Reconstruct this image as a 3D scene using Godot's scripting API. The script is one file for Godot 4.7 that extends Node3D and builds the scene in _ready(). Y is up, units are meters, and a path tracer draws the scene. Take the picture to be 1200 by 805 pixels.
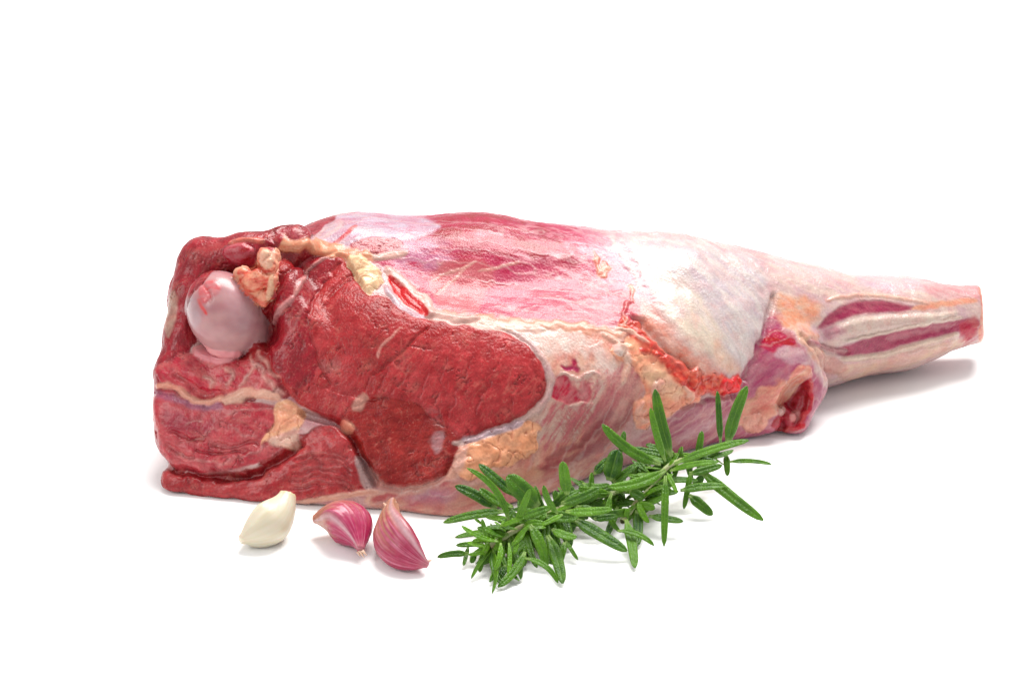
extends Node3D
# A raw leg of lamb with three garlic cloves and two rosemary sprigs on a white table.
# Lengths below are centimetres in the leg's own axes (u along the table to the right, v up its cut face, c out of
# that face, which leans back 24 degrees); meshes are written in metres, upright.

const LEAN := 0.41887902
const RISE := 4.74          # cm from the table up to the origin of the leg's axes
const CELL := 0.115        # cm, spacing of the field the meat is meshed from

func up(p: Vector3) -> Vector3:   # leg axes in cm -> scene in m
	var s := sin(LEAN)
	var k := cos(LEAN)
	return Vector3(p.x, RISE + p.y * k + p.z * s, -p.y * s + p.z * k) * 0.01

func up_dir(p: Vector3) -> Vector3:
	var s := sin(LEAN)
	var k := cos(LEAN)
	return Vector3(p.x, p.y * k + p.z * s, -p.y * s + p.z * k)

func _ready() -> void:
	var cam := Camera3D.new()
	cam.name = "camera"
	cam.fov = 16.0
	cam.near = 0.05
	cam.far = 60.0
	cam.position = up(Vector3(0, 0, 126.0))
	cam.rotation = Vector3(-LEAN, 0, 0)
	cam.current = true
	add_child(cam)
	var env := Environment.new()
	env.background_mode = Environment.BG_COLOR
	env.background_color = Color(1, 1, 1)
	env.background_energy_multiplier = 0.50
	env.tonemap_mode = Environment.TONE_MAPPER_LINEAR
	env.tonemap_exposure = 1.45
	env.sdfgi_enabled = true
	env.ssao_enabled = true
	env.ssil_enabled = true
	var we := WorldEnvironment.new()
	we.name = "studio_air"
	we.environment = env
	add_child(we)
	softbox("overhead_softbox", Vector3(0.25, 1.30, -0.55), Vector3(0.02, 0.0, 0.0), Vector2(1.05, 0.68), 2.85)
	softbox("fill_softbox", Vector3(-1.1, 1.0, 0.75), Vector3(0.0, 0.05, 0.0), Vector2(0.5, 0.7), 0.5)
	build_table()
	build_meat()
	build_garlic()
	build_rosemary()

func softbox(called: String, at: Vector3, aim: Vector3, size: Vector2, energy: float) -> void:
	var l := AreaLight3D.new()
	l.name = called
	l.area_size = size
	l.area_normalize_energy = true
	l.light_energy = energy
	l.light_color = Color(1, 0.99, 0.975)
	l.shadow_enabled = true
	l.area_range = 8.0
	add_child(l)
	l.look_at_from_position(at, aim, Vector3(0, 0, -1))

func tag(o: Node, label: String, category := "", group := "", kind := "") -> void:
	if label: o.set_meta("label", label)
	if category: o.set_meta("category", category)
	if group: o.set_meta("group", group)
	if kind: o.set_meta("kind", kind)

func place(called: String, mesh: Mesh, m: Material, parent: Node) -> MeshInstance3D:
	var o := MeshInstance3D.new()
	o.name = called
	o.mesh = mesh
	o.material_override = null
	if m: mesh.surface_set_material(0, m)
	o.cast_shadow = GeometryInstance3D.SHADOW_CASTING_SETTING_ON
	parent.add_child(o, true)
	return o

func noise(kind: int, freq: float, octaves := 1, sd := 1) -> FastNoiseLite:
	var n := FastNoiseLite.new()
	n.noise_type = kind
	n.frequency = freq
	n.seed = sd
	n.fractal_type = FastNoiseLite.FRACTAL_FBM if octaves > 1 else FastNoiseLite.FRACTAL_NONE
	n.fractal_octaves = octaves
	return n

func grain(n: FastNoiseLite, lo: Color, hi: Color, side := 512) -> ImageTexture:
	var im := n.get_seamless_image(side, side, false, false, 0.15)
	im.convert(Image.FORMAT_RGBA8)
	var raw := im.get_data()
	for i in side * side:
		var c := lo.lerp(hi, raw[i * 4] / 255.0)
		raw[i * 4] = int(c.r * 255); raw[i * 4 + 1] = int(c.g * 255); raw[i * 4 + 2] = int(c.b * 255)
	return ImageTexture.create_from_image(Image.create_from_data(side, side, false, Image.FORMAT_RGBA8, raw))

func veins(n: FastNoiseLite, tint: Color, from: float, to: float, most: float, side := 512) -> ImageTexture:
	var im := n.get_seamless_image(side, side, false, false, 0.15)
	im.convert(Image.FORMAT_RGBA8)
	var raw := im.get_data()
	for i in side * side:
		var a := smoothstep(from, to, raw[i * 4] / 255.0) * most
		raw[i * 4] = int(tint.r * 255); raw[i * 4 + 1] = int(tint.g * 255); raw[i * 4 + 2] = int(tint.b * 255); raw[i * 4 + 3] = int(a * 255)
	return ImageTexture.create_from_image(Image.create_from_data(side, side, false, Image.FORMAT_RGBA8, raw))

func bumps(n: FastNoiseLite, strength: float, side := 512) -> ImageTexture:
	var im := n.get_seamless_image(side, side, false, false, 0.15)
	im.convert(Image.FORMAT_RGBA8)
	im.bump_map_to_normal_map(strength)
	return ImageTexture.create_from_image(im)

func surface(called: String, rough: float, spec := 0.5, tex: Texture2D = null, nrm: Texture2D = null, nscale := 1.0, per_m := 25.0, sss := 0.0) -> StandardMaterial3D:
	var m := StandardMaterial3D.new()
	m.resource_name = called
	m.roughness = rough
	m.metallic_specular = spec
	m.vertex_color_use_as_albedo = true
	m.uv1_triplanar = true
	m.uv1_scale = Vector3.ONE * per_m
	if tex: m.albedo_texture = tex
	if nrm:
		m.normal_enabled = true
		m.normal_texture = nrm
		m.normal_scale = nscale
	if sss > 0.0:
		m.subsurf_scatter_enabled = true
		m.subsurf_scatter_strength = sss
	return m

func build_table() -> void:
	var pm := PlaneMesh.new()
	pm.size = Vector2(8, 8)
	var m := StandardMaterial3D.new()
	m.resource_name = "white_table"
	m.albedo_color = Color(0.97, 0.97, 0.972)
	m.roughness = 0.75
	m.metallic_specular = 0.25
	var o := place("ground", pm, m, self)
	tag(o, "plain white studio table surface under the meat", "", "", "structure")

# ---------------------------------------------------------------- the leg: a field of tapered tubes and ellipsoids
var shapes := []
var layers := []
var part_names := []

func part_id(called: String) -> int:
	if not part_names.has(called): part_names.append(called)
	return part_names.find(called)

# op 0 joins, 1 carves, 2 trims
func tube(part: String, k: float, a: Vector3, ra: float, b: Vector3, rb: float, op := 0) -> void:
	shapes.append([0, op, k, part_id(part), a, b - a, ra, rb - ra, (b - a).length_squared(), (a + b) * 0.5, (b - a).length() * 0.5 + maxf(ra, rb)])

func egg(part: String, k: float, c: Vector3, r: Vector3, turn: Vector3, op := 0) -> void:
	var rot := Basis.from_euler(turn * PI / 180.0).inverse()
	shapes.append([1, op, k, part_id(part), c, rot, r, r * r, 0.0, c, maxf(r.x, maxf(r.y, r.z))])

func trim(k: float, n: Vector3, d: float) -> void:
	shapes.append([2, 2, k, 0, n, d, 0.0, 0.0, 0.0, Vector3.ZERO, 1e9])

func field(p: Vector3, use: Array) -> Vector2:   # (distance, part)
	var d := 99.0
	var lab := 0
	for i in use:
		var q: Array = shapes[i]
		var e := 0.0
		var t: int = q[0]
		if t == 0:
			var pa: Vector3 = p - q[4]
			var s: float = clampf(pa.dot(q[5]) / q[8], 0.0, 1.0)
			e = (pa - q[5] * s).length() - (q[6] + s * q[7])
		elif t == 1:
			var l: Vector3 = q[5] * (p - q[4])
			var k0: float = (l / q[6]).length()
			e = k0 * (k0 - 1.0) / maxf((l / q[7]).length(), 1e-6)
		else:
			e = p.dot(q[4]) - q[5]
		var k: float = q[2]
		if q[1] == 0:
			if e < d: lab = q[3]
			var h := maxf(k - absf(d - e), 0.0) / k
			d = minf(d, e) - h * h * k * 0.25
		else:
			if q[1] == 1: e = -e
			var h := maxf(k - absf(d - e), 0.0) / k
			d = maxf(d, e) + h * h * k * 0.25
	return Vector2(d, lab)

func near(c: Vector3, r: float, among: Array) -> Array:
	var out := []
	for i in among:
		var q: Array = shapes[i]
		if q[0] == 2 or c.distance_to(q[9]) < q[10] + r + q[2] + 0.6: out.append(i)
	return out

# ---------------------------------------------------------------- what lies where on the leg's surface
# A layer is an outline (or a stroke with a width) on the leg's cut side; it colours the surface, lifts or creases it and names the part.
func layer(part: String, pts: Array, o: Dictionary) -> void:
	var l := {"part": part_id(part) if part else -1, "soft": 0.05, "wob": 0.08, "h": 0.0, "w": 0.5, "cr": 0.0, "cw": 0.1, "a": 1.0, "kind": -1, "ang": 0.0, "s": 1.0, "st": 0.3, "p0": -2.0, "p1": -1.0, "dots": false}
	l.merge(o, true)
	var v := PackedVector2Array()
	for i in range(0, pts.size(), 2): v.append(Vector2(pts[i], pts[i + 1]))
	# round the corners
	for it in 2:
		var w := PackedVector2Array()
		var n := v.size()
		if l.has("r"):
			w.append(v[0])
			for i in n - 1:
				w.append(v[i].lerp(v[i + 1], 0.25)); w.append(v[i].lerp(v[i + 1], 0.75))
			w.append(v[n - 1])
		else:
			for i in n:
				w.append(v[i].lerp(v[(i + 1) % n], 0.25)); w.append(v[i].lerp(v[(i + 1) % n], 0.75))
		v = w
	l.pts = v
	var box := Rect2(v[0], Vector2.ZERO)
	for q in v: box = box.expand(q)
	l.box = box.grow(0.35 + l.soft + l.wob + maxf(l.cw * 2.5, 0.0) + (l.r if l.has("r") else 0.0))
	layers.append(l)

func raster(n: int) -> void:   # signed distance to the outline, on a 1 mm grid
	var l: Dictionary = layers[n]
	var v: PackedVector2Array = l.pts
	var box: Rect2 = l.box
	var nx := int(box.size.x / 0.1) + 2
	var ny := int(box.size.y / 0.1) + 2
	var g := PackedFloat32Array()
	g.resize(nx * ny)
	var m := v.size()
	var open: bool = l.has("r")
	for j in ny:
		for i in nx:
			var p := box.position + Vector2(i, j) * 0.1
			var best := 1e9
			var at := 0.0
			var inside := false
			for k in (m - 1 if open else m):
				var a := v[k]
				var b := v[(k + 1) % m]
				var ab := b - a
				var t := clampf((p - a).dot(ab) / maxf(ab.length_squared(), 1e-9), 0.0, 1.0)
				var dd := (p - a - ab * t).length_squared()
				if dd < best:
					best = dd
					at = (k + t) / (m - 1.0)
				if not open and (a.y > p.y) != (b.y > p.y) and p.x < (b.x - a.x) * (p.y - a.y) / (b.y - a.y) + a.x: inside = not inside
			var d := sqrt(best)
			if open:
				var taper: float = sqrt(clampf(minf(at, 1.0 - at) * 5.0, 0.0, 1.0)) * 0.8 + 0.2
				g[j * nx + i] = d - l.r * taper
			else:
				g[j * nx + i] = -d if inside else d
	raster_out[n] = [g, nx, ny]

var raster_out := []
var nz := []

func sd(l: Dictionary, g: Array, q: Vector2) -> float:
	var box: Rect2 = l.box
	var f := (q - box.position) * 10.0
	var x := int(f.x)
	var y := int(f.y)
	if f.x < 0.0 or f.y < 0.0 or x >= g[1] - 1 or y >= g[2] - 1: return 9.0
	var d: PackedFloat32Array = g[0]
	var nx: int = g[1]
	var fx := f.x - x
	var fy := f.y - y
	var i := y * nx + x
	return lerpf(lerpf(d[i], d[i + 1], fx), lerpf(d[i + nx], d[i + nx + 1], fx), fy)

func streak(p: Vector3, ang: float, st: float) -> Vector3:   # stretch space along a direction on the cut side
	var c := cos(ang)
	var s := sin(ang)
	return Vector3((p.x * c + p.y * s) * st, -p.x * s + p.y * c, p.z)

var pos := PackedVector3Array()
var nor := PackedVector3Array()
var lab := PackedInt32Array()
var chunk_out := []
const CHUNK := 4000

const CUT := 0
const MEMBRANE := 1
const FAT := 2
const SMOOTH := 3
const LOWER := 4

func paint(n: int) -> void:
	var np := PackedVector3Array()
	var nc := PackedColorArray()
	var nl := PackedInt32Array()
	var wob1: FastNoiseLite = nz[0]
	var wob2: FastNoiseLite = nz[1]
	var soft: FastNoiseLite = nz[2]
	var cell: FastNoiseLite = nz[3]
	var ridge: FastNoiseLite = nz[4]
	var fine: FastNoiseLite = nz[5]
	var calm: FastNoiseLite = nz[6]
	for i in range(n * CHUNK, mini((n + 1) * CHUNK, pos.size())):
		var p := pos[i]
		var nn := nor[i]
		var here := lab[i]
		var base: Array = base_look[part_names[here]]
		var kind: int = base[2]
		var ang: float = base[3]
		var w1 := wob1.get_noise_3dv(p)
		var w2 := wob2.get_noise_3dv(p)
		var big := soft.get_noise_3dv(streak(p, ang, 0.35) * 1.1)
		var col: Color = (base[0] as Color).lerp(base[1], clampf(0.5 + big * 0.9, 0, 1))
		var lift := 0.0
		var part := here
		var wet := 0.0
		var front := smoothstep(-0.25, 0.05, nn.z + nn.y * 0.3)
		if front > 0.0:
			var q2 := Vector2(p.x, p.y)
			for k in layers.size():
				var l: Dictionary = layers[k]
				if not (l.box as Rect2).has_point(q2): continue
				if l.has("only") and (part_names[here] != l.only or p.z < l.get("zmin", -99.0)): continue
				var wb: float = l.wob
				var d := sd(l, raster_out[k], q2 + Vector2(w1, w2) * wb)
				var so: float = l.soft
				if d > maxf(1.0, so): continue
				var al: float = (1.0 - smoothstep(-so, so, d)) * l.a * front
				if l.cr != 0.0: lift -= l.cr * exp(-(d / l.cw) * (d / l.cw)) * front
				if al <= 0.0: continue
				if l.h != 0.0: lift += l.h * smoothstep(0.0, 1.0, clampf(-d / l.w + 0.15, 0.0, 1.0)) * front
				var f: Vector3 = streak(p, l.ang, l.st) * float(l.s)
				var mixed := soft.get_noise_3dv(f) * 0.75 + soft.get_noise_3dv(f * 3.1) * 0.45
				if l.p0 > -1.5: al *= smoothstep(l.p0, l.p1, mixed)
				if l.has("ca"): col = col.lerp((l.ca as Color).lerp(l.cb, clampf(0.5 + mixed * 1.1, 0, 1)), al)
				if al > 0.5:
					if l.part >= 0: part = l.part
					if l.kind >= 0:
						kind = l.kind
						ang = l.ang
		# the grain of what is on top here
		if kind == CUT or kind == LOWER:
			var cs := 1.0 if kind == CUT else 0.9
			var warp := Vector3(w1, w2, w1) * 0.12
			var f := streak(p, ang, 0.30) * cs + warp
			var e := cell.get_noise_3dv(f * 0.9)            # -1 on the seams between bundles
			var seam := 1.0 - smoothstep(-1.0, -0.86, e)
			var v := calm.get_noise_3dv(p * 1.9)
			var where := calm.get_noise_3dv(p * 0.7 + Vector3(9, 3, 1))
			var crack := smoothstep(0.86, 0.99, ridge.get_noise_3dv(streak(p, ang, 0.22) * 0.9 + warp * 4.0)) * smoothstep(0.0, 0.4, where)
			var hair := smoothstep(0.90, 0.99, ridge.get_noise_3dv(streak(p, ang + 0.6, 0.45) * 1.2 + warp * 5.0)) * smoothstep(-0.05, 0.35, v)
			var roll := calm.get_noise_3dv(streak(p, ang, 0.5) * (0.6 if kind == CUT else 0.75) + warp)
			var tuft := fine.get_noise_3dv(f * 1.1)
			var fibre := fine.get_noise_3dv(streak(p, ang, 0.35) * 2.6)
			lift += tuft * 0.005 + v * 0.010 - seam * 0.005 - crack * 0.060 + hair * 0.010 + fibre * 0.009
			lift += roll * (0.045 if kind == CUT else 0.09)
			var pale := maxf(hair, seam * smoothstep(0.1, 0.5, where) * 0.6)
			col = col.lerp(Color(0.64, 0.27, 0.22), pale * 0.45)
			col = col.lerp(Color(0.16, 0.008, 0.014), crack * 0.35)  # sunken cracks also get shade painted in, as a deeper red
			col = col * (1.0 + 0.20 * v + 0.10 * tuft + 0.16 * fibre)
		elif kind == MEMBRANE:
			var f := streak(p, ang, 0.10)
			var a1 := fine.get_noise_3dv(f * 0.8)
			var a2 := ridge.get_noise_3dv(f * 0.7 + Vector3(w1, w2, w1) * 0.15)
			var wrinkle := smoothstep(0.6, 0.97, a2)
			var where := soft.get_noise_3dv(p * 0.5 + Vector3(2, 7, 5))
			lift += a1 * 0.006 + wrinkle * 0.018 * smoothstep(-0.1, 0.4, where) + soft.get_noise_3dv(p * 0.9) * 0.03 + fine.get_noise_3dv(p * 2.2) * 0.004
			col = col.lerp(Color(0.80, 0.66, 0.62), wrinkle * 0.30)
			col = col * (1.0 + 0.09 * a1 + 0.06 * w1)
			col = col.lerp(col * Color(1.04, 0.70, 0.72), clampf(soft.get_noise_3dv(p * 1.1 + Vector3(1, 5, 2)) * 0.9, 0, 0.4) * 0.6)
		elif kind == FAT:
			var q3 := p + Vector3(w1, w2, w1) * 0.22
			var e := calm.get_noise_3dv(q3 * 1.7)
			var fold := smoothstep(0.86, 0.99, ridge.get_noise_3dv(q3 * 0.75))
			var e2 := calm.get_noise_3dv(q3 * 4.0)
			lift += e * 0.075 + e2 * 0.018 - fold * 0.06
			col = col.lerp(Color(0.66, 0.20, 0.13), fold * 0.35)
			col = col * (1.0 + 0.12 * e + 0.05 * e2)
		else:
			var e2 := soft.get_noise_3dv(p * 1.3)
			lift += e2 * (0.004 if part_names[part] == "joint" else 0.02)
			col = col * (1.0 + 0.12 * e2)
		var grey := (col.r + col.g + col.b) / 3.0
		var vivid := 1.24 if kind == CUT or kind == LOWER else (1.22 if kind == FAT else 1.42)
		var depth := 0.65 if kind == CUT or kind == LOWER else (0.76 if kind == FAT else 0.64)
		col = Color(grey + (col.r - grey) * vivid, grey + (col.g - grey) * vivid, grey + (col.b - grey) * vivid) * depth
		np.append(p + nn * lift)
		nc.append(Color(clampf(col.r, 0.01, 0.92), clampf(col.g, 0.007, 0.9), clampf(col.b, 0.008, 0.9), 1.0))
		nl.append(part)
	chunk_out[n] = [np, nc, nl]

func settle(n: int) -> void:   # put each vertex on the surface and say which part it is of
	var all := range(shapes.size())
	var np := PackedVector3Array()
	var nl := PackedInt32Array()
	for i in range(n * CHUNK, mini((n + 1) * CHUNK, pos.size())):
		var p := pos[i]
		var r := field(p, near(p, 0.3, all))
		np.append(p - nor[i] * clampf(r.x, -CELL, CELL))
		nl.append(int(r.y))
	chunk_out[n] = [np, null, nl]

var lo := Vector3(-19.2, -9.6, -13.0)
var size_cells := Vector3i.ZERO
var slab_out := []

func sample_slab(bx: int) -> void:   # one layer of 8-cell blocks across u
	var ny := size_cells.y
	var nz_ := size_cells.z
	var vals := PackedFloat32Array()
	vals.resize(8 * ny * nz_)
	vals.fill(9.0)
	var all := range(shapes.size())
	for by in ny / 8:
		for bz in nz_ / 8:
			var c := lo + (Vector3(bx, by, bz) * 8.0 + Vector3(3.5, 3.5, 3.5)) * CELL
			var use := near(c, CELL * 12.0, all)
			if absf(field(c, use).x) > CELL * 13.0: continue
			for s in 8:
				var o := Vector3i(s & 1, (s >> 1) & 1, s >> 2) * 4
				var cc := lo + (Vector3(bx, by, bz) * 8.0 + Vector3(o) + Vector3(1.5, 1.5, 1.5)) * CELL
				if absf(field(cc, use).x) > CELL * 6.5: continue
				var use2 := near(cc, CELL * 6.0, use)
				for x in range(o.x, o.x + 4):
					for y in range(by * 8 + o.y, by * 8 + o.y + 4):
						for z in range(bz * 8 + o.z, bz * 8 + o.z + 4):
							vals[(x * ny + y) * nz_ + z] = field(lo + Vector3(bx * 8 + x, y, z) * CELL, use2).x
	slab_out[bx] = vals

func run(work: Callable, n: int) -> void:
	WorkerThreadPool.wait_for_group_task_completion(WorkerThreadPool.add_group_task(work, n))

func build_meat() -> void:
	nz = [noise(FastNoiseLite.TYPE_SIMPLEX_SMOOTH, 1.0, 2, 11), noise(FastNoiseLite.TYPE_SIMPLEX_SMOOTH, 1.0, 2, 12), noise(FastNoiseLite.TYPE_SIMPLEX_SMOOTH, 0.9, 2, 13),
		noise(FastNoiseLite.TYPE_CELLULAR, 2.3, 1, 14), noise(FastNoiseLite.TYPE_SIMPLEX_SMOOTH, 1.2, 2, 15), noise(FastNoiseLite.TYPE_SIMPLEX_SMOOTH, 3.2, 2, 16)]
	(nz[3] as FastNoiseLite).cellular_return_type = FastNoiseLite.RETURN_DISTANCE2_SUB
	(nz[4] as FastNoiseLite).fractal_type = FastNoiseLite.FRACTAL_RIDGED
	(nz[4] as FastNoiseLite).fractal_octaves = 1
	nz.append(noise(FastNoiseLite.TYPE_SIMPLEX_SMOOTH, 0.9, 1, 17))
	define_looks()
	define_shapes()
	define_layers()
	raster_out.resize(layers.size())
	run(raster, layers.size())
	size_cells = Vector3i(int(46.4 / CELL / 8) * 8 + 8, int(17.6 / CELL / 8) * 8 + 8, int(22.4 / CELL / 8) * 8 + 8)
	var nx := size_cells.x
	var ny := size_cells.y
	var nzc := size_cells.z
	slab_out.resize(nx / 8)
	run(sample_slab, nx / 8)
	var g := PackedFloat32Array()
	for s in slab_out: g.append_array(s)
	slab_out.clear()
	# surface nets
	var ids := PackedInt32Array()
	ids.resize(nx * ny * nzc)
	ids.fill(-1)
	var sx := ny * nzc
	var offs := [0, 1, nzc, nzc + 1, sx, sx + 1, sx + nzc, sx + nzc + 1]
	var cells := PackedInt32Array()
	for x in nx - 1:
		for y in ny - 1:
			var row := x * sx + y * nzc
			for z in nzc - 1:
				var c := row + z
				var v0 := g[c]
				if v0 > 8.0: continue
				var v7 := g[c + sx + nzc + 1]
				if absf(v0) > CELL * 2.2: continue
				var v := [v0, g[c + 1], g[c + nzc], g[c + nzc + 1], g[c + sx], g[c + sx + 1], g[c + sx + nzc], v7]
				var m := 0
				for k in 8:
					if v[k] < 0.0: m |= 1 << k
				if m == 0 or m == 255 or v.max() > 8.0: continue
				var sum := Vector3.ZERO
				var count := 0
				for k in 8:
					for bit in 3:
						var k2: int = k | (1 << bit)
						if k2 == k or ((m >> k) & 1) == ((m >> k2) & 1): continue
						var t: float = v[k] / (v[k] - v[k2])
						var a := Vector3(k >> 2, (k >> 1) & 1, k & 1)
						var b := Vector3(k2 >> 2, (k2 >> 1) & 1, k2 & 1)
						sum += a.lerp(b, t)
						count += 1
				ids[c] = pos.size()
				cells.append(c)
				pos.append(lo + (Vector3(x, y, z) + sum / count) * CELL)
				nor.append(Vector3(v[4] + v[5] + v[6] + v[7] - v[0] - v[1] - v[2] - v[3], v[2] + v[3] + v[6] + v[7] - v[0] - v[1] - v[4] - v[5], v[1] + v[3] + v[5] + v[7] - v[0] - v[2] - v[4] - v[6]).normalized())
	var quads := PackedInt32Array()
	var steps := [sx, nzc, 1]
	for c in cells:
		for ax in 3:
			var d0 := g[c]
			var d1 := g[c + steps[ax]]
			if (d0 < 0.0) == (d1 < 0.0): continue
			var s1: int = steps[(ax + 1) % 3]
			var s2: int = steps[(ax + 2) % 3]
			var q := [ids[c], ids[c - s1], ids[c - s1 - s2], ids[c - s2]]
			if q.min() < 0: continue
			if d0 < 0.0: q = [q[0], q[3], q[2], q[1]]
			quads.append_array(PackedInt32Array(q))
	g.clear()
	ids.clear()
	var chunks := pos.size() / CHUNK + 1
	chunk_out.resize(chunks)
	run(settle, chunks)
	pos.clear()
	lab.clear()
	for s in chunk_out:
		pos.append_array(s[0]); lab.append_array(s[2])
	# halve the cells, along the curve
	var mids := {}
	var fine_quads := PackedInt32Array()
	for k in range(0, quads.size(), 4):
		var e := [0, 0, 0, 0]
		var cen := Vector3.ZERO
		var cn := Vector3.ZERO
		for j in 4:
			var a := quads[k + j]
			var b := quads[k + (j + 1) % 4]
			var key := (mini(a, b) << 32) | maxi(a, b)
			var at: int = mids.get(key, -1)
			if at < 0:
				at = pos.size()
				mids[key] = at
				var mp := (pos[a] + pos[b]) * 0.5
				mp -= (nor[a] * (mp - pos[a]).dot(nor[a]) + nor[b] * (mp - pos[b]).dot(nor[b])) * 0.35
				pos.append(mp)
				nor.append((nor[a] + nor[b]).normalized())
				lab.append(lab[a])
			e[j] = at
			cen += pos[at]
			cn += nor[at]
		var mid := pos.size()
		pos.append(cen * 0.25)
		nor.append(cn.normalized())
		lab.append(lab[quads[k]])
		for j in 4:
			fine_quads.append_array(PackedInt32Array([quads[k + j], e[j], mid, e[(j + 3) % 4]]))
	mids.clear()
	chunks = pos.size() / CHUNK + 1
	chunk_out.clear()
	chunk_out.resize(chunks)
	run(paint, chunks)
	pos.clear()
	lab.clear()
	var cols := PackedColorArray()
	for s in chunk_out:
		pos.append_array(s[0]); cols.append_array(s[1]); lab.append_array(s[2])
	chunk_out.clear()
	# normals of the finished surface
	nor.fill(Vector3.ZERO)
	for k in range(0, fine_quads.size(), 4):
		var n := (pos[fine_quads[k + 2]] - pos[fine_quads[k]]).cross(pos[fine_quads[k + 1]] - pos[fine_quads[k + 3]])
		for j in 4: nor[fine_quads[k + j]] += n
	var root := Node3D.new()
	root.name = "leg_of_lamb"
	add_child(root)
	root.position = Vector3(0.0, 0.0, 0.02)
	tag(root, "large raw leg of lamb with cut end left and shank right", "meat")
	# one mesh for each part
	var by_part := []
	for n in part_names: by_part.append(PackedInt32Array())
	for k in range(0, fine_quads.size(), 4):
		by_part[lab[fine_quads[k + 2]]].append(k)
	for n in part_names.size():
		var ks: PackedInt32Array = by_part[n]
		if ks.size() < 30: continue
		var fresh := {}
		var P := PackedVector3Array()
		var N := PackedVector3Array()
		var C := PackedColorArray()
		var I := PackedInt32Array()
		for k in ks:
			var q := [0, 0, 0, 0]
			for j in 4:
				var old := fine_quads[k + j]
				var at: int = fresh.get(old, -1)
				if at < 0:
					at = P.size()
					fresh[old] = at
					P.append(up(pos[old]) - root.position)
					N.append(up_dir(nor[old].normalized()))
					C.append(cols[old])
				q[j] = at
			I.append_array(PackedInt32Array([q[0], q[1], q[2], q[0], q[2], q[3]]))
		var arr := []
		arr.resize(Mesh.ARRAY_MAX)
		arr[Mesh.ARRAY_VERTEX] = P
		arr[Mesh.ARRAY_NORMAL] = N
		arr[Mesh.ARRAY_COLOR] = C
		arr[Mesh.ARRAY_INDEX] = I
		var am := ArrayMesh.new()
		am.add_surface_from_arrays(Mesh.PRIMITIVE_TRIANGLES, arr)
		var look: Array = base_look[part_names[n]]
		var o := place(part_names[n], am, look[4], root)
		if look.size() > 5: tag(o, look[5])

var base_look := {}

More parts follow.
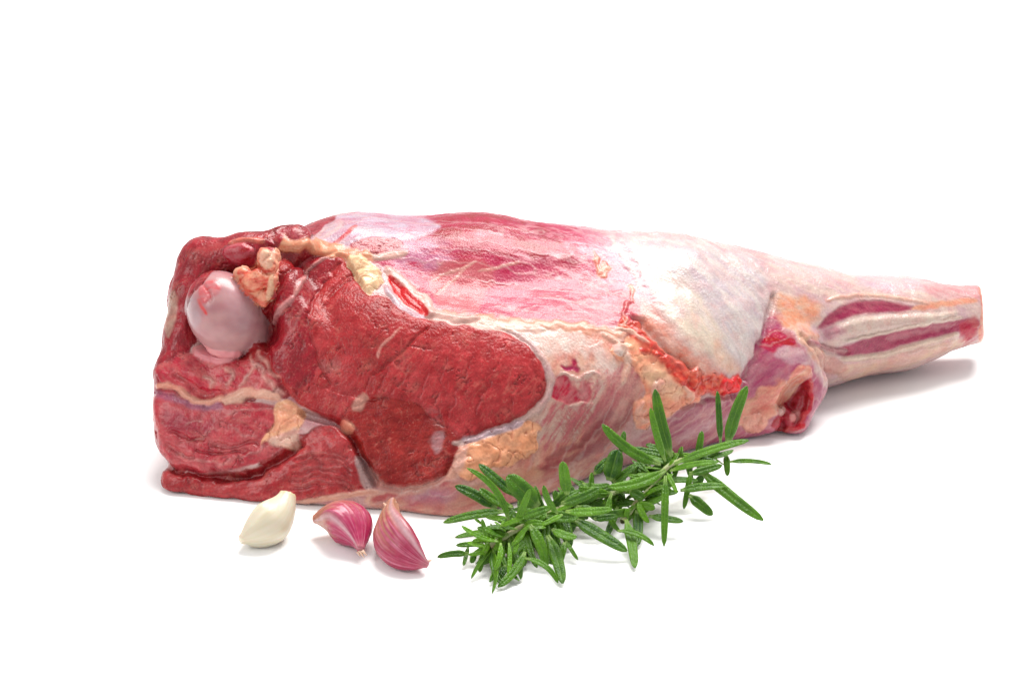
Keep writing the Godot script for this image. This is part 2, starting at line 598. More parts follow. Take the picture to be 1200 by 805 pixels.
func define_looks() -> void:
	var speck := grain(noise(FastNoiseLite.TYPE_SIMPLEX_SMOOTH, 0.05, 4, 31), Color(0.88, 0.84, 0.84), Color(1, 1, 1))
	var flesh_bump := bumps(noise(FastNoiseLite.TYPE_SIMPLEX_SMOOTH, 0.045, 4, 32), 5.0)
	var skin_bump := bumps(noise(FastNoiseLite.TYPE_SIMPLEX_SMOOTH, 0.05, 4, 33), 3.0)
	var cut := surface("cut_meat", 0.33, 0.34, speck, flesh_bump, 0.65, 25.0, 0.03)
	var wet := surface("wet_meat", 0.32, 0.36, speck, flesh_bump, 0.7, 25.0, 0.03)
	var film := surface("wet_membrane", 0.31, 0.36, speck, skin_bump, 1.0, 25.0, 0.05)
	var fat := surface("fat", 0.38, 0.36, speck, skin_bump, 0.5, 25.0, 0.06)
	var gristle := surface("gristle", 0.24, 0.42, null, skin_bump, 0.06, 25.0, 0.1)
	var web := noise(FastNoiseLite.TYPE_SIMPLEX_SMOOTH, 0.016, 2, 34)
	web.fractal_type = FastNoiseLite.FRACTAL_RIDGED
	web.domain_warp_enabled = true
	web.domain_warp_amplitude = 18.0
	web.domain_warp_frequency = 0.02
	for m in [cut, wet]:
		m.detail_enabled = true
		m.detail_blend_mode = BaseMaterial3D.BLEND_MODE_MIX
		m.detail_albedo = veins(web, Color(0.70, 0.42, 0.38), 0.82, 0.98, 0.34)
	for m in [wet, film, fat]:
		m.clearcoat_enabled = true
		m.clearcoat = 0.2
		m.clearcoat_roughness = 0.16
	# colour, second colour, grain, direction of the grain, material, what sets the part apart
	base_look = {
		"outer_side": [Color(.70, .50, .48), Color(.60, .34, .36), MEMBRANE, -0.15, film],
		"outer_muscle": [Color(.5, .1, .14), Color(.66, .32, .36), MEMBRANE, -0.1, film, "pink outer muscle under a shiny skin"],
		"silverskin": [Color(.6, .5, .6), Color(.6, .4, .45), MEMBRANE, 0.2, film, "bluish white silverskin near the top edge"],
		"knee_membrane": [Color(.8, .73, .66), Color(.72, .62, .6), MEMBRANE, -0.9, film, "white membrane stretched over the bulge before the shank"],
		"flank_membrane": [Color(.7, .5, .46), Color(.6, .4, .38), MEMBRANE, 1.0, film],
		"flank_muscle": [Color(.44, .05, .08), Color(.5, .1, .12), SMOOTH, 0.0, wet, "bare crimson patches in the pale side"],
		"fat_patch": [Color(.84, .58, .34), Color(.8, .46, .28), FAT, 0.0, fat, "yellowish fat patch low beside the cut face"],
		"cut_muscle": [Color(.3, .028, .03), Color(.42, .055, .06), CUT, 1.0, cut, "large dark red cut face with fine cracks"],
		"round_muscle": [Color(.24, .028, .034), Color(.34, .05, .055), LOWER, 0.3, cut],
		"inner_muscle": [Color(.33, .035, .045), Color(.25, .024, .032), CUT, 1.2, wet],
		"face_fascia": [Color(.66, .46, .46), Color(.74, .55, .5), SMOOTH, 0.0, film],
		"fat_seam": [Color(.78, .5, .42), Color(.8, .55, .45), SMOOTH, 0.0, fat, "pinkish fat ridge along the top of the cut face"],
		"blood_slit": [Color(.55, .02, .025), Color(.66, .09, .07), SMOOTH, 0.0, wet],
		"fat_lump": [Color(.86, .68, .42), Color(.84, .58, .36), FAT, 0.0, fat, "pale yellow fat lump hanging over the cut face"],
		"fat_sheet": [Color(.85, .52, .36), Color(.8, .34, .25), FAT, 0.0, fat],
		"blood_seam": [Color(.58, .05, .045), Color(.78, .32, .24), FAT, 0.0, wet, "bright red bloody seam beside the white membrane"],
		"knee_muscle": [Color(.34, .13, .22), Color(.55, .34, .36), MEMBRANE, 0.3, film],
		"knee_flap": [Color(.44, .18, .28), Color(.58, .32, .36), MEMBRANE, 0.6, film, "purple muscle flap beside the knee"],
		"flap_fat": [Color(.82, .54, .44), Color(.76, .42, .36), SMOOTH, 0.0, fat],
		"knee_pocket": [Color(.36, .04, .06), Color(.5, .16, .18), SMOOTH, 0.0, wet],
		"shank": [Color(.8, .66, .6), Color(.72, .54, .56), MEMBRANE, -0.14, film],
		"shank_muscle": [Color(.33, .09, .12), Color(.45, .2, .22), CUT, -0.14, wet],
		"tendon": [Color(.8, .7, .62), Color(.7, .56, .52), MEMBRANE, -0.1, film],
		"cut_bone": [Color(.8, .56, .36), Color(.66, .3, .24), SMOOTH, 0.0, fat, "sawn end of the shank"],
		"rim_muscle": [Color(.31, .035, .042), Color(.24, .024, .03), LOWER, 1.0, wet],
		"knuckle_fat": [Color(.82, .5, .36), Color(.68, .13, .1), FAT, 0.0, fat, "knobbly red and cream fat beside the joint"],
		"middle_muscle": [Color(.44, .035, .055), Color(.52, .14, .14), LOWER, -0.5, wet],
		"joint_lip": [Color(.74, .38, .38), Color(.68, .3, .32), SMOOTH, 0.0, gristle],
		"slab_muscle": [Color(.37, .045, .055), Color(.48, .11, .12), LOWER, -0.3, wet],
		"fat_line": [Color(.78, .48, .42), Color(.72, .36, .32), SMOOTH, 0.0, fat],
		"lower_fat_line": [Color(.8, .46, .36), Color(.76, .5, .44), SMOOTH, 0.0, fat],
		"connective_fat": [Color(.83, .58, .36), Color(.8, .5, .34), FAT, 0.0, fat],
		"low_muscle": [Color(.31, .032, .036), Color(.42, .065, .068), LOWER, 0.4, wet],
		"joint": [Color(.54, .34, .34), Color(.44, .24, .255), SMOOTH, 0.0, gristle, "smooth rounded thigh bone head"],
		"joint_cap": [Color(.72, .22, .22), Color(.7, .34, .34), SMOOTH, 0.0, gristle, "pink torn spot on the bone head"],
		"x": [Color(.4, .05, .06), Color(.4, .05, .06), SMOOTH, 0.0, wet],
	}

func define_shapes() -> void:
	tube("outer_side", 2.5, Vector3(-13.3, 0.47, -1), 4.08, Vector3(-8.05, 1.72, -2), 4.56)
	tube("outer_side", 2.5, Vector3(-8.05, 1.72, -2), 4.56, Vector3(-1.79, 1.82, -2.5), 4.49)
	tube("outer_side", 2.5, Vector3(-1.79, 1.82, -2.5), 4.49, Vector3(3.6, 1.51, -3), 4.01)
	tube("outer_side", 2.5, Vector3(3.6, 1.51, -3), 4.01, Vector3(8.61, 1.25, -3.8), 3.99)
	tube("outer_side", 2.5, Vector3(8.61, 1.25, -3.8), 3.99, Vector3(12.79, 0.98, -4.8), 3.33)
	tube("outer_side", 2.5, Vector3(12.79, 0.98, -4.8), 3.33, Vector3(16.59, 0.85, -6), 2.63)
	tube("outer_side", 2.5, Vector3(16.59, 0.85, -6), 2.63, Vector3(20.95, 1.09, -7.3), 2)
	tube("outer_side", 2.5, Vector3(20.95, 1.09, -7.3), 2, Vector3(26.79, 1.76, -8.6), 1.53)
	tube("outer_side", 2.2, Vector3(-13.53, -2.95, 1), 4.02, Vector3(-6.96, -2.93, 1.5), 5.22)
	tube("outer_side", 2.2, Vector3(-6.96, -2.93, 1.5), 5.22, Vector3(-1.74, -3.29, 1.4), 5)
	tube("outer_side", 2.2, Vector3(-1.74, -3.29, 1.4), 5, Vector3(2.63, -2.61, 0.6), 4.55)
	tube("outer_side", 2.2, Vector3(2.63, -2.61, 0.6), 4.55, Vector3(7.1, -1.66, -1), 4.26)
	tube("outer_side", 2.2, Vector3(7.1, -1.66, -1), 4.26, Vector3(11.26, -1.33, -3), 3.15)
	tube("outer_side", 1.5, Vector3(-15.3, -6.1, 4.3), 1.87, Vector3(-7.61, -6.07, 4.9), 2.54)
	tube("outer_side", 1.5, Vector3(-7.61, -6.07, 4.9), 2.54, Vector3(-3.15, -6.87, 5.6), 2.4)
	tube("outer_side", 1.5, Vector3(-3.15, -6.87, 5.6), 2.4, Vector3(1.28, -6.22, 3.6), 2.14)
	trim(0.4, Vector3(0.9877, 0.0494, 0.1482), 24.43)
	trim(1.4, Vector3(-0.1173, 0.1759, 0.9774), 6.64)
	egg("x", 0.6, Vector3(-14, 1.36, 6), Vector3(2.68, 2.77, 3.35), Vector3(0, 0, -20), 1)
	tube("rim_muscle", 0.9, Vector3(-15.68, 4.22, 2), 1.04, Vector3(-16.32, 2.48, 2.4), 0.91)
	tube("rim_muscle", 0.9, Vector3(-16.32, 2.48, 2.4), 0.91, Vector3(-16.52, 0.45, 2.8), 0.86)
	tube("rim_muscle", 0.9, Vector3(-16.52, 0.45, 2.8), 0.86, Vector3(-17.07, -1.44, 3.2), 0.9)
	tube("rim_muscle", 0.9, Vector3(-15.68, 4.22, 2), 1.08, Vector3(-13.36, 4.5, 2.6), 0.95)
	tube("rim_muscle", 0.9, Vector3(-13.36, 4.5, 2.6), 0.95, Vector3(-11.02, 5.04, 2.2), 1.04)
	tube("cut_muscle", 0.9, Vector3(-11.54, 3.1, 3.6), 0.94, Vector3(-10.83, 0.11, 4.4), 1.44)
	tube("cut_muscle", 0.9, Vector3(-10.83, 0.11, 4.4), 1.44, Vector3(-12.29, -1.59, 4.6), 1.1)
	tube("rim_muscle", 0.7, Vector3(-16.98, -1.61, 3.2), 0.9, Vector3(-15.56, -1.6, 3.9), 0.9)
	tube("rim_muscle", 0.7, Vector3(-15.56, -1.6, 3.9), 0.9, Vector3(-14.07, -1.93, 4.6), 0.93)
	tube("rim_muscle", 0.7, Vector3(-14.07, -1.93, 4.6), 0.93, Vector3(-11.2, -2.09, 5), 0.85)
	tube("slab_muscle", 0.6, Vector3(-17.08, -2.98, 3.4), 1.07, Vector3(-16.47, -4.67, 3.8), 1.19)
	tube("slab_muscle", 0.6, Vector3(-16.47, -4.67, 3.8), 1.19, Vector3(-15.31, -5.51, 4.2), 0.85)
	tube("slab_muscle", 0.6, Vector3(-16.56, -3.9, 3.8), 1.45, Vector3(-13.16, -4.14, 4.4), 1.61)
	tube("slab_muscle", 0.6, Vector3(-13.16, -4.14, 4.4), 1.61, Vector3(-11.23, -3.79, 4.6), 1.02)
	tube("slab_muscle", 0.8, Vector3(-15.48, -5.08, 4.2), 1.19, Vector3(-12.72, -4.77, 4.6), 1.27)
	tube("low_muscle", 0.5, Vector3(-16.58, -6.79, 4.9), 0.89, Vector3(-12.66, -7.19, 5.2), 1.01)
	tube("low_muscle", 0.5, Vector3(-12.66, -7.19, 5.2), 1.01, Vector3(-8.41, -6.79, 5.6), 1.26)
	tube("low_muscle", 0.9, Vector3(-11.41, -5.81, 5), 1.52, Vector3(-8.42, -5.58, 5.4), 1.68)
	trim(0.5, Vector3(-0.1940, 0.1455, 0.9701), 7.41)
	trim(0.3, Vector3(-0.9804, -0.0196, 0.1961), 18.42)
	egg("x", 0.4, Vector3(-12.11, 0.69, 5.6), Vector3(0.84, 1.09, 1.85), Vector3(0, 0, 0), 1)
	egg("knuckle_fat", 0.25, Vector3(-13.35, 3.4, 5), Vector3(0.46, 0.46, 0.46), Vector3(0, 0, 0))
	egg("knuckle_fat", 0.25, Vector3(-12.87, 2.97, 5.2), Vector3(0.51, 0.51, 0.51), Vector3(0, 0, 0))
	egg("knuckle_fat", 0.25, Vector3(-13.1, 2.64, 5), Vector3(0.38, 0.38, 0.38), Vector3(0, 0, 0))
	egg("knuckle_fat", 0.25, Vector3(-12.55, 2.43, 5), Vector3(0.38, 0.38, 0.38), Vector3(0, 0, 0))
	egg("knuckle_fat", 0.25, Vector3(-12.42, 3.26, 5.4), Vector3(0.42, 0.42, 0.42), Vector3(0, 0, 0))
	egg("knuckle_fat", 0.25, Vector3(-12.15, 4.32, 5.2), Vector3(0.46, 0.46, 0.46), Vector3(0, 0, 0))
	egg("knuckle_fat", 0.25, Vector3(-11.88, 3.81, 5.4), Vector3(0.34, 0.34, 0.34), Vector3(0, 0, 0))
	egg("knuckle_fat", 0.25, Vector3(-11.83, 3.05, 5.4), Vector3(0.34, 0.34, 0.34), Vector3(0, 0, 0))
	egg("knuckle_fat", 0.25, Vector3(-11.98, 2.43, 5.2), Vector3(0.3, 0.3, 0.3), Vector3(0, 0, 0))
	egg("knuckle_fat", 0.25, Vector3(-12.34, 2.05, 5), Vector3(0.25, 0.25, 0.25), Vector3(0, 0, 0))
	egg("knuckle_fat", 0.25, Vector3(-11.75, 4.33, 5), Vector3(0.3, 0.3, 0.3), Vector3(0, 0, 0))
	egg("joint", 0.15, Vector3(-14.41, 1.55, 4.3), Vector3(1.78, 2.12, 1.91), Vector3(0, 0, 22))
	tube("joint", 0.5, Vector3(-13.85, 0.96, 4), 1.53, Vector3(-12.41, 0.11, 2.6), 1.03)
	egg("knee_flap", 0.9, Vector3(13.43, -1.77, -2.2), Vector3(2.69, 3.13, 2.69), Vector3(0, 0, -15))
	tube("knee_flap", 0.6, Vector3(14.93, -0.56, -1.6), 1.25, Vector3(15.62, -2.12, -1.8), 0.8)
	tube("knee_flap", 0.6, Vector3(15.62, -2.12, -1.8), 0.8, Vector3(14.64, -4.06, -1), 0.8)
	tube("knee_flap", 0.8, Vector3(8.37, -3.94, -0.2), 1.67, Vector3(12.42, -4.06, -1), 1.06)
	egg("x", 0.3, Vector3(14.55, -3.13, 0.5), Vector3(0.96, 1.84, 1.75), Vector3(0, 0, -24), 1)
	egg("knee_flap", 0.2, Vector3(13.23, -3.86, -0.3), Vector3(0.71, 0.79, 0.71), Vector3(0, 0, 0))
	egg("knee_flap", 0.25, Vector3(14.27, -3.79, -0.9), Vector3(0.35, 0.66, 0.62), Vector3(0, 0, 25))
	egg("knee_flap", 0.3, Vector3(14.97, -3.19, -1.6), Vector3(0.4, 0.98, 0.62), Vector3(0, 0, -20))
	tube("outer_side", 1.0, Vector3(8.45, 2.78, -1.4), 2.05, Vector3(10.48, 0.56, -1.2), 2.04)
	tube("outer_side", 1.0, Vector3(10.48, 0.56, -1.2), 2.04, Vector3(11.51, -1.13, -0.8), 1.06)
	trim(0.5, Vector3(0.0000, -0.9135, -0.4067), 4.74)

func define_layers() -> void:
	layer("outer_muscle", [-9.44, 6.7, -5.26, 7.35, 0, 7.18, 4.02, 6.28, 6.07, 4.51, 6.94, 2.62, 6.34, 1.14, 3.82, 0.7, 0.85, 1.04, -1.69, 1.21, -3.61, 1.63, -5.58, 3.2, -8, 4.78], {"ca": Color(.40,.03,.08), "cb": Color(.56,.135,.20), "kind": MEMBRANE, "ang": -0.14, "soft": 0.2, "s": 1.2, "st": 0.3})
	layer("", [-3.76, 7.2, 0, 6.91, 2.88, 5.78, 3.93, 3.95, 1.74, 3.67, -1.74, 4.62, -4.34, 4.89, -5.05, 5.99], {"ca": Color(.30,.012,.045), "cb": Color(.42,.05,.10), "soft": 0.4, "wob": 0.3, "ang": -0.349, "st": 0.35, "s": 1.4, "a": 0.9})
	layer("", [1.75, 4.47, 4.36, 3.6, 5.83, 2.27, 6.21, 1.18, 3.83, 0.96, 1.7, 1.3, 1.08, 2.7], {"ca": Color(.42,.04,.08), "cb": Color(.62,.25,.28), "soft": 0.3, "wob": 0.3, "s": 1.6, "a": 0.85})
	layer("", [-1.95, 3.91, 0, 4.19, 2.61, 3.94, 3.91, 3.15, 2.78, 1.82, 0.85, 1.21, -1.49, 1.46], {"ca": Color(.62,.24,.29), "cb": Color(.50,.11,.17), "soft": 0.4, "wob": 0.35, "ang": -0.087, "st": 0.15, "s": 1.8, "p0": -0.5, "p1": 0.2, "a": 0.85})  # pale pink streaks, partly a highlight painted into the muscle colour
	layer("", [-4.33, 4.22, -1.73, 4.44, -0.65, 3.66, -1.29, 2.47, -1.69, 1.29, -3.39, 1.55, -4.06, 2.46], {"ca": Color(.56,.17,.18), "cb": Color(.66,.3,.3), "soft": 0.2, "wob": 0.2, "a": 0.7})
	layer("silverskin", [-11.18, 5.78, -9.13, 6.7, -6.99, 6.88, -4.21, 6.53, -3.51, 5.89, -5.23, 5.29, -6.95, 5.28, -8.56, 4.78, -9.94, 5.12, -9.63, 5.89], {"ca": Color(.66,.60,.68), "cb": Color(.58,.34,.42), "kind": MEMBRANE, "ang": 0.175, "soft": 0.12, "wob": 0.2, "s": 1.5, "a": 0.9})
	layer("", [-5.66, 5.33, -3.49, 5.34, -2.6, 4.44, -4.32, 3.65, -5.61, 3.91, -6.4, 4.43], {"ca": Color(.66,.46,.52), "cb": Color(.52,.2,.3), "soft": 0.3, "wob": 0.3, "p0": -0.5, "p1": 0.2, "s": 2})
	layer("outer_muscle", [-8.57, 4.87, -7.39, 5.45, -5.66, 5.38, -5.51, 4.88, -6.4, 4.39, -7.55, 4.34], {"ca": Color(.40,.04,.06), "cb": Color(.62,.28,.30), "kind": CUT, "soft": 0.05, "s": 5, "ang": 0.349})
	layer("rim_muscle", [-12.12, 5.61, -10.32, 6.34, -8.96, 6.79, -9.28, 5.97, -10.64, 5.21, -11.91, 5.21], {"ca": Color(.32,.035,.05), "cb": Color(.46,.10,.12), "kind": CUT, "soft": 0.08, "s": 1.5})
	layer("", [-10.23, 5.1, -9.44, 6.17, -8.61, 6.39, -9.08, 5.78, -9.86, 5.04], {"ca": Color(.80,.62,.62), "cb": Color(.6,.4,.45), "soft": 0.05, "r": 0.110})
	layer("", [-9.1, 4.96, -8.2, 5.87, -7.95, 6.05], {"ca": Color(.55,.1,.12), "cb": Color(.6,.2,.2), "r": 0.110})
	layer("", [-4.09, 3.12, -3.45, 3.47, -2.38, 3.83, -1.73, 4.18], {"ca": Color(.80,.55,.48), "cb": Color(.74,.44,.4), "soft": 0.05, "h": 0.03, "w": 0.1, "a": 0.8, "r": 0.070})
	layer("", [-1.73, 3.65, -0.43, 3.92, 0.43, 4.19], {"ca": Color(.80,.55,.48), "cb": Color(.74,.44,.4), "soft": 0.05, "h": 0.03, "w": 0.1, "a": 0.8, "r": 0.070})
	layer("", [-3.85, 2.46, -3.02, 3.12, -2.25, 3.91], {"ca": Color(.80,.55,.48), "cb": Color(.74,.44,.4), "soft": 0.05, "h": 0.03, "w": 0.1, "a": 0.8, "r": 0.070})
	layer("", [-7.34, 4.43, -6.27, 4.52, -5.29, 4.66], {"ca": Color(.80,.55,.48), "cb": Color(.74,.44,.4), "soft": 0.05, "h": 0.03, "w": 0.1, "a": 0.8, "r": 0.070})
	layer("", [0.43, 2.47, 1.72, 2.52, 2.67, 2.43], {"ca": Color(.66,.26,.30), "cb": Color(.6,.2,.25), "soft": 0.06, "a": 0.6, "r": 0.062})
	layer("", [0, 2.16, 1.29, 2.12, 2.14, 1.99], {"ca": Color(.66,.26,.30), "cb": Color(.6,.2,.25), "soft": 0.06, "a": 0.6, "r": 0.062})
	layer("", [0.86, 2.78, 2.38, 2.83], {"ca": Color(.66,.26,.30), "cb": Color(.6,.2,.25), "soft": 0.06, "a": 0.6, "r": 0.062})
	layer("", [-1.76, 6.17, 0, 6.21, 1.77, 5.86, 2.99, 5.17], {"ca": Color(.72,.45,.48), "cb": Color(.6,.25,.3), "soft": 0.12, "wob": 0.3, "p0": -0.3, "p1": 0.3, "s": 3, "r": 0.097})
	layer("", [-1.75, 5.57, 0.44, 5.74, 2.2, 5.3], {"ca": Color(.72,.45,.48), "cb": Color(.6,.25,.3), "soft": 0.12, "wob": 0.3, "p0": -0.3, "p1": 0.3, "s": 3, "r": 0.097})
	layer("", [1.79, 6.27, 3.96, 4.95, 5.23, 3.38], {"ca": Color(.72,.45,.48), "cb": Color(.6,.25,.3), "soft": 0.12, "wob": 0.3, "p0": -0.3, "p1": 0.3, "s": 3, "r": 0.097})
	layer("", [-1.08, 4.44, 1.09, 4.24, 2.62, 4.48], {"ca": Color(.72,.45,.48), "cb": Color(.6,.25,.3), "soft": 0.12, "wob": 0.3, "p0": -0.3, "p1": 0.3, "s": 3, "r": 0.097})
	layer("", [3.96, 5.18, 4.88, 3.51, 6.04, 2.18], {"ca": Color(.72,.45,.48), "cb": Color(.6,.25,.3), "soft": 0.12, "wob": 0.3, "p0": -0.3, "p1": 0.3, "s": 3, "r": 0.097})
	layer("knee_membrane", [4.45, 6.25, 7.12, 6.25, 10.23, 5.67, 12.87, 4.85, 13.6, 3.46, 13.5, 1.88, 13.07, 0.55, 12.43, -0.77, 11.87, -1.64, 10.59, -1.27, 9.44, -1.05, 8.35, -0.06, 7.38, 1.05, 6.48, 2.36, 5.61, 4.05], {"ca": Color(.84,.78,.75), "cb": Color(.68,.61,.64), "kind": MEMBRANE, "ang": -0.908, "soft": 1.0, "wob": 0.5, "s": 1.1, "st": 0.2, "h": 0.1, "w": 1.2})
	layer("", [3.4, 6.1, 4.98, 6.07, 6.25, 4.51, 7.03, 2.71, 7.39, 1.31, 6.43, 1.31, 5.62, 2.49, 4.38, 4.27], {"ca": Color(.60,.30,.38), "cb": Color(.76,.56,.58), "soft": 0.7, "wob": 0.5, "ang": -0.908, "st": 0.25, "s": 2.0, "a": 0.8})
	layer("", [6.99, 3.61, 8.73, 3.16, 10.01, 1.85, 10.85, 0.11, 10.26, -0.97, 9.22, -0.54, 8.16, 0.97, 7.26, 2.27], {"ca": Color(.88,.79,.64), "cb": Color(.84,.70,.58), "soft": 0.5, "wob": 0.3, "a": 0.7})
	layer("", [6.22, 1.39, 7.22, 1.31, 8.35, 0.02, 9.67, -1.1, 10.82, -1.45, 10.12, -1.87, 8.55, -1.6, 7.25, -0.32], {"ca": Color(.80,.30,.22), "cb": Color(.74,.5,.42), "soft": 0.35, "wob": 0.25, "s": 2, "a": 0.75})
	layer("", [10.16, 0.32, 11.21, -0.67, 11.87, -1.55, 10.73, -1.54, 9.99, -0.75], {"ca": Color(.86,.62,.48), "cb": Color(.84,.7,.6), "soft": 0.2, "a": 0.8})
	layer("", [2.23, 6.54, 4.98, 6.42, 6.68, 4.24, 7.54, 1.75, 6.08, 1.05, 4.31, 2.18, 2.96, 3.95], {"ca": Color(.54,.13,.22), "cb": Color(.70,.42,.47), "soft": 0.6, "wob": 0.6, "ang": -0.908, "st": 0.1, "s": 2.6, "p0": -0.2, "p1": 0.45, "a": 0.85})
	layer("", [7.54, 5.21, 9.74, 4.71, 11.08, 4.01, 12.4, 2.99], {"ca": Color(.54,.47,.56), "cb": Color(.72,.64,.64), "soft": 0.12, "wob": 0.25, "a": 0.6, "ang": -0.873, "p0": -0.6, "p1": 0.3, "s": 2, "r": 0.150})
	layer("", [7.79, 5.41, 10, 4.91, 11.33, 4.2, 12.64, 3.17], {"ca": Color(.88,.82,.77), "cb": Color(.8,.74,.72), "soft": 0.1, "h": 0.015, "w": 0.2, "a": 0.7, "wob": 0.2, "r": 0.114})
	layer("", [5.98, 5.2, 7.65, 3.61, 9.1, 1.84, 9.93, 0.32], {"ca": Color(.54,.47,.56), "cb": Color(.72,.64,.64), "soft": 0.12, "wob": 0.25, "a": 0.6, "ang": -0.873, "p0": -0.6, "p1": 0.3, "s": 2, "r": 0.150})
	layer("", [6.22, 5.4, 7.88, 3.78, 9.34, 2.02, 10.17, 0.5], {"ca": Color(.88,.82,.77), "cb": Color(.8,.74,.72), "soft": 0.1, "h": 0.015, "w": 0.2, "a": 0.7, "wob": 0.2, "r": 0.114})
	layer("", [8.36, 4.51, 10.07, 2.95, 11.17, 1.42], {"ca": Color(.54,.47,.56), "cb": Color(.72,.64,.64), "soft": 0.12, "wob": 0.25, "a": 0.6, "ang": -0.873, "p0": -0.6, "p1": 0.3, "s": 2, "r": 0.150})
	layer("", [8.59, 4.69, 10.31, 3.14, 11.4, 1.59], {"ca": Color(.88,.82,.77), "cb": Color(.8,.74,.72), "soft": 0.1, "h": 0.015, "w": 0.2, "a": 0.7, "wob": 0.2, "r": 0.114})
	layer("", [6.82, 4.51, 8.02, 2.49, 8.61, 1.18], {"ca": Color(.54,.47,.56), "cb": Color(.72,.64,.64), "soft": 0.12, "wob": 0.25, "a": 0.6, "ang": -0.873, "p0": -0.6, "p1": 0.3, "s": 2, "r": 0.150})
	layer("", [7.06, 4.7, 8.26, 2.67, 8.85, 1.36], {"ca": Color(.88,.82,.77), "cb": Color(.8,.74,.72), "soft": 0.1, "h": 0.015, "w": 0.2, "a": 0.7, "wob": 0.2, "r": 0.114})
	layer("", [10.81, 3.64, 11.99, 2.53, 12.77, 1.34], {"ca": Color(.54,.47,.56), "cb": Color(.72,.64,.64), "soft": 0.12, "wob": 0.25, "a": 0.6, "ang": -0.873, "p0": -0.6, "p1": 0.3, "s": 2, "r": 0.150})
	layer("", [11.06, 3.83, 12.24, 2.72, 13.02, 1.52], {"ca": Color(.88,.82,.77), "cb": Color(.8,.74,.72), "soft": 0.1, "h": 0.015, "w": 0.2, "a": 0.7, "wob": 0.2, "r": 0.114})
	layer("", [5.94, 4.51, 6.61, 3.07], {"ca": Color(.54,.47,.56), "cb": Color(.72,.64,.64), "soft": 0.12, "wob": 0.25, "a": 0.6, "ang": -0.873, "p0": -0.6, "p1": 0.3, "s": 2, "r": 0.150})
	layer("", [6.17, 4.69, 6.84, 3.25], {"ca": Color(.88,.82,.77), "cb": Color(.8,.74,.72), "soft": 0.1, "h": 0.015, "w": 0.2, "a": 0.7, "wob": 0.2, "r": 0.114})
	layer("", [4.87, 5.42, 5.78, 3.96, 6.48, 2.27], {"ca": Color(.54,.47,.56), "cb": Color(.72,.64,.64), "soft": 0.12, "wob": 0.25, "a": 0.6, "ang": -0.873, "p0": -0.6, "p1": 0.3, "s": 2, "r": 0.150})
	layer("", [5.11, 5.62, 6.01, 4.15, 6.71, 2.44], {"ca": Color(.88,.82,.77), "cb": Color(.8,.74,.72), "soft": 0.1, "h": 0.015, "w": 0.2, "a": 0.7, "wob": 0.2, "r": 0.114})
	layer("", [4.21, 4.58, 4.37, 3.95, 4.62, 3.51], {"ca": Color(.80,.46,.36), "cb": Color(.72,.3,.26), "soft": 0.09, "h": 0.06, "w": 0.2, "wob": 0.3, "r": 0.176})
	layer("", [4.64, 4.32, 4.89, 3.78, 4.62, 3.42], {"ca": Color(.80,.46,.36), "cb": Color(.72,.3,.26), "soft": 0.09, "h": 0.06, "w": 0.2, "wob": 0.3, "r": 0.176})
	layer("", [6, 3.07, 6.14, 2.49, 6.04, 2.18], {"ca": Color(.8,.52,.42), "cb": Color(.74,.4,.34), "soft": 0.09, "h": 0.05, "w": 0.2, "wob": 0.3, "r": 0.176})
	layer("flank_membrane", [-2.75, 1.29, 1.7, 1.21, 4.25, 0.62, 5.87, -0.11, 6.89, -1.59, 6.15, -3.29, 4.47, -5.85, 2.11, -7.27, 0, -8.21, -3.31, -8.66, -6.65, -8.2, -7.48, -7.38, -5.39, -7.11, -2.9, -5.9, -2.29, -4.68, 0.42, -3.74, 1.88, -2.2, 1.68, -0.74, 0, 0.53], {"ca": Color(.84,.57,.47), "cb": Color(.72,.36,.31), "kind": MEMBRANE, "ang": 1.082, "soft": 0.12, "s": 1.2, "st": 0.25})
	layer("", [-0.63, 1.04, 3.39, 0.7, 5.17, -0.74, 5.71, -2.22, 4.73, -1.79, 3.8, -0.53, 2.32, -0.48, 1.34, -0.73, 0.76, 0.19], {"ca": Color(.88,.76,.70), "cb": Color(.80,.58,.52), "soft": 0.2, "wob": 0.25, "s": 2, "ang": -0.698, "st": 0.4})
	layer("", [1.93, -1.7, 2.6, -1.57, 3.79, -1.58, 4.64, -1.79, 4.72, -3.27, 3.79, -4.11, 2.52, -4.93, 1.68, -4.92, 0.63, -4.07], {"ca": Color(.78,.60,.52), "cb": Color(.66,.42,.38), "soft": 0.2, "wob": 0.2, "ang": 0.96, "st": 0.2, "s": 2})
	layer("flank_muscle", [2.19, -0.82, 2.86, -0.74, 3.45, -0.91, 3.11, -1.41, 2.69, -1.41], {"ca": Color(.48,.10,.18), "cb": Color(.42,.05,.1), "kind": MEMBRANE, "soft": 0.14, "h": -0.04, "w": 0.2, "wob": 0.5})
	layer("flank_muscle", [1.89, -1.82, 2.43, -1.57, 3.02, -2.08, 3.45, -2.08, 3.91, -1.75, 3.91, -2.5, 3.53, -2.92, 2.68, -3.08, 2.01, -2.74], {"ca": Color(.50,.05,.09), "cb": Color(.66,.30,.30), "kind": MEMBRANE, "soft": 0.16, "h": -0.05, "w": 0.3, "s": 3.5, "wob": 0.55, "ang": 0.977, "st": 0.15})
	layer("flank_muscle", [2.3, -3.25, 3.36, -3.09, 4.3, -3.18, 3.71, -4.11, 2.86, -4.6, 2.26, -4.34], {"ca": Color(.50,.12,.15), "cb": Color(.66,.4,.36), "kind": SMOOTH, "ang": -0.908, "st": 0.1, "s": 4, "soft": 0.3, "wob": 0.35, "p0": -0.45, "p1": 0.15})
	layer("", [2.27, -1.49, 3.02, -1.91, 3.79, -1.41, 4.47, -1.58], {"ca": Color(.85,.66,.58), "cb": Color(.8,.55,.5), "h": 0.07, "w": 0.15, "soft": 0.07, "wob": 0.4, "r": 0.132})
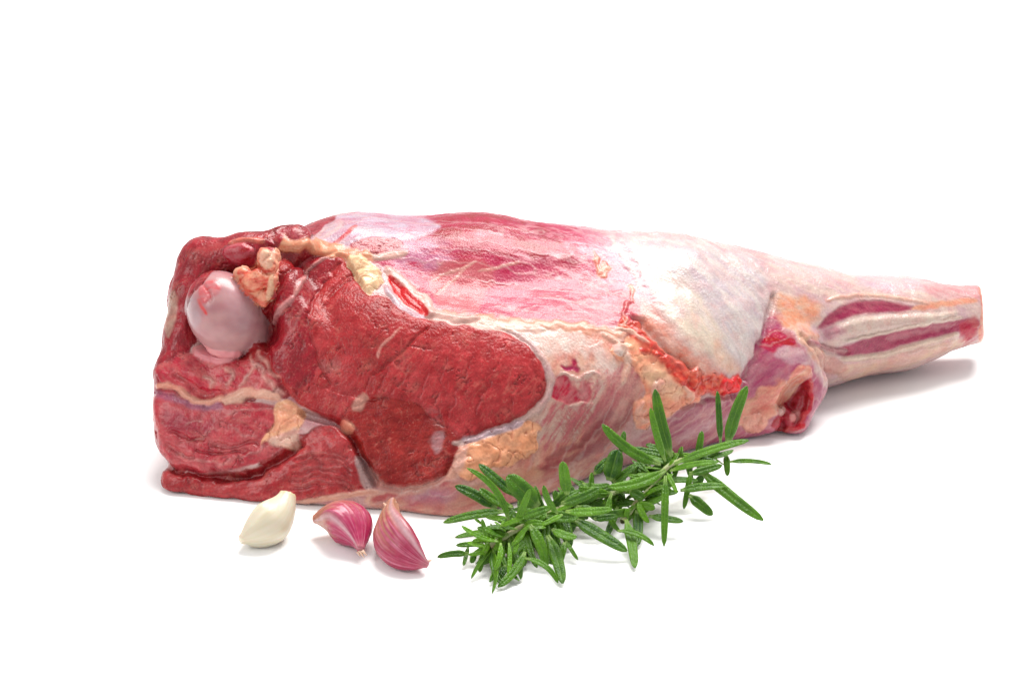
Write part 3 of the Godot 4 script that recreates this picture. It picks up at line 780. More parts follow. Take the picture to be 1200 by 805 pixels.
	layer("", [2.6, -3, 3.36, -2.83, 3.87, -2.84, 4.21, -3.01], {"ca": Color(.85,.66,.58), "cb": Color(.8,.55,.5), "h": 0.06, "w": 0.15, "soft": 0.07, "wob": 0.4, "r": 0.114})
	layer("", [1.68, -1.78, 3.79, -1.58, 5.73, -0.95, 5.72, -2.86, 4.23, -4.97, 2.1, -5.56, 0.63, -4.7], {"ca": Color(.50,.10,.14), "cb": Color(.60,.22,.24), "soft": 0.4, "wob": 0.3, "ang": 0.977, "st": 0.08, "s": 3.5, "p0": -0.05, "p1": 0.45, "a": 0.9})
	layer("", [-1.66, -6.52, 1.68, -5.76, 4.22, -4.54, 5.72, -3.28, 5.52, -4.57, 3.82, -6.04, 0.84, -7.22], {"ca": Color(.46,.09,.12), "cb": Color(.56,.2,.2), "soft": 0.35, "wob": 0.3, "ang": 0.419, "st": 0.08, "s": 3, "p0": -0.1, "p1": 0.4, "a": 0.85})
	layer("", [4.12, -3.05, 5.29, -0.95, 6.29, -0.74, 6.45, -2.02, 5.3, -4.35, 3.82, -6.04, 3.16, -5.8], {"ca": Color(.50,.19,.21), "cb": Color(.70,.44,.40), "soft": 0.25, "wob": 0.3, "ang": 1.012, "st": 0.2, "s": 1.8, "a": 0.85})
	layer("flank_membrane", [-7.27, -7.46, -5.18, -7.24, -3.31, -6.68, -1.24, -6.36, 1.68, -6.31, 4.45, -5.32, 4.27, -6.38, 1.69, -7.69, -0.42, -8.46, -3.31, -8.91, -6.02, -8.45], {"ca": Color(.52,.20,.20), "cb": Color(.72,.45,.38), "kind": MEMBRANE, "ang": 0.262, "soft": 0.2, "wob": 0.25, "st": 0.2, "s": 1.3})
	layer("", [0.84, -6.37, 3.81, -5.48, 5.43, -4.13, 6.15, -2.86], {"ca": Color(.30,.08,.10), "cb": Color(.42,.18,.18), "soft": 0.15, "wob": 0.2, "a": 0.8, "r": 0.198})
	layer("", [1.68, -5.76, 3.8, -4.75, 4.9, -3.27], {"ca": Color(.30,.08,.10), "cb": Color(.42,.18,.18), "soft": 0.15, "wob": 0.2, "a": 0.8, "r": 0.198})
	layer("", [-5.39, -7.36, -4.14, -7.02, -2.48, -7.13, -2.89, -7.75, -4.56, -7.85], {"ca": Color(.42,.24,.36), "cb": Color(.55,.3,.36), "soft": 0.3, "a": 0.6, "wob": 0.2})
	layer("", [-1.66, -6.31, 0, -6.22, 1.26, -5.96, 1.68, -6.61, -0.42, -7.04, -1.66, -6.93], {"ca": Color(.74,.46,.36), "cb": Color(.66,.36,.3), "soft": 0.2, "wob": 0.2})
	layer("fat_patch", [-3.07, -5.04, -2.29, -4.64, -1.04, -4.39, 0, -3.9, 1.17, -3.66, 1.34, -4.41, 1.25, -5.25, 0.5, -5.74, -0.83, -6.04, -2.07, -6.6, -2.9, -6.35], {"ca": Color(.92,.50,.33), "cb": Color(.86,.41,.25), "kind": FAT, "soft": 0.06, "wob": 0.25, "h": 0.14, "w": 0.5, "s": 1.6})
	layer("", [-3.4, -5.29, -2.91, -4.68, -2.29, -4.55, -2.07, -5.29, -2.48, -6.35, -3.1, -6.6, -3.65, -6.03], {"ca": Color(.78,.50,.42), "cb": Color(.74,.42,.34), "soft": 0.12, "wob": 0.15})
	layer("cut_muscle", [-11.69, 2.84, -10.95, 3.88, -9.85, 4.47, -8.64, 4.47, -7.99, 3.46, -7.24, 2.49, -6.3, 2.45, -5.3, 1.72, -4.01, 1.16, -2.53, 0.99, -1.06, 0.87, 0.25, 0.4, 1.18, -0.4, 1.72, -1.4, 1.76, -2.2, 1.25, -3.03, 0.5, -3.65, -0.83, -4.14, -2.29, -4.59, -2.78, -4.96, -2.9, -5.9, -3.39, -6.52, -4.14, -6.85, -5.39, -7.11, -6.35, -6.96, -6.98, -6.05, -7.7, -4.89, -8.57, -3.82, -9.85, -3.33, -10.71, -2.84, -11.35, -2.08, -12.01, -0.95, -12.17, 0.32, -11.94, 1.8], {"ca": Color(.38,.042,.046), "cb": Color(.53,.095,.10), "kind": CUT, "ang": 1.012, "soft": 0.07, "wob": 0.14, "h": 0.14, "w": 0.35, "s": 1.0, "st": 0.5, "cr": 0.06, "cw": 0.12})
	layer("", [-5.04, 0.1, -1.68, 0.44, 0.84, -0.4, 1.51, -1.57, 1.04, -2.82, -0.83, -3.98, -2.29, -4.47, -3.34, -2.81, -4.6, -1.57], {"ca": Color(.54,.095,.10), "cb": Color(.42,.055,.06), "soft": 0.4, "wob": 0.3, "s": 1.6, "ang": 1.012, "st": 0.4, "a": 0.8})
	layer("", [-8.98, 2.67, -6.8, 2.23, -4.21, 0.74, -5.86, -1.15, -6.69, -1.57, -8.4, -0.73, -9.29, 0.95], {"ca": Color(.32,.034,.038), "cb": Color(.44,.065,.07), "soft": 0.5, "wob": 0.3, "a": 0.8})
	layer("", [-9.88, 3.12, -7.22, 2.23, -4.21, 0.53, -1.68, 0.53, 1.05, -0.73, 1.25, -2.4, -1.67, -4.06, -4.17, -2.82, -7.1, -2.61, -9.03, -1.15], {"ca": Color(.62,.26,.23), "cb": Color(.5,.15,.13), "soft": 0.3, "wob": 0.3, "ang": 1.012, "st": 0.35, "s": 1.8, "p0": 0.15, "p1": 0.75, "a": 0.55})
	layer("", [-7.56, 0.11, -5.46, 0.1, -4.18, -1.57, -5.43, -2.4, -7.11, -1.99], {"ca": Color(.52,.20,.18), "cb": Color(.4,.1,.09), "soft": 0.3, "wob": 0.3, "s": 1.2, "p0": -0.2, "p1": 0.5, "a": 0.5})
	layer("round_muscle", [-8.57, -3.82, -7.61, -2.91, -6.26, -2.57, -4.59, -2.9, -3.41, -4.06, -2.49, -4.63, -2.9, -5.9, -3.52, -6.6, -5.39, -7.11, -6.44, -6.91, -6.98, -6.05, -7.7, -4.89], {"ca": Color(.29,.034,.034), "cb": Color(.40,.065,.06), "kind": LOWER, "ang": 0.349, "soft": 0.06, "wob": 0.15, "cr": 0.05, "cw": 0.1, "s": 2})
	layer("", [-4.17, -2.82, -3.67, -3.15, -3.33, -4.06, -3.49, -4.88, -3.96, -4.06], {"ca": Color(.5,.3,.3), "cb": Color(.4,.15,.15), "soft": 0.2, "wob": 0.3, "a": 0.5, "p0": -0.2, "p1": 0.4, "s": 4})
	layer("", [-4.08, -4.47, -3.54, -4.14, -3.24, -4.68, -3.49, -5.37, -3.9, -5.21], {"ca": Color(.66,.56,.58), "cb": Color(.5,.25,.26), "soft": 0.12, "wob": 0.25, "a": 0.9})
	layer("inner_muscle", [-11.69, 2.84, -10.95, 3.88, -9.85, 4.47, -8.72, 4.47, -9.27, 3.11, -10.04, 2.23, -10.07, 1.03, -9.8, -0.11, -9.49, -1.37, -10.25, -2.33, -11.14, -2, -11.96, -0.95, -12.17, 0.32], {"ca": Color(.40,.045,.056), "cb": Color(.31,.03,.04), "kind": CUT, "ang": 1.257, "soft": 0.05, "wob": 0.06, "h": 0.06, "w": 0.5, "s": 1.4})
	layer("", [-8.66, 3.9, -9.36, 3.07, -9.97, 2.28, -10.11, 1.16, -9.8, 0.02, -9.5, -1.24, -8.72, -2.07], {"cr": 0.10, "cw": 0.07, "a": 0.0, "wob": 0.2, "r": 0.044})
	layer("", [-4.21, 0.74, -5.03, -0.15, -6.07, -0.98, -6.82, -1.57], {"cr": 0.10, "cw": 0.05, "a": 0.0, "r": 0.035})
	layer("", [-9.01, -2.2, -7.95, -2.49, -6.68, -2.82], {"cr": 0.10, "cw": 0.1, "a": 0.0, "r": 0.044})
	layer("", [-10.83, 2.22, -10.6, 3.31, -9.84, 4.16, -8.55, 4.56], {"ca": Color(.70,.36,.34), "cb": Color(.62,.28,.28), "soft": 0.05, "h": 0.1, "w": 0.12, "r": 0.114})
	layer("", [-11.85, 0.96, -11.41, 1.71, -10.83, 2.22], {"ca": Color(.62,.30,.3), "cb": Color(.5,.2,.2), "soft": 0.08, "h": 0.12, "w": 0.15, "r": 0.158})
	layer("", [-10.86, 0.32, -10.54, 1.37, -10.11, 2.14], {"ca": Color(.5,.16,.16), "cb": Color(.4,.1,.1), "soft": 0.06, "r": 0.062})
	layer("", [-9.2, 2.15, -8.76, 2.67, -8.07, 3.33, -7.52, 3.63], {"ca": Color(.30,.03,.035), "cb": Color(.36,.05,.05), "soft": 0.08, "cr": 0.1, "cw": 0.07, "r": 0.088})
	layer("", [-5.47, 0.78, -6.09, 0.19, -6.46, -0.23, -6.58, -0.73], {"ca": Color(.70,.36,.32), "cb": Color(.6,.25,.22), "soft": 0.04, "h": 0.03, "w": 0.08, "r": 0.066})
	layer("", [-9.67, -1.07, -9.03, -0.82, -8.31, -0.94, -8.47, -1.32, -9.24, -1.41], {"ca": Color(.5,.2,.19), "cb": Color(.4,.12,.12), "soft": 0.15, "wob": 0.2, "a": 0.7})
	layer("", [-7.73, -3.24, -7.44, -2.82, -7.11, -2.49], {"ca": Color(.66,.38,.32), "cb": Color(.6,.3,.25), "soft": 0.1, "wob": 0.2, "h": 0.04, "w": 0.2, "r": 0.220})
	layer("", [-7.16, -2.66, -7.23, -2.28, -7.03, -1.67], {"cr": 0.06, "cw": 0.035, "a": 0.0, "wob": 0.25, "r": 0.022})
	layer("", [-6.57, -2.79, -6.44, -2.07, -6.06, -1.08], {"cr": 0.06, "cw": 0.035, "a": 0.0, "wob": 0.25, "r": 0.022})
	layer("", [-5.75, -2.55, -5.47, -1.9, -5.03, -0.99], {"cr": 0.06, "cw": 0.035, "a": 0.0, "wob": 0.25, "r": 0.022})
	layer("", [-4.69, -2.73, -4.3, -2.15, -4.18, -1.32], {"cr": 0.06, "cw": 0.035, "a": 0.0, "wob": 0.25, "r": 0.022})
	layer("", [-3.5, -2, -3.38, -1.48, -3.21, -0.72], {"cr": 0.06, "cw": 0.035, "a": 0.0, "wob": 0.25, "r": 0.022})
	layer("", [-2.32, -1.77, -2.3, -1.32, -1.88, -0.63], {"cr": 0.06, "cw": 0.035, "a": 0.0, "wob": 0.25, "r": 0.022})
	layer("", [-0.83, -1.53, -0.71, -1.15, -0.54, -0.54], {"cr": 0.06, "cw": 0.035, "a": 0.0, "wob": 0.25, "r": 0.022})
	layer("", [-1.89, -3.53, -1.46, -2.81, -1.12, -1.83], {"cr": 0.06, "cw": 0.035, "a": 0.0, "wob": 0.25, "r": 0.022})
	layer("", [-0.09, -3.22, 0, -2.57, 0.41, -1.66], {"cr": 0.06, "cw": 0.035, "a": 0.0, "wob": 0.25, "r": 0.022})
	layer("", [-3.1, -3.65, -2.88, -3.06, -2.8, -2.23], {"cr": 0.06, "cw": 0.035, "a": 0.0, "wob": 0.25, "r": 0.022})
	layer("face_fascia", [-1.69, 1.04, 0.25, 0.53, 1.26, -0.36, 1.89, -1.4, 1.93, -2.32, 1.38, -3.16, 0.5, -3.74, -0.92, -4.35, -2.29, -4.72, -2.91, -4.96], {"ca": Color(.66,.46,.46), "cb": Color(.74,.55,.5), "soft": 0.06, "h": 0.08, "w": 0.15, "wob": 0.12, "r": 0.158})
	layer("", [-2.49, -4.72, -1.04, -4.47, 0.5, -3.82], {"ca": Color(.55,.42,.46), "cb": Color(.6,.44,.46), "soft": 0.08, "wob": 0.12, "r": 0.176})
	layer("face_fascia", [-6.98, -6.05, -6.44, -6.96, -5.39, -7.24, -3.93, -6.93, -3.23, -6.52], {"ca": Color(.74,.46,.4), "cb": Color(.62,.32,.3), "soft": 0.1, "wob": 0.15, "r": 0.198})
	layer("fat_seam", [-4.02, 1.33, -2.33, 1.33, 0, 1.04, 2.12, 0.87, 4.25, 0.74, 5.75, 0.36], {"ca": Color(.80,.42,.33), "cb": Color(.82,.55,.45), "soft": 0.14, "h": 0.07, "w": 0.3, "wob": 0.25, "kind": SMOOTH, "s": 3, "r": 0.220})
	layer("fat_seam", [-2.32, 0.95, 0, 0.78, 1.69, 0.61], {"ca": Color(.86,.72,.62), "cb": Color(.8,.55,.5), "soft": 0.12, "wob": 0.15, "h": 0.05, "w": 0.2, "r": 0.220})
	layer("fat_seam", [-5.56, 2.76, -4.9, 2.15, -3.98, 1.33, -2.96, 1.12, -1.69, 1.21], {"ca": Color(.80,.60,.54), "cb": Color(.78,.5,.46), "soft": 0.08, "h": 0.12, "w": 0.25, "wob": 0.12, "kind": SMOOTH, "s": 2, "r": 0.264})
	layer("", [-6.46, 3.9, -5.58, 3.11, -4.26, 2.15, -3.89, 1.29], {"ca": Color(.82,.62,.56), "cb": Color(.76,.5,.46), "soft": 0.1, "h": 0.1, "w": 0.2, "wob": 0.15, "r": 0.220})
	layer("blood_slit", [-6.32, 3.55, -5.93, 3.29, -5.04, 2.46, -4.25, 1.8, -4.02, 1.29, -4.48, 1.42, -5.44, 2.02, -6.07, 2.76], {"ca": Color(.55,.02,.025), "cb": Color(.66,.09,.07), "kind": SMOOTH, "soft": 0.04, "h": -0.12, "w": 0.2, "s": 2})
	layer("", [-6.42, 2.93, -5.69, 1.97, -4.99, 1.46, -4.31, 1.29], {"ca": Color(.70,.58,.62), "cb": Color(.6,.4,.45), "soft": 0.05, "h": 0.08, "w": 0.12, "r": 0.132})
	layer("fat_seam", [-12.49, 5.07, -11.36, 4.99, -10.12, 4.97, -9, 4.69, -8.11, 4.34, -7.08, 4.43], {"ca": Color(.80,.36,.26), "cb": Color(.84,.52,.38), "soft": 0.12, "h": 0.13, "w": 0.4, "wob": 0.28, "kind": SMOOTH, "s": 3, "r": 0.374})
	layer("fat_lump", [-8.45, 4.29, -7.86, 4.47, -6.98, 4.03, -6.35, 3.28, -6.82, 2.62, -7.33, 2.58, -8.02, 3.28], {"ca": Color(.92,.72,.48), "cb": Color(.90,.64,.42), "kind": FAT, "soft": 0.04, "h": 0.3, "w": 0.3, "wob": 0.2})
	layer("", [-7.08, 4.34, -6.27, 4.43, -5.37, 4.62], {"ca": Color(.84,.66,.58), "cb": Color(.8,.55,.5), "soft": 0.08, "h": 0.08, "w": 0.15, "r": 0.198})
	layer("fat_sheet", [5.75, 0.32, 6.5, 0.62, 7.46, -0.53, 8.63, -1.6, 9.63, -2.56, 9.37, -3.33, 8.22, -3.49, 7.26, -3.82, 6.49, -4.5, 5.94, -3.37, 6.24, -2.86, 6.67, -2.23, 6.02, -1.17, 5.08, -0.74, 4.92, -0.11], {"ca": Color(.90,.49,.33), "cb": Color(.86,.33,.24), "kind": FAT, "soft": 0.08, "wob": 0.2, "h": 0.1, "w": 0.4, "s": 1.3})
	layer("", [6.46, -1.17, 7.46, -1.17, 8.55, -2.24, 8.56, -2.89, 7.46, -2.66, 6.67, -2.02], {"ca": Color(.86,.56,.38), "cb": Color(.84,.5,.38), "soft": 0.2, "wob": 0.2})
	layer("blood_seam", [5.4, 1.48, 6.22, 1.31, 6.92, 0.32, 7.99, -0.32, 8.86, -1.18, 9.98, -1.61, 11.39, -1.63, 12.11, -1.95, 11.7, -2.51, 10.37, -2.66, 9.08, -2.64, 8.11, -1.69, 7.03, -0.62, 6.05, 0.02, 5.2, 0.75], {"ca": Color(.52,.03,.03), "cb": Color(.74,.20,.14), "kind": FAT, "soft": 0.12, "wob": 0.3, "s": 2.4, "h": 0.06, "w": 0.3})
	layer("", [5.79, 1.31, 6.83, 0.32, 7.9, -0.53, 8.77, -1.18, 8.33, -1.6, 7.24, -0.75, 6.18, 0.32], {"ca": Color(.36,.015,.025), "cb": Color(.6,.1,.08), "soft": 0.15, "wob": 0.3, "s": 3, "p0": -0.4, "p1": 0.2})
	layer("blood_seam", [10.45, -1.88, 11.2, -1.63, 12.06, -1.86, 12.26, -2.34, 11.61, -2.64, 10.65, -2.49], {"ca": Color(.66,.015,.03), "cb": Color(.74,.1,.1), "kind": FAT, "soft": 0.08, "wob": 0.2, "h": 0.15, "w": 0.2, "s": 3})
	layer("", [5.01, -0.06, 5.36, 0.06, 5.74, -0.19, 5.51, -0.66, 5.08, -0.61], {"ca": Color(.88,.74,.68), "cb": Color(.85,.6,.55), "soft": 0.04, "h": 0.2, "w": 0.2})
	layer("", [5.29, 0.75, 5.97, 0.45, 6.61, 0.02], {"ca": Color(.84,.56,.46), "cb": Color(.8,.4,.32), "soft": 0.08, "h": 0.08, "w": 0.16, "wob": 0.3, "r": 0.150})
	layer("", [5.78, 1.05, 5.49, 1.61, 5.95, 2.18], {"ca": Color(.84,.56,.46), "cb": Color(.8,.4,.32), "soft": 0.08, "h": 0.08, "w": 0.16, "wob": 0.3, "r": 0.150})
	layer("", [6.45, -2.87, 6.29, -3.5, 6.6, -4.07], {"ca": Color(.84,.56,.46), "cb": Color(.8,.4,.32), "soft": 0.08, "h": 0.08, "w": 0.16, "wob": 0.3, "r": 0.150})
	layer("", [8.55, -2.03, 9.08, -2.55, 8.79, -3.24], {"ca": Color(.84,.56,.46), "cb": Color(.8,.4,.32), "soft": 0.08, "h": 0.08, "w": 0.16, "wob": 0.3, "r": 0.150})
	layer("", [7.45, -1.81, 7.15, -2.53, 7.33, -3.3], {"ca": Color(.84,.56,.46), "cb": Color(.8,.4,.32), "soft": 0.08, "h": 0.08, "w": 0.16, "wob": 0.3, "r": 0.150})
	layer("", [4.46, 0.45, 5.44, 0.02, 5.85, -0.95, 5.5, -2.01], {"ca": Color(.84,.6,.5), "cb": Color(.8,.5,.42), "soft": 0.1, "h": 0.1, "w": 0.2, "r": 0.176})
	layer("knee_muscle", [6.18, -4.67, 7.35, -4, 8.57, -3.32, 10, -2.74, 11.71, -2.6, 12.52, -1.64, 12.73, -2.96, 12.31, -4.51, 9.98, -5.53, 7.33, -6.14], {"ca": Color(.36,.10,.16), "cb": Color(.60,.34,.34), "kind": MEMBRANE, "ang": 0.349, "soft": 0.12, "wob": 0.2, "st": 0.2, "s": 1.4})
	layer("", [8.19, -4.85, 9.98, -4.23, 11.6, -3.61, 12.73, -2.96], {"ca": Color(.60,.4,.42), "cb": Color(.5,.25,.3), "soft": 0.15, "wob": 0.2, "a": 0.8, "r": 0.220})
	layer("knee_flap", [12.24, -0.98, 12.88, 0.55, 13.25, 1.52, 13.99, 1.44, 14.66, 0.46, 15.2, -0.55, 16.37, -1.45, 16.38, -3, 15.45, -4.52, 12.76, -5.17, 11.51, -4.81, 10.9, -3.81], {"ca": Color(.42,.11,.19), "cb": Color(.58,.30,.34), "kind": MEMBRANE, "ang": 0.611, "soft": 0.08, "wob": 0.15, "s": 1.4})
	layer("", [13.02, 0.64, 13.91, 0.86, 14.83, 0.2, 14.42, -0.51, 13.38, -0.5, 12.82, -0.07], {"ca": Color(.42,.02,.05), "cb": Color(.5,.10,.15), "soft": 0.12, "wob": 0.25, "s": 2.5})
	layer("", [13.39, -0.33, 14.3, -0.07, 15.07, -0.42, 15.69, -1.13, 14.96, -1.21, 13.82, -0.94], {"ca": Color(.74,.54,.56), "cb": Color(.6,.36,.42), "soft": 0.12, "wob": 0.25})
	layer("flap_fat", [11.27, -3.47, 12.18, -2.74, 13.59, -1.95, 15.2, -1.04, 15.74, -1.48, 15.25, -1.92, 14.57, -2.82, 13.88, -3.59, 12.39, -4.11, 11.49, -4.54], {"ca": Color(.86,.54,.43), "cb": Color(.74,.32,.28), "kind": MEMBRANE, "soft": 0.12, "wob": 0.3, "s": 2.2, "h": 0.08, "w": 0.3, "ang": 0.524, "st": 0.3})
	layer("flap_fat", [11.65, -3.83, 12.65, -3.49, 13.25, -3.84, 13.03, -4.55, 12.15, -4.73], {"ca": Color(.80,.48,.38), "cb": Color(.74,.36,.3), "kind": FAT, "soft": 0.06, "h": 0.14, "w": 0.25})
	layer("knee_pocket", [13.89, -3.34, 14.91, -2.33, 15.45, -1.66, 15.61, -2.45, 15.38, -3.6, 14.92, -4.48, 13.95, -4.75, 13.25, -4.19], {"ca": Color(.30,.015,.03), "cb": Color(.46,.10,.12), "kind": SMOOTH, "soft": 0.08, "s": 3.5, "wob": 0.2})
	layer("", [15.45, -1.57, 15.61, -2.63, 15.29, -3.6, 14.57, -4.57, 13.55, -4.82], {"ca": Color(.50,.035,.06), "cb": Color(.62,.18,.18), "soft": 0.08, "h": 0.06, "w": 0.14, "wob": 0.3, "r": 0.132})
	layer("", [13.63, -3.41, 13.94, -3.25, 14.18, -3.33, 14.03, -3.77, 13.71, -3.71], {"ca": Color(.74,.5,.46), "cb": Color(.74,.5,.46), "soft": 0.06, "h": 0.2, "w": 0.2})
	layer("", [14.29, -3.68, 14.98, -3.35, 15.03, -3.87, 14.49, -4.22], {"ca": Color(.62,.26,.26), "cb": Color(.7,.35,.34), "soft": 0.06, "h": 0.15, "w": 0.2})
	layer("", [14.92, 0.29, 15.69, -0.42, 16.25, -1.49, 16.05, -2.64, 15.49, -3.78], {"ca": Color(.46,.20,.27), "cb": Color(.62,.36,.4), "soft": 0.1, "h": 0.06, "w": 0.2, "r": 0.220})
	layer("shank", [13.32, 5.08, 16.27, 4.63, 21.14, 4.25, 26.19, 3.92, 26.37, -0.82, 20.33, -2.19, 16.47, -2.65, 15.69, -1.22, 14.36, 0.77, 13.52, 2.33], {"ca": Color(.80,.66,.60), "cb": Color(.72,.54,.56), "kind": MEMBRANE, "ang": -0.14, "soft": 0.15, "wob": 0.15, "s": 1.2, "st": 0.2})
	layer("", [18.86, 3.84, 22.73, 3.6, 23.43, 3.13, 20.11, 2.76, 18.18, 3.07], {"ca": Color(.64,.52,.64), "cb": Color(.74,.56,.6), "soft": 0.25, "a": 0.6})
	layer("", [22.05, 3.7, 26.19, 3.64, 26.19, 2.2, 24.02, 2.33, 22.28, 2.64], {"ca": Color(.74,.38,.40), "cb": Color(.72,.5,.5), "soft": 0.2, "wob": 0.15, "a": 0.85})
	layer("", [13.44, 2.51, 14.96, 2.52, 16.23, 2.17, 16.2, 1.54, 15.35, 0.91, 14.49, 0.64, 13.72, 1.53], {"ca": Color(.84,.44,.32), "cb": Color(.84,.60,.48), "soft": 0.3, "wob": 0.35, "s": 2})
	layer("", [14.36, 0.77, 15.37, 1.09, 16.07, 0.33, 16.35, -0.43, 16.93, -1.24, 15.94, -1.22, 15.08, -0.11], {"ca": Color(.80,.58,.46), "cb": Color(.7,.4,.34), "soft": 0.12, "wob": 0.2})
	layer("shank_muscle", [15.9, 0.74, 16.73, 1.68, 18.08, 2.28, 19.57, 2.34, 21.1, 2.12, 21.86, 1.85, 20.49, 1.66, 18.53, 1.6, 17.45, 1.28, 16.39, 0.74], {"ca": Color(.32,.06,.11), "cb": Color(.46,.16,.20), "kind": SMOOTH, "ang": -0.14, "soft": 0.12, "wob": 0.05, "h": -0.06, "w": 0.5, "s": 2, "st": 0.1})
	layer("tendon", [16.39, 0.47, 17.3, 1.1, 18.53, 1.47, 21.46, 1.62, 24.73, 1.78, 22.68, 1.03, 20, 0.66, 17.31, 0.2], {"ca": Color(.80,.70,.62), "cb": Color(.70,.56,.52), "kind": MEMBRANE, "ang": -0.087, "soft": 0.07, "wob": 0.06, "h": 0.18, "w": 0.35, "s": 1.6, "st": 0.15})
	layer("", [19.51, 1.25, 20.97, 1.48, 22.19, 1.58], {"ca": Color(.66,.52,.48), "cb": Color(.76,.64,.6), "soft": 0.06, "wob": 0.2, "r": 0.070})
	layer("shank_muscle", [16.86, -0.43, 18.04, 0.07, 20, 0.57, 21.93, 1.07, 23.55, 1.36, 25.48, 1.41, 25.4, 0.86, 23.74, 0.48, 21.25, -0.02, 19.2, -0.66, 17.61, -0.79], {"ca": Color(.28,.035,.085), "cb": Color(.40,.10,.15), "kind": SMOOTH, "ang": -0.209, "soft": 0.12, "wob": 0.05, "h": -0.06, "w": 0.5, "s": 2, "st": 0.1})
	layer("", [15.48, 0.2, 16.85, -0.34, 17.82, -0.43], {"ca": Color(.42,.2,.22), "cb": Color(.5,.3,.3), "soft": 0.12, "cr": 0.1, "cw": 0.1, "r": 0.176})
	layer("", [16.93, -1.24, 18.64, -1.02, 21.03, -0.34, 24.56, 0.3, 24.96, 0.02, 20.79, -1.46, 17.73, -2.16], {"ca": Color(.80,.62,.50), "cb": Color(.72,.5,.46), "soft": 0.12, "wob": 0.12, "h": 0.08, "w": 0.3, "ang": -0.244})
	layer("", [15.95, -0.42, 17.37, -0.79, 17.95, -1.48, 17, -1.7, 16.04, -1.22], {"ca": Color(.72,.48,.42), "cb": Color(.62,.36,.34), "soft": 0.12, "h": 0.08, "w": 0.3})
	layer("", [21.47, 1.85, 23.49, 2.19, 25.26, 2.34], {"ca": Color(.82,.52,.38), "cb": Color(.78,.42,.34), "soft": 0.1, "wob": 0.1, "r": 0.176})
	layer("", [24.27, 1.27, 25.48, 1.41, 25.38, 0.35, 24.86, -0.26, 24.45, 0.3], {"ca": Color(.44,.05,.09), "cb": Color(.56,.2,.2), "soft": 0.22, "wob": 0.3})
	layer("cut_bone", [25.54, 3.55, 26.42, 3.55, 26.5, 0.12, 25.34, 0.02, 25.48, 1.51], {"ca": Color(.78,.50,.40), "cb": Color(.66,.25,.22), "kind": SMOOTH, "soft": 0.05, "s": 3})
	layer("rim_muscle", [-16.97, 5.48, -14.5, 5.6, -11.38, 5.69, -11.57, 4.91, -12.1, 4.31, -13.25, 3.87, -14.48, 4.05, -15.24, 3.05, -15.94, 2.21, -16.47, 0.75, -15.95, -0.23, -16.48, -1.17, -16.78, -2.23, -18.51, -2.66, -18.63, -0.75, -17.64, 1.83], {"ca": Color(.42,.046,.06), "cb": Color(.31,.03,.04), "kind": LOWER, "ang": 1.047, "soft": 0.05, "s": 1.4})
	layer("", [-16.24, 4.83, -14.5, 5.13, -13.89, 4.81, -15.42, 4.39, -16.11, 3.75], {"ca": Color(.42,.05,.06), "cb": Color(.48,.12,.12), "soft": 0.15, "wob": 0.2, "a": 0.8})
	layer("", [-17.38, 2.47, -16.88, 2.89, -16.76, 1.39, -17.25, 0.11, -17.51, 0.75], {"ca": Color(.66,.52,.42), "cb": Color(.5,.3,.25), "soft": 0.1, "wob": 0.1, "a": 0.8})
	layer("rim_muscle", [-14.74, 4.74, -13.68, 5.07, -12.69, 4.81, -13.15, 4.21, -13.49, 3.77, -14.38, 4.13], {"ca": Color(.42,.03,.05), "cb": Color(.56,.2,.22), "kind": SMOOTH, "soft": 0.05, "h": 0.15, "w": 0.3, "s": 2})
	layer("", [-14.21, 4.99, -13.26, 5.28, -12.41, 5.07], {"ca": Color(.72,.2,.16), "cb": Color(.74,.36,.3), "soft": 0.06, "h": 0.12, "w": 0.15, "r": 0.154})
	layer("knuckle_fat", [-13.76, 3.57, -13.17, 3.82, -12.82, 4.04, -12.69, 4.72, -12.2, 4.86, -11.63, 4.32, -11.63, 3.42, -11.73, 2.56, -12.09, 1.97, -12.64, 2.21, -13.21, 2.71], {"ca": Color(.86,.44,.31), "cb": Color(.66,.10,.08), "kind": FAT, "soft": 0.05, "wob": 0.1, "h": 0.05, "w": 0.35, "s": 2.6})
	layer("", [-12.5, 4.48, -12.05, 4.74, -11.67, 4.32, -11.77, 3.63, -12.32, 3.73], {"ca": Color(.86,.62,.46), "cb": Color(.82,.5,.38), "soft": 0.05, "h": 0.14, "w": 0.25})
	layer("", [-11.94, 3.38, -11.72, 3.42, -11.72, 2.38, -12.15, 1.96, -12.08, 2.63], {"ca": Color(.86,.60,.42), "cb": Color(.82,.5,.36), "soft": 0.04, "h": 0.1, "w": 0.2})
	layer("middle_muscle", [-17.99, -1.18, -16.83, -0.53, -15.93, -0.4, -14.3, -1.08, -13.12, -0.66, -12.13, -1.24, -11.35, -2.21, -12.63, -2.51, -14.26, -2.85, -15.22, -2.85, -16.2, -2.44, -17.45, -2.02], {"ca": Color(.55,.045,.075), "cb": Color(.66,.18,.18), "kind": LOWER, "ang": -0.524, "soft": 0.06, "s": 1.6, "wob": 0.1})
	layer("", [-15.32, -1.59, -14.88, -1.8, -14.97, -2.35], {"ca": Color(.76,.46,.40), "cb": Color(.7,.36,.32), "soft": 0.1, "h": 0.04, "w": 0.15, "wob": 0.25, "a": 0.75, "r": 0.106})
	layer("", [-14.29, -1.25, -13.85, -1.5, -14.01, -2.09], {"ca": Color(.76,.46,.40), "cb": Color(.7,.36,.32), "soft": 0.1, "h": 0.04, "w": 0.15, "wob": 0.25, "a": 0.75, "r": 0.106})
	layer("", [-13.03, -0.66, -12.43, -1.37, -11.78, -2.08, -11.26, -2.5], {"ca": Color(.76,.46,.40), "cb": Color(.7,.36,.32), "soft": 0.1, "h": 0.04, "w": 0.15, "wob": 0.25, "a": 0.75, "r": 0.106})
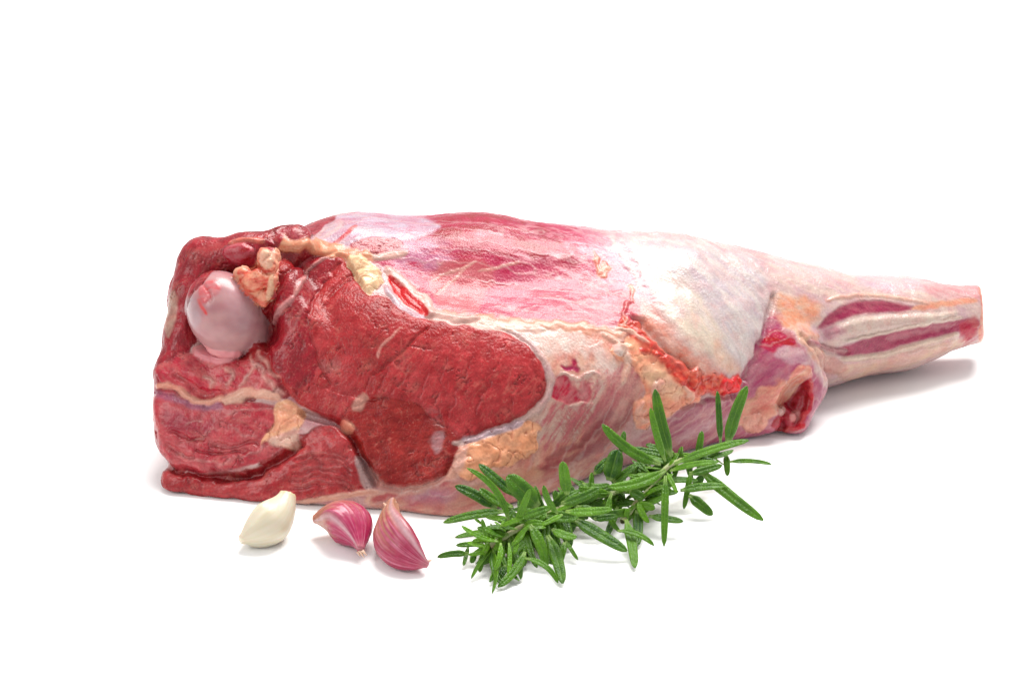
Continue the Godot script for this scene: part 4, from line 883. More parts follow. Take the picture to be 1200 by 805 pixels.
	layer("", [-12.68, -0.4, -12.13, -1.07, -11.57, -1.79], {"ca": Color(.76,.46,.40), "cb": Color(.7,.36,.32), "soft": 0.1, "h": 0.04, "w": 0.15, "wob": 0.25, "a": 0.75, "r": 0.106})
	layer("", [-13.41, -2.21, -13.07, -1.58, -12.65, -1.16], {"ca": Color(.76,.46,.40), "cb": Color(.7,.36,.32), "soft": 0.1, "h": 0.04, "w": 0.15, "wob": 0.25, "a": 0.75, "r": 0.106})
	layer("joint_lip", [-16.12, -0.23, -15.53, -0.02, -14.26, -0.36, -13.26, -0.36, -13.71, -0.91, -14.82, -1.04, -15.71, -0.74], {"ca": Color(.74,.38,.38), "cb": Color(.68,.3,.32), "kind": SMOOTH, "soft": 0.04, "h": 0.22, "w": 0.2})
	layer("slab_muscle", [-18.38, -2.36, -16.98, -2.53, -15.22, -3.02, -11.78, -2.84, -10.7, -3.76, -10.88, -4.92, -12.57, -5.97, -15.14, -6.46, -17.29, -6.14, -17.89, -4.15], {"ca": Color(.50,.062,.082), "cb": Color(.62,.16,.17), "kind": LOWER, "ang": -0.349, "soft": 0.06, "s": 1.3, "h": 0.08, "w": 0.5})
	layer("", [-17.16, -3.28, -15.41, -3.69, -14.23, -4.11, -15.18, -4.62, -16.7, -4.54, -17.36, -4.04], {"ca": Color(.34,.036,.06), "cb": Color(.44,.06,.09), "soft": 0.25, "wob": 0.3, "a": 0.8})
	layer("", [-17.96, -2.36, -16.74, -2.86, -15.3, -3.11, -14.26, -3.1], {"ca": Color(.50,.22,.30), "cb": Color(.42,.12,.18), "soft": 0.12, "wob": 0.15, "r": 0.176})
	layer("", [-16.25, -4.96, -15.39, -4.62, -14.54, -4.11], {"ca": Color(.66,.34,.32), "cb": Color(.56,.22,.22), "soft": 0.06, "h": 0.04, "w": 0.08, "wob": 0.2, "a": 0.75, "r": 0.057})
	layer("", [-13.89, -4.1, -13.24, -4.6, -12.59, -4.51], {"ca": Color(.66,.34,.32), "cb": Color(.56,.22,.22), "soft": 0.06, "h": 0.04, "w": 0.08, "wob": 0.2, "a": 0.75, "r": 0.057})
	layer("", [-16.27, -4.12, -15.71, -3.78, -15.19, -3.86], {"ca": Color(.66,.34,.32), "cb": Color(.56,.22,.22), "soft": 0.06, "h": 0.04, "w": 0.08, "wob": 0.2, "a": 0.75, "r": 0.057})
	layer("", [-16.69, -5.39, -15.59, -5.79, -14.21, -5.99], {"ca": Color(.66,.34,.32), "cb": Color(.56,.22,.22), "soft": 0.06, "h": 0.04, "w": 0.08, "wob": 0.2, "a": 0.75, "r": 0.057})
	layer("", [-14.51, -5.99, -13.01, -5.56, -12.16, -4.93], {"ca": Color(.66,.34,.32), "cb": Color(.56,.22,.22), "soft": 0.06, "h": 0.04, "w": 0.08, "wob": 0.2, "a": 0.75, "r": 0.057})
	layer("", [-14.25, -3.48, -13.05, -3.26, -11.56, -3.17], {"ca": Color(.66,.34,.32), "cb": Color(.56,.22,.22), "soft": 0.06, "h": 0.04, "w": 0.08, "wob": 0.2, "a": 0.75, "r": 0.057})
	layer("", [-16.92, -4.34, -16.13, -4.71, -15.18, -4.62], {"cr": 0.16, "cw": 0.08, "a": 0.0, "wob": 0.2, "r": 0.035})
	layer("", [-14.74, -4.95, -13.66, -5.11, -12.59, -4.85], {"cr": 0.16, "cw": 0.08, "a": 0.0, "wob": 0.2, "r": 0.035})
	layer("", [-15.59, -5.37, -14.21, -5.45, -13.01, -5.27], {"cr": 0.16, "cw": 0.08, "a": 0.0, "wob": 0.2, "r": 0.035})
	layer("", [-17.14, -5.06, -16.38, -5.47, -15.68, -5.63], {"cr": 0.16, "cw": 0.08, "a": 0.0, "wob": 0.2, "r": 0.035})
	layer("fat_line", [-17.87, -2.11, -17.09, -2.06, -16.47, -2.36, -15.84, -2.77, -15, -2.9, -13.83, -2.64], {"ca": Color(.86,.50,.41), "cb": Color(.80,.38,.31), "soft": 0.07, "h": 0.12, "w": 0.2, "kind": SMOOTH, "wob": 0.15, "r": 0.158})
	layer("fat_line", [-14.27, -2.76, -13.28, -2.51, -12.42, -2.42, -11.43, -2.67], {"ca": Color(.88,.60,.50), "cb": Color(.82,.46,.38), "soft": 0.08, "h": 0.14, "w": 0.3, "kind": SMOOTH, "wob": 0.2, "r": 0.264})
	layer("connective_fat", [-11.86, -3.18, -11.35, -2.67, -10.58, -2.92, -10.06, -3.58, -10.63, -4.5, -10.45, -5.24, -11.13, -5.17, -11.99, -4.76, -12.59, -5.1, -11.67, -4.01], {"ca": Color(.88,.52,.34), "cb": Color(.84,.40,.28), "kind": FAT, "soft": 0.06, "wob": 0.12, "h": 0.08, "w": 0.3, "s": 2})
	layer("", [-12.25, -4.84, -11.11, -4.3, -10.39, -4.09, -10.53, -5.25, -11.3, -5.13], {"ca": Color(.80,.56,.46), "cb": Color(.7,.36,.32), "soft": 0.1, "wob": 0.12})
	layer("low_muscle", [-17.98, -6.03, -16.66, -6.3, -14.2, -6.45, -12.14, -5.97, -10.66, -5.25, -9.84, -4.08, -8.56, -3.91, -7.57, -5.31, -6.56, -7.04, -7.27, -7.38, -9.17, -7.6, -11.27, -8.08, -14.2, -8.3, -17.5, -7.91], {"ca": Color(.41,.045,.052), "cb": Color(.54,.095,.10), "kind": LOWER, "ang": 0.436, "soft": 0.06, "s": 1.3})
	layer("", [-15.15, -6.29, -12.57, -6.1, -11.3, -5.54, -12.56, -6.8, -14.7, -6.95], {"ca": Color(.20,.015,.02), "cb": Color(.28,.03,.035), "soft": 0.25, "wob": 0.2, "a": 0.7})  # shade of the slab overhang painted as a dark strip on the muscle below
	layer("", [-10.66, -5.54, -9.6, -5.24, -8.54, -5.39, -7.69, -5.93], {"ca": Color(.60,.30,.28), "cb": Color(.5,.16,.16), "soft": 0.05, "h": 0.04, "w": 0.08, "wob": 0.2, "p0": -0.3, "p1": 0.2, "s": 4, "r": 0.048})
	layer("", [-10.65, -5.7, -9.6, -5.4, -8.54, -5.56, -7.82, -6.09], {"cr": 0.08, "cw": 0.06, "a": 0.0, "wob": 0.2, "r": 0.026})
	layer("", [-10.73, -5.91, -9.59, -5.59, -8.53, -5.73, -7.69, -6.19], {"ca": Color(.60,.30,.28), "cb": Color(.5,.16,.16), "soft": 0.05, "h": 0.04, "w": 0.08, "wob": 0.2, "p0": -0.3, "p1": 0.2, "s": 4, "r": 0.048})
	layer("", [-10.73, -6.08, -9.59, -5.76, -8.53, -5.89, -7.82, -6.35], {"cr": 0.08, "cw": 0.06, "a": 0.0, "wob": 0.2, "r": 0.026})
	layer("", [-10.8, -6.29, -9.59, -5.95, -8.53, -6.06, -7.69, -6.45], {"ca": Color(.60,.30,.28), "cb": Color(.5,.16,.16), "soft": 0.05, "h": 0.04, "w": 0.08, "wob": 0.2, "p0": -0.3, "p1": 0.2, "s": 4, "r": 0.048})
	layer("", [-10.8, -6.45, -9.59, -6.11, -8.53, -6.23, -7.82, -6.61], {"cr": 0.08, "cw": 0.06, "a": 0.0, "wob": 0.2, "r": 0.026})
	layer("", [-10.87, -6.66, -9.59, -6.3, -8.53, -6.4, -7.69, -6.71], {"ca": Color(.60,.30,.28), "cb": Color(.5,.16,.16), "soft": 0.05, "h": 0.04, "w": 0.08, "wob": 0.2, "p0": -0.3, "p1": 0.2, "s": 4, "r": 0.048})
	layer("", [-10.87, -6.83, -9.59, -6.47, -8.53, -6.56, -7.82, -6.88], {"cr": 0.08, "cw": 0.06, "a": 0.0, "wob": 0.2, "r": 0.026})
	layer("", [-10.95, -7.04, -9.58, -6.65, -8.53, -6.73, -7.69, -6.97], {"ca": Color(.60,.30,.28), "cb": Color(.5,.16,.16), "soft": 0.05, "h": 0.04, "w": 0.08, "wob": 0.2, "p0": -0.3, "p1": 0.2, "s": 4, "r": 0.048})
	layer("", [-10.95, -7.2, -9.58, -6.82, -8.53, -6.9, -7.82, -7.14], {"cr": 0.08, "cw": 0.06, "a": 0.0, "wob": 0.2, "r": 0.026})
	layer("", [-10.41, -3.42, -9.55, -3.66, -8.57, -3.78, -8.01, -4.27, -7.32, -5.51, -6.65, -6.87], {"cr": 0.45, "cw": 0.14, "a": 0.0, "wob": 0.1, "r": 0.066})
	layer("", [-7.74, -5.39, -7.32, -5.55, -6.73, -6.63, -6.65, -7.29, -7.27, -7.13, -7.48, -6.34], {"ca": Color(.50,.36,.36), "cb": Color(.6,.42,.4), "soft": 0.08, "h": 0.06, "w": 0.2})
	layer("", [-8.57, -3.78, -8.15, -3.74, -7.59, -4.07, -7.92, -4.4, -8.43, -4.19], {"ca": Color(.80,.44,.32), "cb": Color(.7,.2,.16), "soft": 0.06, "h": 0.12, "w": 0.2, "kind": FAT})
	layer("lower_fat_line", [-11.48, -8, -9.17, -7.6, -7.27, -7.25, -6.15, -7.25], {"ca": Color(.80,.46,.36), "cb": Color(.76,.5,.44), "soft": 0.06, "h": 0.08, "w": 0.12, "kind": SMOOTH, "r": 0.150})
	layer("", [-14.3, 3.05, -13.25, 2.84, -12.67, 1.58, -13.06, 0.32, -13.82, 0.94, -14.15, 2.2], {"ca": Color(.56,.38,.39), "cb": Color(.48,.30,.32), "only": "joint", "soft": 0.35, "a": 0.7})  # soft pale highlight painted onto the right of the bone head
	layer("", [-16.33, 2.24, -15.65, 2.42, -15.26, 1.28, -15.57, 0.74, -16.22, 1.05], {"ca": Color(.52,.42,.44), "cb": Color(.5,.36,.38), "only": "joint", "soft": 0.15, "a": 0.7})  # greyish highlight put into the colour at the left of the bone head
	layer("joint_cap", [-15.53, 2.71, -15.16, 3.14, -14.64, 3.13, -14.27, 2.83, -14.45, 2.41, -14.83, 2.24, -15.12, 1.86, -15.45, 2.2], {"ca": Color(.60,.17,.18), "cb": Color(.58,.28,.29), "only": "joint", "soft": 0.12, "wob": 0.0, "h": 0.03, "w": 0.15, "s": 3, "zmin": 4.9})
	layer("", [-15.45, 2.2, -15.25, 1.78, -14.99, 1.44], {"ca": Color(.64,.12,.12), "cb": Color(.6,.2,.2), "only": "joint", "soft": 0.06, "r": 0.088})
	layer("", [-15.38, 3.06, -14.98, 2.62, -14.74, 2.11], {"ca": Color(.5,.1,.1), "cb": Color(.5,.1,.1), "only": "joint", "soft": 0.04, "cr": 0.05, "cw": 0.06, "r": 0.035})
	layer("", [-17.46, -6.01, -16.22, -6.38, -14.49, -6.62, -12.57, -6.43, -11.08, -5.5, -10.45, -4.91], {"cr": 0.45, "cw": 0.16, "a": 0.0, "wob": 0.2, "r": 0.044})
	layer("", [13.63, 2.55, 13.13, 0.9, 12.53, -0.68, 11.97, -1.64, 11.42, -2.77], {"cr": 0.22, "cw": 0.12, "a": 0.0, "wob": 0.1, "r": 0.044})
	layer("", [15.03, 0.46, 15.84, -0.42, 16.48, -1.67, 16.29, -2.83], {"cr": 0.2, "cw": 0.12, "a": 0.0, "wob": 0.1, "r": 0.044})
	layer("", [8.57, -3.23, 9.91, -2.73, 11.42, -2.59], {"cr": 0.2, "cw": 0.12, "a": 0.0, "wob": 0.1, "r": 0.044})
	layer("", [-16.78, -1.59, -15.45, -2.52, -14.27, -2.43], {"cr": 0.15, "cw": 0.1, "a": 0.0, "wob": 0.2, "r": 0.044})
	layer("", [6.22, 1.31, 7.48, 0.02, 8.9, -1.26], {"cr": 0.25, "cw": 0.16, "a": 0.0, "wob": 0.25, "r": 0.044})
	layer("tendon", [17.55, 0.11, 20, 0.61, 22.18, 1.07, 24.47, 1.45], {"ca": Color(.82,.72,.64), "cb": Color(.72,.56,.5), "soft": 0.07, "h": 0.1, "w": 0.12, "kind": SMOOTH, "r": 0.114})
	layer("tendon", [17.37, -0.83, 19.61, -0.71, 21.74, -0.07, 24.26, 0.49], {"ca": Color(.82,.70,.60), "cb": Color(.74,.55,.48), "soft": 0.08, "h": 0.1, "w": 0.14, "kind": SMOOTH, "r": 0.150})
	layer("", [16.52, 2.27, 18.36, 2.61, 20.55, 2.49, 22.47, 2.13], {"ca": Color(.84,.64,.54), "cb": Color(.76,.5,.44), "soft": 0.09, "h": 0.07, "w": 0.14, "r": 0.132})
	layer("", [16.34, 1.1, 17.54, 0.83, 17.3, 0.29, 16.18, 0.2], {"ca": Color(.60,.42,.46), "cb": Color(.5,.25,.3), "soft": 0.2, "wob": 0.2, "a": 0.8})
	layer("", [20.01, 0.25, 21.94, 0.66, 23.96, 1.08], {"ca": Color(.62,.36,.38), "cb": Color(.56,.25,.28), "soft": 0.15, "a": 0.6, "wob": 0.2, "r": 0.132})
	layer("", [6.05, 2.27, 7.13, 2.18, 8.15, 0.75, 9.45, -0.54, 10.82, -1.19, 10.12, -1.62, 8.55, -1.26, 7.26, 0.02, 6.21, 1.14], {"ca": Color(.84,.36,.28), "cb": Color(.84,.56,.48), "soft": 0.4, "wob": 0.3, "s": 2.2, "a": 0.6})
	layer("", [5.19, 2.49, 6.07, 2.71, 6.54, 1.74, 6.25, 0.96, 5.4, 1.31], {"ca": Color(.50,.06,.10), "cb": Color(.6,.2,.22), "soft": 0.2, "wob": 0.3, "a": 0.8, "s": 2})
	layer("", [13.55, 4.99, 16.27, 4.41, 21.14, 3.88, 25.13, 3.56, 24.2, 3.1, 20.22, 3.33, 16.27, 3.5, 13.63, 3.78], {"ca": Color(.90,.84,.80), "cb": Color(.82,.68,.68), "soft": 0.3, "wob": 0.3, "s": 1.5, "ang": -0.14, "st": 0.15, "p0": -0.6, "p1": 0.2, "a": 0.75})

# ---------------------------------------------------------------- garlic
class Loft:
	var P := PackedVector3Array()
	var C := PackedColorArray()
	var I := PackedInt32Array()
	func mesh() -> ArrayMesh:
		var st := SurfaceTool.new()
		st.begin(Mesh.PRIMITIVE_TRIANGLES)
		st.set_smooth_group(0)
		for k in P.size():
			st.set_color(C[k])
			st.add_vertex(P[k])
		for k in I: st.add_index(k)
		st.generate_normals()
		return st.commit()

func bezier(a: Vector3, b: Vector3, c: Vector3, t: float) -> Vector3:
	return a.lerp(b, t).lerp(b.lerp(c, t), t)

# A clove is swept along a bent line from its tip to its root; its back bulges, its inner side is flatter, ridges run along it.
# look 0 is bare flesh, 1 and 2 are pink skins. from / to cut the sweep into parts.
func clove_piece(base: Vector3, a: Vector3, b: Vector3, c: Vector3, prof: PackedFloat32Array, back: Vector3, ridges: Array, look: int, t0: float, t1: float, seed_: int) -> ArrayMesh:
	var n := noise(FastNoiseLite.TYPE_SIMPLEX_SMOOTH, 1.0, 3, seed_)
	var lf := Loft.new()
	var along := 44
	var around := 120
	for i in along + 1:
		var t := lerpf(t0, t1, i / float(along))
		var mid := bezier(a, b, c, t)
		var dir := (bezier(a, b, c, t + 0.01) - bezier(a, b, c, t - 0.01)).normalized()
		var nn := (back - dir * back.dot(dir)).normalized()
		var bb := dir.cross(nn)
		var f := clampf(t, 0.0, 1.0) * (prof.size() - 1)
		var k := mini(int(f), prof.size() - 2)
		var fr := f - k
		var p0 := prof[maxi(k - 1, 0)]
		var p3 := prof[mini(k + 2, prof.size() - 1)]
		var r := cubic_interpolate(prof[k], prof[k + 1], p0, p3, fr)
		for j in around:
			var ph := TAU * j / around
			var rr := r * (1.0 - (0.34 if look == 0 else 0.16) * maxf(0.0, -cos(ph)))
			for q in ridges:
				var dd := wrapf(ph - q[0], -PI, PI)
				rr += r * q[1] * exp(-dd * dd / (q[2] * q[2]))
			var s := n.get_noise_3d(cos(ph) * 5.0, sin(ph) * 5.0, t * 1.0)
			var s2 := n.get_noise_3d(cos(ph) * 13.0, sin(ph) * 13.0, t * 1.6 + 7.0)
			var col: Color
			if look == 0:
				rr *= 1.0 + 0.03 * n.get_noise_3d(cos(ph), sin(ph), t * 2.0)
				col = Color(0.74, 0.70, 0.50).lerp(Color(0.80, 0.77, 0.62), clampf(0.5 + s, 0, 1))
				col = col.lerp(Color(0.62, 0.58, 0.32), smoothstep(0.12, 0.0, t) * 0.6)
				if t < 0.02: rr *= 0.8 + 0.25 * n.get_noise_3d(cos(ph) * 3.0, sin(ph) * 3.0, 0.0)
			else:
				var s3 := n.get_noise_3d(cos(ph) * 24.0, sin(ph) * 24.0, t * 1.3 + 3.0)
				rr *= (1.0 - 0.10 * cos(3.0 * (ph - ridges[0][0]) + PI)) * (1.0 + 0.030 * s + 0.018 * s2 + 0.012 * s3)
				rr += 0.03 * n.get_noise_3d(cos(ph) * 2.0, sin(ph) * 2.0, t * 6.0)
				var tan_part := 1.0 - smoothstep(0.14, 0.68, t + s * 0.35 + s3 * 0.15)
				var red := Color(0.56, 0.012, 0.12) if look == 1 else Color(0.50, 0.022, 0.10)
				col = red.lerp(Color(0.74, 0.22, 0.34), clampf(0.14 + s3 * 1.5 + s2 * 0.9 + s * 0.5 - (0.12 if look == 1 else 0.0), 0, 1))
				col = col.lerp(Color(0.56, 0.27, 0.15).lerp(Color(0.72, 0.42, 0.27), clampf(0.5 + s2 * 1.4, 0, 1)), tan_part * (0.95 if look == 2 else 0.8))
				for q in ridges:
					var dd := wrapf(ph - q[0] - 0.18, -PI, PI)
					col = col.lerp(Color(0.82, 0.56, 0.60), 0.8 * exp(-dd * dd / 0.018))
				col = col.lerp(Color(0.70, 0.30, 0.34), smoothstep(0.9, 1.0, t) * 0.6)
			lf.P.append(up(mid + (nn * cos(ph) + bb * sin(ph)) * rr) - base)
			lf.C.append(Color(col.r * 0.68, col.g * 0.66, col.b * 0.66))
	for i in along:
		for j in around:
			var q := i * around + j
			var q1 := i * around + (j + 1) % around
			lf.I.append_array(PackedInt32Array([q, q1, q + around, q1, q1 + around, q + around]))
	for e in 2:
		if (e == 0 and t0 > 0.0) or (e == 1 and t1 < 1.0): continue
		var row := 0 if e == 0 else along * around
		var mid := Vector3.ZERO
		for j in around: mid += lf.P[row + j]
		lf.P.append(mid / around)
		lf.C.append(lf.C[row])
		for j in around:
			var j1 := (j + 1) % around
			lf.I.append_array(PackedInt32Array([lf.P.size() - 1, row + j1, row + j] if e == 0 else [lf.P.size() - 1, row + j, row + j1]))
	return lf.mesh()

func wisp(base: Vector3, a: Vector3, b: Vector3, w: float, col: Color) -> ArrayMesh:   # a torn shred of dry skin
	var lf := Loft.new()
	var side := (b - a).cross(Vector3(0.2, 0.3, 1.0)).normalized() * w
	for i in 5:
		var t := i / 4.0
		var m := a.lerp(b, t) + Vector3(0, 0, 0.05 * sin(t * 3.0))
		var s := side * (1.0 - t * 0.85)
		for q in [m - s, m + s, m + s * 0.8 + Vector3(0, 0, -0.02), m - s * 0.8 + Vector3(0, 0, -0.02)]:
			lf.P.append(up(q) - base)
			lf.C.append(col)
	for i in 4:
		for j in 4:
			var q := i * 4 + j
			var q1 := i * 4 + (j + 1) % 4
			lf.I.append_array(PackedInt32Array([q, q + 4, q1, q1, q + 4, q1 + 4]))
	return lf.mesh()

func build_garlic() -> void:
	var dry := surface("garlic_skin", 0.38, 0.5, grain(noise(FastNoiseLite.TYPE_SIMPLEX_SMOOTH, 0.03, 3, 51), Color(0.85, 0.82, 0.82), Color(1, 1, 1), 256), bumps(noise(FastNoiseLite.TYPE_SIMPLEX_SMOOTH, 0.02, 3, 52), 2.5, 256), 0.5, 40.0, 0.05)
	var bare := surface("garlic_flesh", 0.36, 0.5, null, bumps(noise(FastNoiseLite.TYPE_SIMPLEX_SMOOTH, 0.02, 3, 53), 1.5, 256), 0.35, 30.0, 0.25)
	var o := Node3D.new()
	o.name = "garlic_clove"
	add_child(o)
	o.position = up(Vector3(-11.90, -9.35, 9.34))
	tag(o, "peeled ivory garlic clove leaning by the lower left of the meat", "garlic clove", "garlic cloves lying before the meat")
	place("flesh", clove_piece(o.position, Vector3(-10.78, -7.16, 9.11), Vector3(-11.06, -8.36, 9.57), Vector3(-12.85, -9.25, 10.64), PackedFloat32Array([.46, .58, .76, .95, 1.10, 1.15, 1.02, .72, .24]), Vector3(.75, -.6, .25), [[2.2, .14, .30], [-2.4, .10, .3]], 0, 0.0, 1.0, 61), bare, o)
	o = Node3D.new()
	o.name = "garlic_clove_001"
	add_child(o)
	o.position = up(Vector3(-7.98, -9.11, 8.80))
	tag(o, "unpeeled magenta garlic clove with its tan tip pointing left", "garlic clove", "garlic cloves lying before the meat")
	var pa := PackedFloat32Array([.20, .54, .84, 1.04, 1.12, 1.04, .80, .46, .18])
	place("skin", clove_piece(o.position, Vector3(-9.49, -8.41, 9.33), Vector3(-7.56, -8.03, 9.58), Vector3(-7.12, -9.66, 11.51), pa, Vector3(.6, .75, .3), [[1.25, .12, .2], [-1.3, .06, .3]], 1, 0.12, 1.0, 62), dry, o)
	place("dry_tip", clove_piece(o.position, Vector3(-9.49, -8.41, 9.33), Vector3(-7.56, -8.03, 9.58), Vector3(-7.12, -9.66, 11.51), pa, Vector3(.6, .75, .3), [[1.25, .12, .2], [-1.3, .06, .3]], 1, 0.0, 0.12, 62), dry, o)
	for q in [[Vector3(-7.15, -9.69, 11.58), Vector3(-6.91, -10.04, 11.64)], [Vector3(-7.03, -9.69, 11.58), Vector3(-6.79, -9.93, 11.62)], [Vector3(-7.24, -9.74, 11.45), Vector3(-7.12, -9.98, 11.49)]]:
		place("skin_shred", wisp(o.position, q[0], q[1], .09, Color(.78, .52, .38)), dry, o)
	o = Node3D.new()
	o.name = "garlic_clove_002"
	add_child(o)
	o.position = up(Vector3(-5.33, -9.79, 10.34))
	tag(o, "unpeeled pink garlic clove with its cut tan end up, next to rosemary", "garlic clove", "garlic cloves lying before the meat")
	pa = PackedFloat32Array([.36, .54, .76, .94, 1.04, 1.02, .86, .54, .14])
	place("skin", clove_piece(o.position, Vector3(-5.72, -7.74, 9.05), Vector3(-5.92, -9.36, 12.19), Vector3(-3.88, -10.27, 12.65), pa, Vector3(-.8, -.3, .45), [[-1.75, .16, .2], [.9, .05, .3]], 2, 0.1, 1.0, 64), dry, o)
	place("dry_tip", clove_piece(o.position, Vector3(-5.72, -7.74, 9.05), Vector3(-5.92, -9.36, 12.19), Vector3(-3.88, -10.27, 12.65), pa, Vector3(-.8, -.3, .45), [[-1.75, .16, .2], [.9, .05, .3]], 2, 0.0, 0.1, 64), dry, o)
	for q in [[Vector3(-5.98, -7.79, 9.53), Vector3(-6.15, -7.60, 9.34)], [Vector3(-5.62, -7.68, 9.29), Vector3(-5.54, -7.51, 9.40)], [Vector3(-4.08, -10.19, 12.70), Vector3(-3.74, -10.07, 12.20)]]:
		place("skin_shred", wisp(o.position, q[0], q[1], .14, Color(.74, .46, .34)), dry, o)

# ---------------------------------------------------------------- rosemary
func leaf(parent: Node3D, m: Material, a: Vector3, b: Vector3, width: float, bow: Vector3, tone: float, tilt: float) -> void:
	var lf := Loft.new()
	var n: FastNoiseLite = nz[2]
	var dir := (b - a).normalized()
	var face := Vector3(0.0, 0.55, 0.85).rotated(dir, tilt)
	var ring := [Vector2(-1, -.05), Vector2(-.93, .16), Vector2(-.5, .30), Vector2(-.12, .16), Vector2(0, .02), Vector2(.12, .16), Vector2(.5, .30), Vector2(.93, .16), Vector2(1, -.05), Vector2(.72, -.26), Vector2(.15, -.10), Vector2(-.15, -.10), Vector2(-.72, -.26)]
	var rows := 14
	var mid_p := a.lerp(b, 0.5) + bow * 2.0
	for i in rows + 1:
		var t := i / float(rows)
		var p := bezier(a, mid_p, b, t)
		var d := (bezier(a, mid_p, b, minf(t + .02, 1.02)) - bezier(a, mid_p, b, t - .02)).normalized()
		var sd_ := d.cross(face).normalized()
		var up_ := sd_.cross(d).normalized()
		var w := width * 0.5 * (0.34 + 0.66 * smoothstep(0.0, 0.3, t)) * (1.0 - 0.22 * t) * sqrt(maxf(0.0, 1.0 - pow(maxf(t - 0.45, 0.0) / 0.555, 4.0)))
		w = maxf(w, width * 0.03)
		for k in ring.size():
			var q: Vector2 = ring[k]
			var v := p + sd_ * q.x * w + up_ * q.y * minf(w, width * 0.5) * 0.68
			lf.P.append(up(v) - parent.position)
			var top := k < 9
			var edge := absf(q.x) > 0.9
			var c := Color(0.014, 0.080, 0.002).lerp(Color(0.165, 0.380, 0.006), clampf(tone + 0.25 * n.get_noise_3dv(p * 2.0), 0, 1))
			if k == 4: c = c.lerp(Color(0.20, 0.36, 0.04), 0.5)
			elif edge: c = c.lerp(Color(0.18, 0.34, 0.03), 0.35)
			elif not top: c = Color(0.20, 0.30, 0.10)
			if t < 0.1: c = c.lerp(Color(0.34, 0.46, 0.16), 0.6)
			lf.C.append(c)
	var m_ := ring.size()
	for i in rows:
		for k in m_:
			var q := i * m_ + k
			var q1 := i * m_ + (k + 1) % m_
			lf.I.append_array(PackedInt32Array([q, q + m_, q1, q1, q + m_, q1 + m_]))
	for e in 2:
		var row := 0 if e == 0 else rows * m_
		var mid := Vector3.ZERO
		for j in m_: mid += lf.P[row + j]
		lf.P.append(mid / m_)
		lf.C.append(lf.C[row])
		for j in m_:
			var j1 := (j + 1) % m_
			lf.I.append_array(PackedInt32Array([lf.P.size() - 1, row + j, row + j1] if e == 0 else [lf.P.size() - 1, row + j1, row + j]))
	place("leaf", lf.mesh(), m, parent)

func stalk(parent: Node3D, m: Material, pts: Array, r0: float, r1: float) -> void:
	var lf := Loft.new()
	var cv := Curve3D.new()
	for i in pts.size():
		var tan_: Vector3 = ((pts[mini(i + 1, pts.size() - 1)] as Vector3) - pts[maxi(i - 1, 0)]) / 6.0
		cv.add_point(pts[i], -tan_, tan_)
	var n := 40
	for i in n + 1:
		var o := cv.get_baked_length() * i / n
		var p := cv.sample_baked(o, true)
		var d := (cv.sample_baked(o + 0.05, true) - cv.sample_baked(maxf(o - 0.05, 0.0), true)).normalized()
		var s := d.cross(Vector3(0.1, 0.3, 1)).normalized()
		var u := s.cross(d)
		var r := lerpf(r0, r1, i / float(n)) * (1.0 + 0.25 * maxf(0.0, sin(i * 1.9)))
		for k in 10:
			lf.P.append(up(p + (s * cos(TAU * k / 10) + u * sin(TAU * k / 10)) * r) - parent.position)
			lf.C.append(Color(0.30, 0.36, 0.16).lerp(Color(0.24, 0.17, 0.09), clampf(0.3 + 0.4 * sin(i * 0.7 + k), 0, 1) * (1.0 - i / float(n))))
	for i in n:
		for k in 10:
			var q := i * 10 + k
			var q1 := i * 10 + (k + 1) % 10
			lf.I.append_array(PackedInt32Array([q, q1, q + 10, q1, q1 + 10, q + 10]))
	place("stem", lf.mesh(), m, parent)

